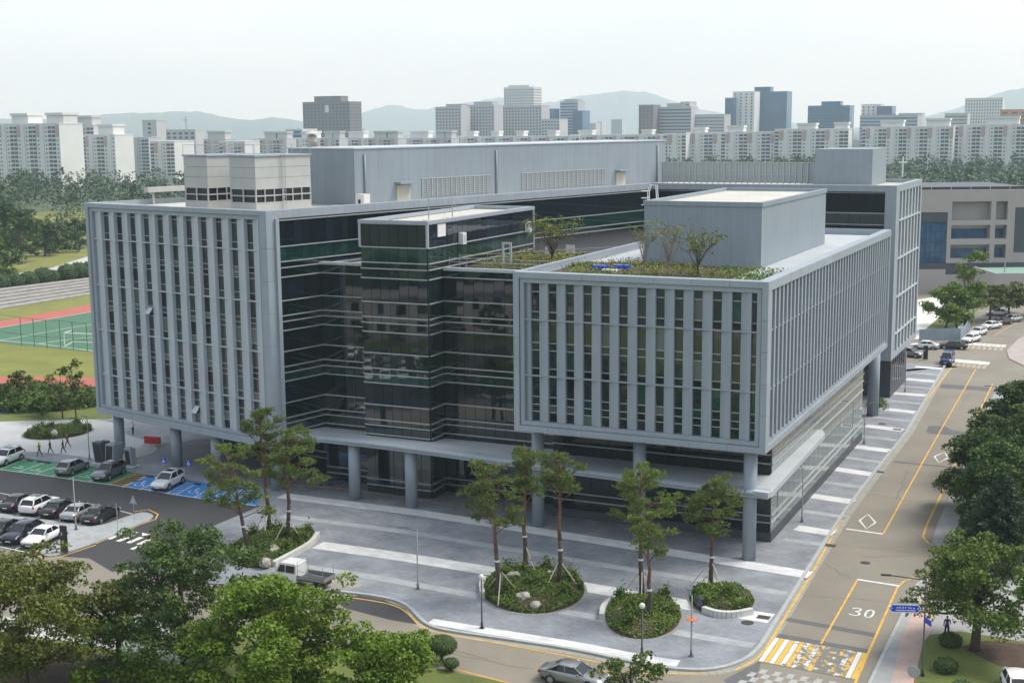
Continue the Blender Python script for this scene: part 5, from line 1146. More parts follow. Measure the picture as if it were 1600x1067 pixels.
office(18, 'white office tower joined to a small blue one', wall=CWH, bay=5, wfrac=.3); office(19, 'small blue glass block beside the white office tower', wall=CBL, bands=True, tall=False); office(20, 'low stepped offices below the white and blue pair', wall=CGR, win=CBL, bands=True, tall=False)
office(21, 'low pale block left of the wide white office', wall=CWG, bands=True, hfrac=.3, tall=False); office(22, 'wide white office block with a roof antenna', wall=CWH, bay=3, wfrac=.4, tall=False); office(23, 'orange brick block at the right edge of the skyline', wall=CORG, bay=9, wfrac=.6, tall=False)
office(24, 'white block with a bright blue front panel on the skyline', wall=CWH, win=CBL, bands=True, hfrac=.8, tall=False); office(25, 'grey church tower on the left skyline', wall=CWG, bay=9, wfrac=.2, dep=12); office(26, 'faint pale high-rise far off beside the slim tower', wall=CWG); office(27, 'faint pale twin high-rise below the highest hill', wall=CWG); office(28, 'faint thin high-rise with a water tower beside it', wall=CWG)
office(29, 'pale stepped office right of the low stepped offices', wall=CWG, tall=False); office(30, 'low grey church hall right of the church tower', wall=CWG, bay=6, dep=12, tall=False)
def cross(p, h, w, label, m_):
    t = empty('rooftop_cross', p); tag(t, label, 'cross')
    MB().tube([p, (p[0], p[1], p[2]+h)], .035*h, 6).build('upright', m_, t); MB().tube([(p[0]-w/2, p[1], p[2]+h*.72), (p[0]+w/2, p[1], p[2]+h*.72)], .03*h, 6).build('crossbar', m_, t)
cross((-281.91, 1178.0, 36.65), 13, 6, 'thin dark cross on the church roof on the left skyline', CGR)
cp = (-3.17, 30.34)
cross((*FR.w(cp[0], 88), cp[1]), 2.9, 1.2, 'small white cross rising behind the rear roof corner', WHITE)
# low blocks filling the middle distance
rng = np.random.default_rng(77)
mb = MB()
for i in range(240):
    x = rng.uniform(-1500, 1700); y = rng.uniform(1250, 3200); h = rng.uniform(6, 20); w = rng.uniform(14, 40); mb.m = int(rng.integers(3)); mb.box(Frame((x, y), 25.13*rng.integers(0, 2)), -w/2, w/2, 0, 18, -1, h)
o = mb.build('far_town', [CWH, CWG, CGR]); tag(o, 'haze covered mass of low far town roofs', 'town', None, 'stuff')

# hills
HILL = mat('forested_hill', (.05, .075, .055), .95, var=.25, vscale=.004)
def ridge(label, pts, D, dep, seed):
    rng = np.random.default_rng(seed); pts = smoothpts(pts, 2); n = len(pts); K = 9; vs = []; fs = []
    for (x, z) in pts:
        for k in range(K):
            q = k/(K-1)*2-1; h = max(0, z)*(1-abs(q)**1.25); h *= 1+(.10*rng.normal() if 0 < abs(q) < 1 else .015*rng.normal())
            vs.append((x*(1+q*dep/D*.3), D+q*dep+rng.normal()*30*(abs(q) > .1), h-2))
    for i in range(n-1):
        for k in range(K-1): fs.append((i*K+k, i*K+k+1, (i+1)*K+k+1, (i+1)*K+k))
    mb = MB(); mb._add(vs, [f[::-1] for f in fs]); o = mb.build('hills', HILL, None, True); struct(o)
ridge('', [(-3562.38, 63.03), (-2913.28, 97.51), (-2708.46, 109.09), (-2505.05, 100.56), (-2300.76, 105.44), (-2197.85, 121.28), (-2095.57, 127.06), (-1942.56, 129.04), (-1789.56, 131.02), (-1646.61, 136.44), (-1569.54, 112.3), (-1417.6, 87.47), (-1349.6, 86.86), (-1246.98, 102.71), (-1111.83, 78.02), (-976.53, 53.3), (-806.67, 41.7)], 7200, 1200, 1)
ridge('', [(-1408.47, 50.4), (-1140.13, 109.36), (-961.12, 164.63), (-805.01, 202.54), (-650.79, 157.48), (-508.55, 173.69), (-295.21, 206.71), (-139.79, 231.5), (-28.96, 239.22), (147.96, 198.39), (289.83, 201.49), (458.32, 243.59), (635.47, 259.43), (812.51, 279.62), (945.38, 269.73), (1123.11, 207.13), (1345.59, 144.0), (1523.76, 103.03), (1746.17, 83.52), (2058.52, 28.11)], 9400, 1400, 2)
ridge('', [(2315.87, 40.58), (2553.03, 69.8), (2749.56, 114.98), (2905.37, 176.05), (3061.2, 229.19), (3179.18, 243.7), (3415.82, 257.14), (3815.58, 191.31), (4382.1, 29.91)], 8400, 1200, 3)
# ---------------- haze: the closed box of pale air round everything
hz_ = bpy.data.materials.new('pale_air'); hz_.use_nodes = True; n, l = nod(hz_); n.remove(n['Principled BSDF'])
pv = n.new('ShaderNodeVolumePrincipled'); pv.inputs['Color'].default_value = (.68, .86, 1, 1); pv.inputs['Absorption Color'].default_value = (1, 1, 1, 1); pv.inputs['Density'].default_value = 1.5e-4; pv.inputs['Anisotropy'].default_value = .1
l.new(pv.outputs[0], n['Material Output'].inputs['Volume'])
mb = MB(); mb.box(FW, -9700, 9700, -700, 12200, -2.5, 345); o = mb.build('haze', hz_); o['kind'] = 'stuff'; o['label'] = 'pale blue haze hanging over the far town'


# ================================================================= vehicles
def paint(name, c, metal=.3, rough=.28):
    m_ = mat(name, c, rough, metal); b = m_.node_tree.nodes['Principled BSDF']; b.inputs['Coat Weight'].default_value = .6; b.inputs['Coat Roughness'].default_value = .06; return m_
CP = {'white': paint('white_car_paint', (.70, .71, .71), 0), 'black': paint('black_car_paint', (.012, .012, .014), 0), 'silver': paint('silver_car_paint', (.42, .44, .45), .6), 'grey': paint('grey_car_paint', (.16, .17, .18), .6),
      'dark': paint('charcoal_car_paint', (.035, .037, .042), .4), 'navy': paint('navy_car_paint', (.015, .018, .035), .3), 'blue': paint('blue_car_paint', (.025, .035, .14), .3), 'tan': paint('light_grey_car_paint', (.27, .28, .28), .5)}
CGL = mat('car_glass', (.012, .014, .016), .05, ior=1.55); TYR = mat('tyre_rubber', (.015, .015, .015), .85); RIM = mat('alloy_rim', (.40, .40, .40), .35, .7)
HLT = mat('headlight_lens', (.65, .67, .68), .1); TLT = mat('red_tail_light', (.35, .012, .012), .2); PLT = mat('number_plate', (.62, .64, .60), .5); TRIM = mat('black_plastic_trim', (.02, .02, .021), .6)
_vm = {}
def vmesh(key, mb, mats, smooth=False):
    me = bpy.data.meshes.new(key[1]); me.from_pydata(mb.v, [], mb.f)
    for m_ in mats: me.materials.append(m_)
    me.polygons.foreach_set('material_index', mb.mi)
    if smooth: me.polygons.foreach_set('use_smooth', [True]*len(mb.f))
    me.update(); _vm[key] = me; return me
# kind: length, half width, hood/deck heights by station, greenhouse (rear base, rear roof, front roof, front base), roof height, wheel radius, axles
KINDS = {'sedan': dict(l=4.8, w=.92, st=[(-2.4, .55, .84), (-2.33, .40, .93), (-1.75, .30, .99), (-.9, .26, .97), (.85, .26, .96), (1.0, .26, .95), (1.9, .28, .82), (2.25, .34, .72), (2.4, .45, .58)], gh=(-1.72, -.92, .25, 1.08), belt=.95, h=1.45, wr=.33, ax=(-1.4, 1.42)),
         'suv': dict(l=4.75, w=.95, st=[(-2.37, .55, 1.02), (-2.3, .42, 1.10), (-1.9, .36, 1.13), (-.9, .30, 1.10), (.85, .30, 1.08), (1.05, .30, 1.06), (1.9, .34, .98), (2.25, .40, .88), (2.37, .5, .70)], gh=(-2.22, -1.75, .25, 1.1), belt=1.07, h=1.70, wr=.37, ax=(-1.4, 1.42)),
         'hatch': dict(l=4.6, w=.94, st=[(-2.3, .5, .95), (-2.23, .40, 1.02), (-1.8, .32, 1.05), (-.9, .28, 1.02), (.95, .28, 1.0), (1.15, .28, .98), (1.9, .32, .88), (2.2, .38, .78), (2.3, .48, .62)], gh=(-2.1, -1.45, .30, 1.25), belt=1.0, h=1.58, wr=.37, ax=(-1.45, 1.48)),
         'van': dict(l=4.9, w=.92, st=[(-2.45, .5, 1.15), (-2.4, .40, 1.20), (-1.9, .34, 1.2), (-.9, .30, 1.2), (1.0, .30, 1.18), (1.5, .30, 1.15), (2.1, .34, 1.05), (2.38, .40, .9), (2.45, .5, .7)], gh=(-2.38, -2.2, 1.0, 1.75), belt=1.15, h=1.95, wr=.34, ax=(-1.5, 1.6))}
def car(kind, col_, pos, hd, label, group=None, name=None, detail=True):
    K = KINDS[kind]; w, l_, h, bz = K['w'], K['l'], K['h'], K['belt']
    nm = name or {'sedan': 'sedan_car', 'suv': 'suv_car', 'hatch': 'hatchback_car', 'van': 'minivan'}[kind]
    t = empty(nm, (pos[0], pos[1], pos[2] if len(pos) > 2 else .01), None, hd); tag(t, label, 'car', group)
    pm_ = CP[col_]
    def put(nm_, key, gen, mats, smooth=False, par=t, loc=(0, 0, 0), colour=False):
        k_ = (kind, key); me = _vm.get(k_)
        if me is None: mb = MB(); gen(mb); me = vmesh(k_, mb, mats, smooth)
        o = bpy.data.objects.new(nm_, me); o.location = loc; link(o, par)
        if colour: o.material_slots[0].link = 'OBJECT'; o.material_slots[0].material = pm_
        return o
    def body(mb):
        rings = []
        for i, (x, zb, zt) in enumerate(K['st']):
            e = abs(x)/(l_/2); hw = w*(1-.16*max(0, (e-.72)/.28)**1.6)
            r = [(hw*.90, zb), (hw*.985, zb+.12), (hw, zb+(zt-zb)*.5), (hw*.975, zt-.10), (hw*.90, zt-.02), (hw*.45, zt+.015)]
            rings.append([(x, y, z) for y, z in r]+[(x, -y, z) for y, z in r[::-1]])
        n = len(rings[0]); vs = [v for rg in rings for v in rg]; fs = []
        for i in range(len(rings)-1):
            for k in range(n): fs.append((i*n+k, i*n+(k+1) % n, (i+1)*n+(k+1) % n, (i+1)*n+k))
        fs += [tuple(range(n-1, -1, -1)), tuple(range((len(rings)-1)*n, len(rings)*n))]; mb._add(vs, [f[::-1] for f in fs])
    put('body', 'body', body, [CP['white']], True, colour=True)
    g0, g1, g2, g3 = K['gh']; by, ty = w*.90, w*.68; zb_ = bz-.06
    Bq = {'rb': (g0, by*.94), 'rt': (g1, ty), 'ft': (g2, ty), 'fb': (g3, by*.96)}
    def side(sg):
        def f(mb):
            a, b, c, d = (g0, sg*by*.97, zb_), (g1, sg*ty, h-.05), (g2, sg*ty, h-.05), (g3, sg*by*.97, zb_)
            mb.quad(*((a, d, c, b) if sg > 0 else (a, b, c, d))); mb.quad(*[(v[0], v[1]-sg*.04, v[2]) for v in ((a, b, c, d) if sg > 0 else (a, d, c, b))])
        return f
    put('side_window', 'sideL', side(1), [CGL]); put('side_window', 'sideR', side(-1), [CGL])
    put('windscreen', 'ws', lambda mb: mb.quad((g3, -by*.97, zb_), (g3, by*.97, zb_), (g2, ty, h-.05), (g2, -ty, h-.05)), [CGL])
    put('rear_window', 'rw', lambda mb: mb.quad((g0, by*.97, zb_), (g0, -by*.97, zb_), (g1, -ty, h-.05), (g1, ty, h-.05)), [CGL])
    def roof(mb):
        xs = [g1-.12, g1+.1, (g1+g2)/2, g2-.1, g2+.12]; zs = [h-.10, h-.03, h+.005, h-.02, h-.10]
        vs = []
        for x, z in zip(xs, zs): vs += [(x, ty+.035, z-.05), (x, ty*.85, z), (x, 0, z+.03), (x, -ty*.85, z), (x, -ty-.035, z-.05)]
        mb._add(vs, [(i*5+k, (i+1)*5+k, (i+1)*5+k+1, i*5+k+1) for i in range(4) for k in range(4)]); mb.f[-16:] = [f[::-1] for f in mb.f[-16:]]
        for sg in (1, -1):
            mb.tube([(g3+.05, sg*by*.97, zb_), (g2+.02, sg*(ty+.01), h-.07)], .045, 5); mb.tube([(g0-.03, sg*by*.97, zb_), (g1-.02, sg*(ty+.01), h-.07)], [.09, .06], 5)
            mb.tube([(g1, sg*(ty+.015), h-.07), (g2, sg*(ty+.015), h-.07)], .04, 5); m_ = (g0+g3)/2-.05; mb.tube([(m_, sg*by*.985, zb_), (m_-.05, sg*(ty+.02), h-.07)], .035, 5)
    put('roof', 'roof', roof, [CP['white']], True, colour=True)
    for x in K['ax']:
        for sg in (1, -1):
            wr = K['wr']; yy = sg*(w-.10)
            tyre = put('wheel', 'tyre', lambda mb: (mb.tube([(0, -.12, 0), (0, -.10, 0), (0, .10, 0), (0, .12, 0)], [wr*.9, wr, wr, wr*.9], 18)), [TYR], False, t, (x, yy, wr))
            put('rim', 'rim', lambda mb: mb.tube([(0, -.128, 0), (0, .128, 0)], wr*.66, 10), [RIM], False, tyre)
    for x in K['ax']:
        for sg in (1, -1): put('wheel_arch', 'arch%d' % sg, lambda mb: mb.tube([(0, sg*(w-.32), K['wr']+.02), (0, sg*(w*.995), K['wr']+.02)], K['wr']*1.16, 18), [TRIM], False, t, (x, 0, 0))
    put('sill_trim', 'sill', lambda mb: mb.box(FW, -l_/2+.25, l_/2-.25, -w*.93, w*.93, .20, .34), [TRIM])
    if detail:
        zl = K['st'][-2][2]-.10; zr_ = K['st'][1][2]-.13; e = l_/2
        for sg in (1, -1):
            put('headlight', 'hl%d' % sg, lambda mb, sg=sg: mb.box(FW, e-.34, e-.10, min(sg*w*.52, sg*w*.90), max(sg*w*.52, sg*w*.90), zl-.06, zl+.07), [HLT])
            put('tail_light', 'tl%d' % sg, lambda mb, sg=sg: mb.box(FW, -e+.02, -e+.22, min(sg*w*.55, sg*w*.93), max(sg*w*.55, sg*w*.93), zr_-.10, zr_+.04), [TLT])
            put('mirror', 'mi%d' % sg, lambda mb, sg=sg: mb.box(FW, g3-.45, g3-.30, min(sg*w*.95, sg*(w+.16)), max(sg*w*.95, sg*(w+.16)), bz-.02, bz+.12), [CP['white']], colour=True)
        put('grille', 'gr', lambda mb: mb.box(FW, e-.12, e-.02, -w*.45, w*.45, zl-.24, zl-.06), [TRIM]); put('number_plate', 'np', lambda mb: mb.box(FW, -e-.01, -e+.06, -.26, .26, zr_-.30, zr_-.18), [PLT]); put('number_plate', 'npf', lambda mb: mb.box(FW, e-.06, e+.015, -.26, .26, zl-.36, zl-.25), [PLT])
        if kind in ('suv',): put('roof_rails', 'rr', lambda mb: [mb.tube([(g1, s*ty*.95, h+.06), (g2-.1, s*ty*.95, h+.06)], .025, 5) for s in (1, -1)], [TRIM]); put('sunroof', 'sr', lambda mb: mb.box(FW, (g1+g2)/2-.1, g2-.25, -.4, .4, h+.0, h+.045), [CGL])
    return t
hdA = math.atan2(fd.y, fd.x)
def bayc(px, off=1.27, dep=.5): v = Vector(px)+fu*off+fd*dep; return (v.x, v.y)
GE = 'cars parked in the lots before the left wing'
fdn = fd.normalized()
car('suv', 'white', bayc((-60.44, 149.05), 1.1, .55), hdA+math.pi, 'white SUV cut by the left edge, nose toward the lane, beside the green bays', GE)
car('hatch', 'tan', bayc((-51.42, 144.75)), hdA, 'light grey angular hatchback parked tail out in the green bays', GE)
car('suv', 'grey', bayc((-46.56, 142.41), 1.2), hdA+math.pi, 'dark grey crossover parked nose out beside the ochre hatching', GE)
s_ = f0-fu*3.63; c_ = s_+fu*1.15+fd*.5; car('suv', 'white', (c_.x, c_.y), hdA+math.pi, 'white SUV with sunroof parked nose out in the blue disabled bays', GE)
for px, k_, cc, lb in (((-52.38, 130.75), 'sedan', 'dark', 'charcoal car leftmost in view in the middle parked row'), ((-49.83, 129.43), 'suv', 'white', 'white SUV seen from behind in the middle parked row'), ((-47.44, 128.47), 'sedan', 'black', 'black sedan between a white SUV and a silver sedan'), ((-44.97, 127.09), 'sedan', 'silver', 'silver sedan behind the camera pole in the middle parked row'), ((-42.59, 126.05), 'sedan', 'black', 'black sedan with red tail lights at the end of the middle row')):
    v = Vector(px)+fu*1.3+fdn*2.35; car(k_, cc, (v.x, v.y), hdA, lb, GE)
v0 = Vector((-43.23, 120.37))-fu*.95
for k_, kd, cc, lb in ((0, 'sedan', 'white', 'white sedan with a roof window parked beside the black pylon'), (1, 'hatch', 'navy', 'navy hatchback parked next to the white sedan'), (2, 'sedan', 'black', 'black sedan cut by the left edge in the nearest parked row')):
    v = v0-fu*2.55*k_; car(kd, cc, (v.x, v.y), hdA+math.pi, lb, GE)
hx = -FR.rz
car('sedan', 'tan', (4.08, 87.56), math.atan2(-.45, .89), 'silver grey sedan driving along the front road behind a small tree', None)
car('hatch', 'white', (33.68, 84.41), rad(-100), 'white car cut by the lower right corner on the lawn edge', None)
car('sedan', 'white', (-28.05, 96.3), rad(-28), 'white sedan glimpsed under the dark tree beside the footpath', None)
GF = 'cars around the far street corner'
ea = math.atan2(FR.ex[1], FR.ex[0]); ya = math.atan2(FR.ey[1], FR.ey[0])
car('sedan', 'white', (70.22, 224.53), ea+math.pi+.15, 'white sedan before the yard fence beside the wing end', GF); car('sedan', 'black', (75.04, 224.26), ea+math.pi+.1, 'black sedan turning at the far street corner', GF)
car('hatch', 'tan', (65.51, 217.07), ea-.3, 'grey car half hidden by the rear block', GF); car('van', 'blue', (69.53, 210.23), ya+math.pi, 'blue minivan at the head of the street', GF)
for px, cc, lb, a in (((80.55, 231.49), 'white', 'nearest white sedan in the far parked line', .35), ((84.36, 238.93), 'white', 'second white car in the far parked line', .3), ((89.33, 246.39), 'white', 'third white sedan in the far parked line', .55), ((93.32, 251.45), 'dark', 'dark car behind the third white sedan far off', .6), ((96.32, 254.64), 'silver', 'silver car at the far end of the parked line', .6), ((96.79, 263.45), 'white', 'white car under the olive trees far off', 1.4)):
    car('sedan', cc, px, ya+math.pi-a, lb, GF)
GL_ = 'cars behind the clipped round trees'
for px, lb in (((-117.01, 338.0), 'white car seen between clipped round trees above the stands'), ((-115.63, 342.19), 'second white car between the round trees closer to the building'), ((-123.21, 324.87), 'white car glimpsed behind the leftmost round trees')):
    car('hatch', 'white', px, rad(15), lb, GL_, detail=False)
# pickup truck with flat bed
TK = empty('pickup_truck', (-17.73, 107.75, 0.12), None, math.atan2(.42, -.9)); tag(TK, 'white crew cab truck with an open flat bed parked by the kerb', 'truck')
def tpart(nm_, mb, m_, smooth=False, par=TK):
    me = bpy.data.meshes.new(nm_); me.from_pydata(mb.v, [], mb.f); me.materials.append(m_); o = bpy.data.objects.new(nm_, me); return link(o, par)
mb = MB(); pr = [(2.55, .45), (2.55, 1.15), (2.25, 1.25), (1.85, 1.95), (1.7, 2.0), (.25, 2.0), (.15, 1.9), (.15, .45)]
n = len(pr); vs = [(x, s*(.86 if z < 1.3 else .76), z) for s in (1, -1) for x, z in pr]; mb._add(vs, [tuple(range(n))[::-1], tuple(range(n, 2*n))]+[(i, (i+1) % n, n+(i+1) % n, n+i) for i in range(n)]); tpart('cab', mb, CP['white'])
for s in (1, -1):
    mb = MB(); y0 = s*.845
    for a, b in ((1.25, 2.05), (.3, 1.15)):
        q = [(a, s*.865, 1.22), (b, s*.865, 1.22), (b-(.32 if b > 2 else 0), s*.79, 1.82), (a, s*.79, 1.82)]; mb.quad(*(q if s < 0 else q[::-1]))
    tpart('side_window', mb, CGL)
mb = MB(); mb.quad((2.27, -.72, 1.27), (2.27, .72, 1.27), (1.9, .66, 1.88), (1.9, -.66, 1.88)); tpart('windscreen', mb, CGL)
mb = MB(); mb.box(FW, -2.6, .1, -.85, .85, .72, .80); tpart('flat_bed', mb, DARK)
for nm_, b_ in (('side_board', (-2.6, .1, .82, .87, .80, 1.12)), ('side_board', (-2.6, .1, -.87, -.82, .80, 1.12)), ('tail_board', (-2.65, -2.6, -.87, .87, .80, 1.12))):
    mb = MB(); mb.box(FW, *b_); tpart(nm_, mb, CP['tan'])
mb = MB(); mb.tube([(.0, -.8, .8), (.0, -.8, 2.2), (.0, .8, 2.2), (.0, .8, .8)], .03, 6); mb.tube([(-2.5, -.8, .8), (-2.5, -.8, 2.0), (-2.5, .8, 2.0), (-2.5, .8, .8)], .03, 6); mb.tube([(0, .8, 1.5), (-2.5, .8, 1.3)], .025, 5); tpart('bar_frame', mb, STEEL)
for x in (1.75, -1.7):
    for s in (1, -1):
        mb = MB(); mb.tube([(x, s*.74-.1, .34), (x, s*.74+.1, .34)], .34, 16); tpart('wheel', mb, TYR)
mb = MB(); mb.box(FW, -2.6, 2.4, -.35, .35, .45, .72); tpart('chassis', mb, TRIM)
for s in (1, -1):
    mb = MB(); mb.box(FW, 2.5, 2.57, min(s*.5, s*.8), max(s*.5, s*.8), .78, .98); tpart('headlight', mb, HLT); mb = MB(); mb.box(FW, -2.68, -2.65, min(s*.6, s*.8), max(s*.6, s*.8), .62, .74); tpart('tail_light', mb, TLT)

# ================================================================= people
SKIN = mat('skin', (.45, .28, .20), .6); HAIR = mat('dark_hair', (.015, .012, .01), .6)
def person(pos, hd, label, top, legs, stride=.3, arm=.25, vest=None, shoe=(.02, .02, .02), z=.125):
    mt, ml, ms = mat('shirt', top, .8), mat('trousers', legs, .8), mat('shoes', shoe, .7)
    s = stride
    V_ = [(0, 0, .95), (0, 0, 1.15), (0, 0, 1.38), (0, 0, 1.50), (.02, 0, 1.62), (.02, 0, 1.74),
          (0, .10, .90), (s*.45, .10, .50), (s*.7, .10, .09), (s*.7+.17, .10, .04), (0, -.10, .90), (-s*.25, -.10, .50), (-s*.95, -.10, .12), (-s*.95+.15, -.10, .04),
          (0, .19, 1.40), (-arm*.5, .24, 1.14), (-arm*.4+.1, .24, .90), (0, -.19, 1.40), (arm*.4, -.24, 1.14), (arm*.9+.06, -.24, .95)]
    Rr = [.135, .125, .145, .055, .085, .075, .10, .072, .05, .04, .10, .072, .05, .04, .06, .046, .036, .06, .046, .036]
    E_ = [(0, 1), (1, 2), (2, 3), (3, 4), (4, 5), (0, 6), (6, 7), (7, 8), (8, 9), (0, 10), (10, 11), (11, 12), (12, 13), (2, 14), (14, 15), (15, 16), (2, 17), (17, 18), (18, 19)]
    me = bpy.data.meshes.new('p'); me.from_pydata(V_, E_, []); o = bpy.data.objects.new('p', me); COL.objects.link(o)
    md = o.modifiers.new('s', 'SKIN'); md.use_smooth_shade = True; sb = o.modifiers.new('u', 'SUBSURF'); sb.levels = 1
    for i, r in enumerate(Rr): me.skin_vertices[0].data[i].radius = (r, r*.8 if i < 3 else r)
    me.skin_vertices[0].data[0].use_root = True
    dg = bpy.context.evaluated_depsgraph_get(); nm_ = bpy.data.meshes.new_from_object(o.evaluated_get(dg)); bpy.data.objects.remove(o)
    nm_.materials.clear()
    for m_ in (mt, ml, ms, SKIN, HAIR): nm_.materials.append(m_)
    for p in nm_.polygons:
        c = p.center; far_ = abs(c.y) > .17
        p.material_index = 2 if c.z < .12 else 4 if c.z > 1.70 or (c.z > 1.58 and c.x < .0) else 3 if c.z > 1.46 else 3 if (far_ and c.z < .99) else 1 if c.z < .98 else 0
    o = bpy.data.objects.new('person', nm_); o.location = (pos[0], pos[1], z); o.rotation_euler[2] = hd; link(o); tag(o, label, 'person')
    if vest: 
        k = MB(); k.tube([(0, 0, 1.02), (0, 0, 1.2), (0, 0, 1.42)], [.175, .17, .20], 12); k2 = bpy.data.meshes.new('vest'); k2.from_pydata([(v[0], v[1]*1.15, v[2]) for v in k.v], [], k.f); k2.materials.append(mat('yellow_vest', vest, .7)); obj('vest', k2, o)
    return o
person((-55.82, 153.52), rad(185), 'walker in a dark top with a yellow vest, nearest the green bays', (.03, .03, .035), (.02, .022, .03), .32, .3, (.45, .48, .03))
person((-54.95, 154.73), rad(185), 'walker all in black, second from the left of the four', (.014, .014, .016), (.02, .02, .025), .36, .3, shoe=(.5, .5, .5))
person((-53.51, 154.99), rad(190), 'walker in dark clothes overlapping the one in red', (.02, .022, .028), (.016, .018, .022), .34, .25)
person((-53.93, 157.9), rad(180), 'walker in a dark red jacket and trousers', (.13, .02, .022), (.08, .018, .02), .38, .3)
person((-47.85, 164.48), rad(-120), 'person in a white shirt standing under the left wing', (.6, .6, .6), (.015, .015, .018), .05, .05)
person((32.19, 94.8), rad(80), 'walker in blue passing behind the dark round shrub', (.05, .07, .22), (.03, .04, .09), .25, .25)

# ================================================================= street furniture
DKP = mat('dark_painted_pole', (.04, .042, .045), .5, .3); LED = mat('lamp_lens', (.55, .56, .55), .3); GLOBE = mat('milky_globe', (.62, .61, .55), .3)
def hgt(b, t): return t
def lamp(base, h, label, arm=None, m_=POLE, z0=.12, group='street lamps', name='street_lamp', globe=False, camera_=False):
    t = empty(name, (base[0], base[1], z0)); tag(t, label, 'street lamp', group); b = (base[0], base[1])
    MB().tube([(*b, z0), (*b, z0+.5), (*b, z0+.52), (*b, h)], [.10, .10, .065, .05], 10).build('pole', m_, t, True); MB().tube([(*b, z0), (*b, z0+.06)], .2, 12).build('base_plate', m_, t)
    if arm:
        e = (b[0]+arm[0], b[1]+arm[1], h+.1); MB().tube([(*b, h-.08), e], .04, 8).build('arm', m_, t, True)
        d = Vector((arm[0], arm[1], 0)).normalized(); F_ = Frame((e[0], e[1]), -math.degrees(math.atan2(d.y, d.x))); hd_ = MB().box(F_, -.25, .45, -.12, .12, e[2]-.04, e[2]+.05).build('lamp_head', m_, t); MB().box(F_, -.18, .38, -.09, .09, e[2]-.06, e[2]-.042).build('lens', LED, t)
    if globe:
        bm = bmesh.new(); bmesh.ops.create_uvsphere(bm, u_segments=14, v_segments=10, radius=.22); me = bpy.data.meshes.new('globe'); bm.to_mesh(me); bm.free(); me.materials.append(GLOBE); me.polygons.foreach_set('use_smooth', [True]*len(me.polygons)); obj('globe', me, t, (0, 0, h-z0+.2))
    if camera_: MB().tube([(b[0], b[1], h*.62), (b[0]-.45, b[1], h*.62)], .03, 6).build('bracket', m_, t); MB().box(Frame(b, 0), -.7, -.4, -.09, .09, h*.62-.16, h*.62+.02).build('camera', DKP, t)
    return t
LP = [((-8.01, 106.49), 5.3), ((-2.5, 97.58), 4.01), ((9.22, 92.15), 3.62), ((12.74, 91.72), 4.71), ((56.07, 187.26), 5.95), ((42.09, 156.17), 5.04), ((27.82, 124.53), 5.39), ((62.64, 166.9), 4.77), ((47.26, 129.42), 5.23), ((28.26, 87.84), 7.15), ((-42.11, 124.17), 5.31), ((-49.48, 152.05), 5.08), ((2.15, 122.82), 8.7)]
lamp(*LP[0], 'slim grey lamp with one arm standing in the middle of the plaza', (-1.1, .2)); lamp(*LP[1], 'black lamp post with a white globe left of the large round bed', None, DKP, globe=True)
lamp(*LP[2], 'black lamp post in front of the bed with two pines', None, DKP, globe=True); t_ = lamp(*LP[3], 'light grey lamp post between the two right round beds', (-.1, 1.1))
MB().tube([(LP[3][0][0], LP[3][0][1], LP[3][1]*.62), (LP[3][0][0], LP[3][0][1], LP[3][1]*.62+.05)], .42, 16).build('orange_disc', mat('orange_sign', (.55, .16, .07), .6), t_)
lamp(*LP[4], 'street front lamp farthest up beside the rear block', (-.9, .3)); lamp(*LP[5], 'street front lamp half way along the glass front', (.9, -.3)); lamp(*LP[6], 'street front lamp nearest the plinth corner', (-.2, .9))
lamp(*LP[7], 'lamp across the street beside the dark conifer', (-2.0, .3)); lamp(*LP[8], 'lamp arm reaching out of the street trees over the road', (-2.6, .3))
t_ = lamp(*LP[9], 'dark lamp post carrying the blue street name sign', (-2.5, .6), DKP); lamp(*LP[10], 'grey pole with a camera at the end of the parking median', None, camera_=True); lamp(*LP[11], 'slim lamp post before the first column of the left wing', (-.4, .3))
# street name sign: blue double arrow plate with white lettering strokes
BLS = mat('blue_sign_face', (.012, .05, .50), .4); WHS = mat('white_sign_ink', (.80, .80, .82), .4)
sg = empty('street_name_sign', (*LP[9][0], 4)); tag(sg, 'blue double arrow street name sign fixed to the dark lamp post', 'sign')
FS = Frame(LP[9][0], 6); zc = 5.0
def signpoly(x0, x1, hh, y, inset=0): return [(x0+inset, zc), (x0+hh*.8, zc+hh-inset), (x1-hh*.8, zc+hh-inset), (x1-inset, zc), (x1-hh*.8, zc-hh+inset), (x0+hh*.8, zc-hh+inset)]
def plate(pts, y0, y1, nm_, m_, par):
    n = len(pts); vs = [(*FS.w(x, y), z) for y in (y0, y1) for x, z in pts]; mb = MB(); mb._add(vs, [tuple(range(n)), tuple(range(2*n-1, n-1, -1))]+[(i, n+i, n+(i+1) % n, (i+1) % n) for i in range(n)]); return mb.build(nm_, m_, par)
plate(signpoly(-2.45, -.25, .30, 0), -.03, .03, 'border', WHS, sg); plate(signpoly(-2.45, -.25, .30, 0, .06), -.036, -.031, 'face', BLS, sg)
mb = MB(); random.seed(9)
for i in range(7):
    x = -1.95+i*.19
    for a, b, c, d in random.sample([(0, .12, .13, .155), (0, .025, .02, .155), (.1, .125, .02, .155), (0, .12, .07, .095), (.05, .075, .02, .12), (0, .12, .02, .045)], 3): mb.box(FS, x+a, x+b, -.041, -.037, zc-.02+c, zc-.02+d)
for i in range(16): mb.box(FS, -1.98+i*.085, -1.925+i*.085, -.041, -.037, zc-.17, zc-.09)
for x in (-2.25, -.47): mb.box(FS, x-.06, x+.06, -.041, -.037, zc-.02, zc+.02); mb.box(FS, x-.05, x+.05, -.041, -.037, zc+.05, zc+.07)
mb.build('lettering', WHS, sg); MB().box(FS, -2.3, 0, -.02, .02, zc+.33, zc+.38).build('bracket', STEEL, sg)
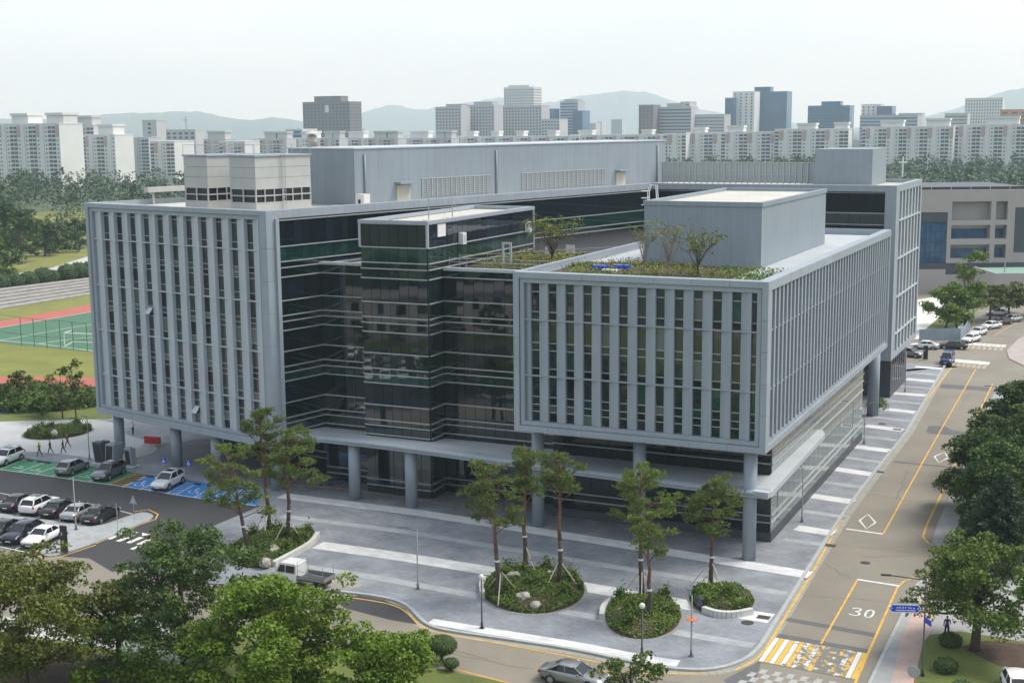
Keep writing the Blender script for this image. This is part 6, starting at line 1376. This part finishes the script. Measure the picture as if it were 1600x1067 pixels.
s2 = MB().box(Frame(LP[9][0], 78), -.05, .9, -.02, .02, zc-.95, zc-.55).build('side_sign_plate', BLS, sg)
# convex mirror on an orange post
mp_ = (26.38, 83.49); zm = 2.31
cm = empty('convex_mirror', (*mp_, .12)); tag(cm, 'round convex traffic mirror on an orange post at the bottom edge', 'mirror')
MB().tube([(*mp_, .12), (*mp_, zm+.1)], .045, 8).build('post', mat('orange_post', (.55, .14, .04), .5), cm, True); Fm = Frame(mp_, 30)
MB().tube([(*Fm.w(-.1, -.02), zm), (*Fm.w(-.1, -.06), zm)], .40, 20).build('back_shell', STEEL, cm); MB().tube([(*Fm.w(-.1, .03), zm), (*Fm.w(-.1, -.02), zm)], [.36, .42], 20).build('mirror_face', mat('mirror_glass', (.6, .6, .6), .05, 1.0), cm)
cb_ = empty('notice_box', (27.55, 84.41, 0.15)); tag(cb_, 'small white notice box with a dark lid at the foot of the lamp post', 'box')
bx_ = (27.55, 84.41); MB().box(Frame(bx_, 10), -.4, .4, -.15, .15, .15, 1.0).build('case', WHITE, cb_); MB().box(Frame(bx_, 10), -.5, .5, -.2, .2, 1.0, 1.07).build('lid', DKP, cb_)
# triangular give way signs on the island
def trisign(base, zt, label, col_, s=.5, deg=30):
    t = empty('triangular_sign', (*base, .12)); tag(t, label, 'sign', 'triangular road signs'); F_ = Frame(base, deg)
    MB().tube([(*base, .12), (*base, zt-.1)], .03, 8).build('post', STEEL, t); mb = MB(); pts = [(-s, zt-2*s*.87), (s, zt-2*s*.87), (0, zt)]
    vs = [(*F_.w(x, y), z) for y in (-.05, -.035) for x, z in pts]; mb._add(vs, [(0, 1, 2), (5, 4, 3), (0, 3, 4, 1), (1, 4, 5, 2), (2, 5, 3, 0)]); mb.build('plate', col_, t)
    pts = [(-s*.62, zt-2*s*.74), (s*.62, zt-2*s*.74), (0, zt-s*.62)]; vs = [(*F_.w(x, y), z) for y in (-.058, -.052) for x, z in pts]; mb = MB(); mb._add(vs, [(0, 1, 2), (5, 4, 3)]); mb.build('inner_face', PANELW if col_ is not YEL else mat('orange_face', (.6, .2, .04), .6), t); return t
trisign((-37.35, 127.21), 2.65, 'grey triangular sign at the tip of the parking island', STEEL, .52); trisign((-38.13, 124.26), 2.72, 'narrow grey triangular sign seen edge on beside the black sedan', STEEL, .45, 70)
trisign((-32.31, 115.92), 2.34, 'orange warning triangle above the dark tree', mat('red_border', (.5, .06, .03), .6), .55)
# blue disabled parking signs
for i, (b, xt, lb) in enumerate((((-39.06, 145.53), 1.81, 'small blue parking sign left of the second wing column'), ((-35.71, 143.2), 2.08, 'larger blue parking sign right of the second wing column'))):
    t = empty('blue_parking_sign', (*b, .12)); tag(t, lb, 'sign', 'blue disabled parking signs'); F_ = Frame(b, 20); MB().tube([(*b, .12), (*b, xt)], .03, 8).build('post', STEEL, t); MB().box(F_, -.28, .28, -.06, -.03, xt-.6, xt).build('face', BLS, t)
    mb = MB(); mb.box(F_, -.06, .0, -.066, -.062, xt-.3, xt-.12); mb.box(F_, -.06, .14, -.066, -.062, xt-.36, xt-.3); mb.box(F_, .1, .16, -.066, -.062, xt-.5, xt-.36); mb.box(F_, -.18, -.1, -.066, -.062, xt-.48, xt-.3); mb.box(F_, -.14, .06, -.066, -.062, xt-.52, xt-.46); mb.box(F_, -.07, .01, -.066, -.062, xt-.1, xt-.04); mb.build('wheelchair_mark', WHS, t)
# leaning grey kiosks by the first column
def kiosk(nm_, base, w_, d_, z1, lean, label, deg, dark_):
    t = empty(nm_, (*base, .12)); tag(t, label, 'kiosk', 'grey kiosks by the first column'); F_ = Frame(base, deg)
    def skew(x0, x1, y0, y1, z0, z1_, l0, l1, n_, m_):
        c = [(*F_.w(x+(l0 if z == z0 else l1), y), z) for z in (z0, z1_) for y in (y0, y1) for x in (x0, x1)]; mb = MB(); mb._add(c, [(0, 2, 3, 1), (4, 5, 7, 6), (0, 1, 5, 4), (2, 6, 7, 3), (0, 4, 6, 2), (1, 3, 7, 5)]); return mb.build(n_, m_, t)
    skew(-w_/2, w_/2, 0, d_, .12, z1, 0, lean, 'shell', DARK if dark_ else PENT); skew(-w_/2+.15, w_/2-.2, -.03, 0, .4, z1-.2, .02, lean*.95, 'front_panel', BLACK); MB().box(F_, -w_/2-.2, w_/2+.3, -.4, d_+.2, .12, .2).build('base_plate', PANELW, t)
    skew(-w_*.25, w_*.25, d_*.3, d_*.7, z1, z1+.18, lean, lean, 'roof_unit', STEEL)
kiosk('smoking_booth', (-47.7, 149.88), 1.3, 1.5, 2.55, -.35, 'dark leaning kiosk between the lamp post and the first column', 30, True); kiosk('smoking_booth', (-46.31, 148.95), 1.3, 1.5, 2.6, .3, 'grey kiosk half leaning right beside the darker one', 30, False); kiosk('info_kiosk', (-43.85, 148.28), 1.0, .8, 2.2, -.15, 'small grey kiosk in front of the first column', 30, False)
# black pylons
for b, zt, lb in (((-40.95, 117.27), 2.59, 'black information pylon at the near end of the parking island'), ((67.15, 213.84), 2.33, 'black pylon at the far end of the street front')):
    t = empty('information_pylon', (*b, .12)); tag(t, lb, 'pylon', 'black information pylons'); F_ = Frame(b, 30); MB().box(F_, -.35, .35, -.12, .12, .12, zt).build('body', BLACK, t); MB().box(F_, -.37, .37, -.14, .14, .12, .4).build('foot', DKP, t); MB().box(F_, -.2, -.05, -.125, -.121, zt-.9, zt-.6).build('letter_mark', PANELW, t)
# red letter sign under the left wing
rb = (-43.95, 159.17); rs = empty('red_letter_sign', (*rb, .12)); tag(rs, 'row of red standing letters under the left wing', 'sign'); F_ = Frame(rb, 20); RED = mat('red_letters', (.62, .035, .02), .5)
for i in range(6):
    x = -1.2+i*.4; mb = MB(); mb.box(F_, x, x+.09, -.1, .1, .2, 1.1); mb.box(F_, x+.21, x+.3, -.1, .1, .2, 1.1); mb.box(F_, x+.09, x+.21, -.1, .1, .95, 1.1); mb.box(F_, x+.09, x+.21, -.1, .1, .55+.1*(i % 2), .7+.1*(i % 2)); mb.build('letter', RED, rs)
MB().box(F_, -1.35, 1.35, -.25, .25, .12, .2).build('plinth', PANELW, rs)
# wheel stops
ws = [(-56.37, 151.87), (-54.95, 151.21), (-53.97, 150.73), (-34.28, 140.66), (-32.67, 139.95), (-29.22, 138.93), (-40.26, 144.08)]
for i, p in enumerate(ws):
    a = Vector(p); F_ = Frame(p, math.degrees(-math.atan2(fu.y, fu.x))); o = MB().box(F_, -.42, .42, -.1, .1, .012, .14).build('wheel_stop', TRIM)
    tag(o, ['black wheel stop in the green bay nearest the white SUV', 'black wheel stop at the middle of the empty green bay', 'black wheel stop beside the light grey hatchback bay', 'black wheel stop in the first empty blue bay', 'second black wheel stop in the first empty blue bay', 'black wheel stop in the blue bay behind the leaning pine', 'black wheel stop left of the white SUV in the blue bays'][i], 'wheel stop', 'black wheel stops in the bays')
# bicycles and a kick scooter under the canopy
def cycle(base, deg, label):
    t = empty('bicycle', (*base, .12)); tag(t, label, 'bicycle', 'bicycles under the canopy'); F_ = Frame(base, deg); W2 = lambda x, z, y=0: (*F_.w(x, y), z)
    for x in (-.5, .5): 
        w_ = MB().tube([W2(x+.3*math.cos(a), .44+.3*math.sin(a)) for a in [i*math.pi/8 for i in range(17)]], .03, 5, False).build('wheel', TYR, t)
    MB().tube([W2(-.5, .44), W2(-.15, .8), W2(.35, .82), W2(.5, .44)], .025, 5).build('frame', DKP, t); MB().tube([W2(-.15, .8), W2(0, .42), W2(.35, .82)], .025, 5).build('down_tube', BLS, t); MB().tube([W2(.33, .8), W2(.3, 1.1, -.25)], .02, 5).build('handlebar', STEEL, t); MB().box(F_, -.3, -.05, -.07, .07, .92, .98).build('saddle', TRIM, t)
cycle((-21.04, 139.76), 40, 'bicycle lying leftmost of those parked under the canopy'); cycle((-20.38, 139.48), 20, 'bicycle in the middle of those parked under the canopy'); cycle((-19.17, 139.7), -30, 'bicycle nearest the canopy column')
# yard fence of grey blue panels
FN = mat('grey_blue_fence_panel', (.24, .30, .35), .6, var=.1, vscale=.5)
fe = empty('yard_fence', (76.03, 233.89, 0)); tag(fe, 'grey blue panel fence around the white yard', 'fence')
fp = [(71.82, 232.7), (79.37, 233.7), (81.11, 236.51), (89.95, 257.63)]
for a, b, n in ((fp[0], fp[1], 8), (fp[1], fp[2], 2), (fp[2], fp[3], 9)):
    for i in range(n):
        p = Vector(a).lerp(Vector(b), i/n); q = Vector(a).lerp(Vector(b), (i+.97)/n); d = (q-p).length; F_ = Frame(p[:], -math.degrees(math.atan2(q.y-p.y, q.x-p.x))); pbox('fence_panel', fe, F_, 0, d, -.04, .04, .05, 2.1, FN)
# goal and net posts on the pitch
gp = [(-79.9, 235.62), (-74.23, 233.9), (-80.04, 240.66)]; go = empty('football_goal', (*gp[0], 0)); tag(go, 'white football goal at the pitch end beside the building', 'goal')
zg = 2.4; MB().tube([(*gp[0], 0), (*gp[0], zg), (*gp[1], zg), (*gp[1], 0)], .12, 6).build('frame', WHITE, go); MB().tube([(*gp[0], zg), (*gp[2], zg*.9), (*gp[2], 0), (*gp[0], 0)], .07, 5).build('net_stay', WHITE, go); MB().tube([(*gp[2], 0), (gp[2][0]+gp[1][0]-gp[0][0], gp[2][1]+gp[1][1]-gp[0][1], 0)], .07, 5).build('ground_bar', WHITE, go)
pf = empty('pitch_fence', (-87.72, 236.05, 0)); tag(pf, 'thin green net fence posts along the pitch edge', 'fence')
FG = mat('green_fence_paint', (.03, .10, .06), .6); fpx = [((-94.24, 241.47), 5.18), ((-87.98, 236.78), 5.08), ((-85.13, 235.21), 5.05), ((-82.32, 233.65), 5.02), ((-79.66, 232.82), 5.01), ((-76.91, 231.3), 4.97), ((-73.97, 229.78), 4.95)]
for p, h in fpx: MB().tube([(*p, 0), (*p, h)], .06, 5).build('post', FG, pf)
for q in (.4, 1.0): MB().tube([(*p, h*q) for p, h in fpx], .035, 4).build('rail', FG, pf)
# ================================================================= roof equipment
CT = mat('cream_cooling_cladding', (.42, .43, .41), .6, var=.06, vscale=.6)
for i, (x0, x1, lb) in enumerate(((-17.7, -13.7, 'left cream cooling tower with black louvres on the wing roof'), (-10.0, -5.9, 'right cream cooling tower with a ladder on the wing roof'))):
    t = empty('cooling_tower', (*FL.w(x0, 4), 29.15)); tag(t, lb, 'cooling tower', 'cooling towers on the left wing roof'); y0, y1 = 4, 12
    MB().box(FL, x0+.15, x1-.15, y0+.15, y1-.15, 29.15, 35).build('core', BLACK, t); pbox('base_skirt', t, FL, x0, x1, y0, y1, 29.15, 30.1, CT)
    for k in range(3):
        z = 31.7+k*1.12; pbox('cladding_panel', t, FL, x0, x1, y0, y0+.1, z, z+1.09, CT); pbox('cladding_panel', t, FL, x1-.1, x1, y0+.1, y1, z, z+1.09, CT); pbox('cladding_panel', t, FL, x0, x0+.1, y0+.1, y1, z, z+1.09, CT)
    pbox('top_rim', t, FL, x0-.12, x1+.12, y0-.12, y1+.12, 35.06, 35.25, PANEL)
    for z in (30.1, 30.85, 31.6): pbox('louvre_rail', t, FL, x0-.02, x1+.02, y0-.02, y1+.02, z, z+.12, CT)
    for q in range(3): pbox('louvre_post', t, FL, x0+(x1-x0)*q/2-.08+(.08 if q == 0 else -.08 if q == 2 else 0), x0+(x1-x0)*q/2+.08+(.08 if q == 0 else -.08 if q == 2 else 0), y0-.01, y0+.12, 30.1, 31.7, CT)
    for q in range(1, 7): pbox('louvre_post', t, FL, x1-.12, x1+.01, y0+(y1-y0)*q/6-.1, y0+(y1-y0)*q/6, 30.1, 31.7, CT)
    for q in range(9):
        c = FL.w(x1 if q > 2 else x0+(x1-x0)*q/2, y0 if q < 3 else y0+(y1-y0)*(q-2)/6); MB().tube([(*c, 35.25), (*c, 36.3)], .03, 5).build('rail_post', STEEL, t)
    MB().tube([(*FL.w(x0, y0), 36.3), (*FL.w(x1, y0), 36.3), (*FL.w(x1, y1), 36.3)], .03, 5).build('guard_rail', STEEL, t)
    if i == 1:
        mb = MB()
        for yy in (7.6, 8.1): c = FL.w(x1+.18, yy); mb.tube([(*c, 29.3), (*c, 36.4)], .035, 5)
        for q in range(18): a, b = FL.w(x1+.18, 7.6), FL.w(x1+.18, 8.1); mb.tube([(*a, 29.5+q*.38), (*b, 29.5+q*.38)], .02, 4)
        mb.build('ladder', STEEL, t)
vq = (-24.33, 35.69); vt = empty('roof_vent', (*FL.w(vq[0], 30), 35.7)); tag(vt, 'cream round roof vent with a conical cap behind the penthouse edge', 'vent'); c = FL.w(vq[0], 30)
MB().tube([(*c, 35.7), (*c, 37.1)], .62, 16).build('shaft', WHITER, vt, True); MB().tube([(*c, 37.2), (*c, 37.35), (*c, 37.7)], [.95, .92, .05], 16).build('conical_cap', WHITER, vt)
MB().tube([(*c, 37.0), (*c, 37.25)], .35, 10).build('neck', BLACK, vt)
bm_ = empty('roof_rail_beam', (*FL.w(-28, 14), 29.15)); tag(bm_, 'pale horizontal rail beam on posts at the left roof edge', 'beam')
MB().box(FL, -30.4, -29.6, 8, 30, 30.6, 31.2).build('beam', CT, bm_)
for y in (9, 15, 21, 27): pbox('post', bm_, FL, -30.1, -29.9, y-.1, y+.1, 29.15, 30.6, CT)
for i, (x, y, zz_, w_, hh, lb) in enumerate(((-3.4, 16.5, 29.15, 1.2, 1.5, 'white cabinet on the roof edge before the penthouse'), (-3.2, 12.0, 29.15, 1.9, .5, 'low grey duct box beside the right cooling tower'))):
    t = empty('roof_cabinet', (*FL.w(x, y), zz_)); tag(t, lb, 'cabinet'); pbox('case', t, FL, x, x+w_, y, y+1.0, zz_+.1, zz_+hh, WHITE if i == 0 else STEEL); pbox('foot', t, FL, x+.1, x+w_-.1, y+.1, y+.9, zz_, zz_+.1, DKP); pbox('vent_panel', t, FL, x+.3, x+.7, y-.02, y, zz_+.2, zz_+hh*.6, DKP)
for i, (x, y, h_, lb) in enumerate(((-38.4, 11.0, 4.8, 'plain lightning rod on the glass tower roof'), (-38.0, 15.5, 3.6, 'antenna mast with crossbars on the glass tower roof'))):
    t = empty('roof_antenna', (*FR.w(x, y), 28.35)); tag(t, lb, 'antenna'); c = FR.w(x, y); MB().tube([(*c, 28.35), (*c, 28.35+h_)], [.06, .03], 6).build('mast', STEEL, t); pbox('base', t, FR, x-.5, x+.5, y-.5, y+.5, 28.35, 28.6, WHITER)
    if i:
        for q in (.6, .75): a, b = FR.w(x-.7, y), FR.w(x+.7, y); MB().tube([(*a, 28.35+h_*q), (*b, 28.35+h_*q)], .025, 5).build('crossbar', STEEL, t)
        for s in (-1, 1): a = FR.w(x+s*1.2, y); MB().tube([(*a, 28.36), (*c, 28.35+h_*.6)], .012, 4).build('guy_wire', STEEL, t)
# white speaker boxes on the tower side, rail, boards and gate of the roof terrace
for i, (y, lb) in enumerate(((13.8, 'white box fixed to the tower side, nearer one'), (30.5, 'white box fixed to the tower side, farther one'))):
    t = empty('wall_box', (*FR.w(-36.2, y), 26.2)); tag(t, lb, 'box'); pbox('case', t, FR, -36.42, -35.9, y, y+.8, 25.9, 27.1, WHITE); pbox('grille', t, FR, -35.9, -35.88, y+.15, y+.65, 26.1, 26.9, PANELW)
rl = empty('terrace_railing', (*FR.w(-30, 11.5), 23.6)); tag(rl, 'white tubular railing around the terrace beside the glass tower', 'railing')
for pts in ([(-36.2, 11.2), (-24, 11.2)], [(-36.2, 13.4), (-27.5, 24.5), (-24, 29)]):
    for z in (24.35, 24.75): MB().tube([(*FR.w(*p), z) for p in pts], .03, 5).build('rail', STEEL, rl)
    for q in range(7): p = Vector(pts[0]).lerp(Vector(pts[-1]), q/6); c = FR.w(*p); MB().tube([(*c, 23.4), (*c, 24.75)], .03, 5).build('post', STEEL, rl)
gt_ = empty('terrace_gate', (*FR.w(-32.5, 17.5), 23.5)); tag(gt_, 'pale gate frame standing in the terrace railing', 'gate'); x, y = -32.6, 17.5
for s in (-.45, .45): pbox('jamb', gt_, FR, x+s-.1, x+s+.1, y-.1, y+.1, 23.5, 25.7, PANELW)
pbox('lintel', gt_, FR, x-.55, x+.55, y-.1, y+.1, 25.7, 25.9, PANELW)
for i, (px, lb) in enumerate((((-29.6, 22.0), 'left white notice board on the terrace railing'), ((-28.1, 24.2), 'right white notice board on the terrace railing'))):
    t = empty('notice_board', (*FR.w(*px), 24.2)); tag(t, lb, 'board'); pbox('panel', t, FR, px[0]-.5, px[0]+.5, px[1]-.12, px[1]-.06, 24.3, 25.2, WHITE); pbox('clamp', t, FR, px[0]-.1, px[0]+.1, px[1]-.06, px[1]+.04, 24.4, 24.6, STEEL)
for i, (x, y, m_, lb) in enumerate(((-19.6, 9.0, BLS, 'blue box in the roof garden near the front parapet'), (-17.8, 10.0, BLS, 'second blue box lying in the roof garden'), (-18.2, 8.0, WHITE, 'white board lying before the blue boxes in the roof garden'))):
    o = MB().box(FR, x, x+1.5, y, y+.9, 24.3, 24.75 if m_ is BLS else 24.5).build('garden_box', m_); tag(o, lb, 'box')
# cat ladder with hoop at the penthouse corner
ld = empty('cat_ladder', (*FR.w(-17.5, 18.5), 24.2)); tag(ld, 'white caged ladder at the left edge of the roof penthouse', 'ladder'); mb = MB()
for s in (0, .5): c = FR.w(-17.45, 19+s); mb.tube([(*c, 24.2), (*c, 31.4)], .045, 5)
mb.build('stile', WHITE, ld); mb = MB()
for q in range(20): mb.tube([(*FR.w(-17.45, 19), 24.6+q*.33), (*FR.w(-17.45, 19.5), 24.6+q*.33)], .025, 4)
mb.build('rungs', WHITE, ld)
mb = MB()
for q in range(3): mb.tube([(*FR.w(-17.45-.75*math.sin(a), 19.25-.5*math.cos(a)), 30.0+q*.7) for a in [i*math.pi/8 for i in range(9)]], .03, 4)
mb.tube([(*FR.w(-17.45, 19), 31.4), (*FR.w(-17.2, 19), 32.0), (*FR.w(-16.6, 19), 32.0), (*FR.w(-16.5, 19), 30.6)], .045, 5); mb.tube([(*FR.w(-17.45, 19.5), 31.4), (*FR.w(-17.2, 19.5), 32.0), (*FR.w(-16.6, 19.5), 32.0), (*FR.w(-16.5, 19.5), 30.6)], .045, 5); mb.build('hoop', WHITE, ld)

# ================================================================= beige hall across the far street
D_H = 300
def ah(x, y): return None
HP = {'l': 85.39, 'r': 120.45, 'top': 23.12, 'rail': 23.83}
hall = empty('institute_hall', (HP['l'], D_H, 0)); tag(hall, 'beige concrete hall with deep window openings beyond the street', 'building'); FH = Frame((0, D_H), 0)
OP = [(98.83, 107.6, 16.38, 20.52), (99.01, 107.71, 12.14, 15.24), (99.06, 107.73, 7.76, 10.85), (108.67, 111.32, 16.38, 20.52), (108.76, 111.37, 11.85, 15.12), (108.78, 111.41, 7.63, 10.61), (91.93, 97.94, 6.78, 16.01)]
# wall pieces butted round the openings
x0s = sorted(set([HP['l'], HP['r']]+[v for o_ in OP for v in ()])); ZT = HP['top']
cols = [(OP[0][0]-.1, OP[0][1]), (OP[3][0], OP[3][1])]
xa, xb, xc, xd = OP[0][0], OP[0][1], OP[3][0], OP[3][1]; zb = [(OP[0][2], OP[0][3]), (OP[1][2], OP[1][3]), (OP[2][2], OP[2][3])]
gx0, gx1, gz0, gz1 = OP[6]; zd = zb[2][0]-1.0
def hw(a, b, z0, z1, m_=CBG, y0=0, y1=.8, nm_='wall'): pbox(nm_, hall, FH, a, b, y0, y1, z0, z1, m_)
hw(HP['l'], gx0, 0, ZT); hw(gx0, gx1, gz1+2.2, ZT); hw(gx0, gx1, gz1, gz1+2.2, DARK, .05, .8, 'dark_panel'); hw(gx1, xa, zd, ZT); hw(xb, xc, zd, ZT); hw(xd, HP['r'], zd, ZT)
for (a, b) in ((xa, xb), (xc, xd)):
    hw(a, b, zb[0][1], ZT); hw(a, b, zb[1][1], zb[0][0]); hw(a, b, zb[2][1], zb[1][0]); hw(a, b, zd, zb[2][0])
    for k, (z0, z1) in enumerate(zb):
        pbox('recess_wall', hall, FH, a, b, 2.2, 2.4, z0, z1, CBG if k == 0 else GLB if a == xa or k else GLK)
        if k: pbox('window_head', hall, FH, a, b, 2.1, 2.2, z1-.9, z1, CBG); pbox('window_sill', hall, FH, a, b, .8, 2.2, z0-.02, z0+.02, CBG)
hw(gx1, HP['r'], zd-2.6, zd, DARK, .06, .8, 'dark_band'); hw(gx1, HP['r'], 0, zd-2.6); hw(gx0, gx1, 0, gz0-1.4); hw(gx0, gx1, gz0-1.4, gz0, DARK, .05, .8, 'dark_panel')
nb = 5
for i in range(nb):
    for k in range(4):
        a = gx0+(gx1-gx0)*i/nb; z0 = gz0+(gz1-gz0)*k/4; pbox('glass_pane', hall, FH, a+.05, gx0+(gx1-gx0)*(i+1)/nb-.05, .5, .55, z0+.06, gz0+(gz1-gz0)*(k+1)/4-.06, GLB)
pbox('backing', hall, FH, gx0, gx1, .6, .8, gz0, gz1, BLACK)
pbox('dark_shutter', hall, FH, 113.02, HP['r'], -.06, -.01, 9.05, 19.13, DARK)
pbox('body', hall, FH, HP['l'], HP['r'], 2.5, 40, 0, ZT-.1, CBG); pbox('side_return', hall, FH, HP['l'], HP['r'], .8, 2.1, ZT-.3, ZT-.1, CBG); pbox('roof', hall, FH, HP['l'], HP['r'], .8, 40, ZT-.09, ZT-.02, DARK)
for i in range(9): x = HP['l']+(HP['r']-HP['l'])*i/8; pbox('rail_post', hall, FH, x-.08, x+.08, .3, .5, ZT, HP['rail'], ALU)
pbox('roof_railing', hall, FH, HP['l'], HP['r'], .35, .45, ZT+.05, HP['rail']-.05, DKP)
po = empty('entrance_porch', (106.48, 285.0, 0)); tag(po, 'low beige porch with a green flat roof before the hall', 'porch'); q0, q1 = (102.77, 115.54); zt = 6.36
FP = Frame((0, 282), 0); pbox('fascia', po, FP, q0, q1, 0, .5, zt-3.0, zt, CBG); pbox('side_fascia', po, FP, q0, q0+.5, .5, 14, zt-3.0, zt, CBG); pbox('green_roof', po, FP, q0+.5, q1, .5, 14, zt-.4, zt-.25, mat('green_roof_coating', (.19, .34, .27), .7))
for x in (q0+1.5, q1-2): pbox('pier', po, FP, x, x+1, 1, 2, 0, zt-3, CBG)
pbox('low_wall', po, FP, q0+1, q1, 6, 6.5, 0, zt-3.0, DARK)
pp_ = (106.09, 286.0, 6.88); MB().tube([(pp_[0], pp_[1], zt-.3), (pp_[0], pp_[1], zt+2)], .12, 6).build('vent_pipe', STEEL, po)


# ================================================================= what the glass mirrors: lot, trees and hall to the left of the view
MR = empty('research_hall', (-98, 76, 0)); tag(MR, 'low beige hall with rows of windows mirrored in the glass tower', 'building')
FM = Frame((-97, 76), 56)      # ey points toward the tower
pbox('wall', MR, FM, -30, 30, -12, 0, 0, 7.6, CBG)
for k in range(2):
    for i in range(16): pbox('window', MR, FM, -28.8+i*3.6, -27.2+i*3.6, 0, .08, 1.5+k*3.4, 3.3+k*3.4, GLK)
pbox('roof_edge', MR, FM, -30.4, 30.4, -12.4, .4, 7.6, 8.1, CBG)
struct(MB().prism([FM.w(-34, 16), FM.w(34, 16), FM.w(34, 60), FM.w(-6, 60), FM.w(-34, 48)], 0, .012, False).build('parking_lane', ASPH))
struct(MB().prism([FM.w(-34, 1), FM.w(34, 1), FM.w(34, 15), FM.w(-34, 15)], 0, .05, False).build('lawn', GRASS))
mt_ = broadleaf('broadleaf_tree', (*FM.w(0, -18), 0), 15, 5.5, 'dark tree of the row mirrored in the tower glass', LF_DARK, nc=70, cr=1.8, per=30, size=.6, seed=201, h0=.15, trunk_r=.3, group='trees mirrored in the tower glass')
for k, (x, y, s_) in enumerate([(-30+i*8.0, -18, 1.0) for i in range(9) if i != 4]+[(-28+i*7, 8+(i % 2)*4, .33 if i % 3 else .5) for i in range(9)]):
    o = mt_.copy(); o.location = (*FM.w(x, y), 0); o.rotation_euler[2] = k*1.3; o.scale = (s_, s_, s_*.9); COL.objects.link(o)
    for ch in mt_.children: c = ch.copy(); c.parent = o; COL.objects.link(c)
ah_ = math.atan2(FM.ey[1], FM.ey[0]); random.seed(4)
for r, y in enumerate((20.5, 27.5, 37.5)):
    for i in range(9):
        if random.random() < .12: continue
        car(('sedan', 'suv', 'hatch')[(i*2+r) % 3], random.choice(['white', 'white', 'silver', 'black', 'white', 'dark', 'grey']), FM.w(-16+i*2.7, y), ah_+(math.pi if r % 2 else 0), 'parked car beyond the left edge, mirrored in the tower glass', 'parked cars mirrored in the tower glass', detail=False)
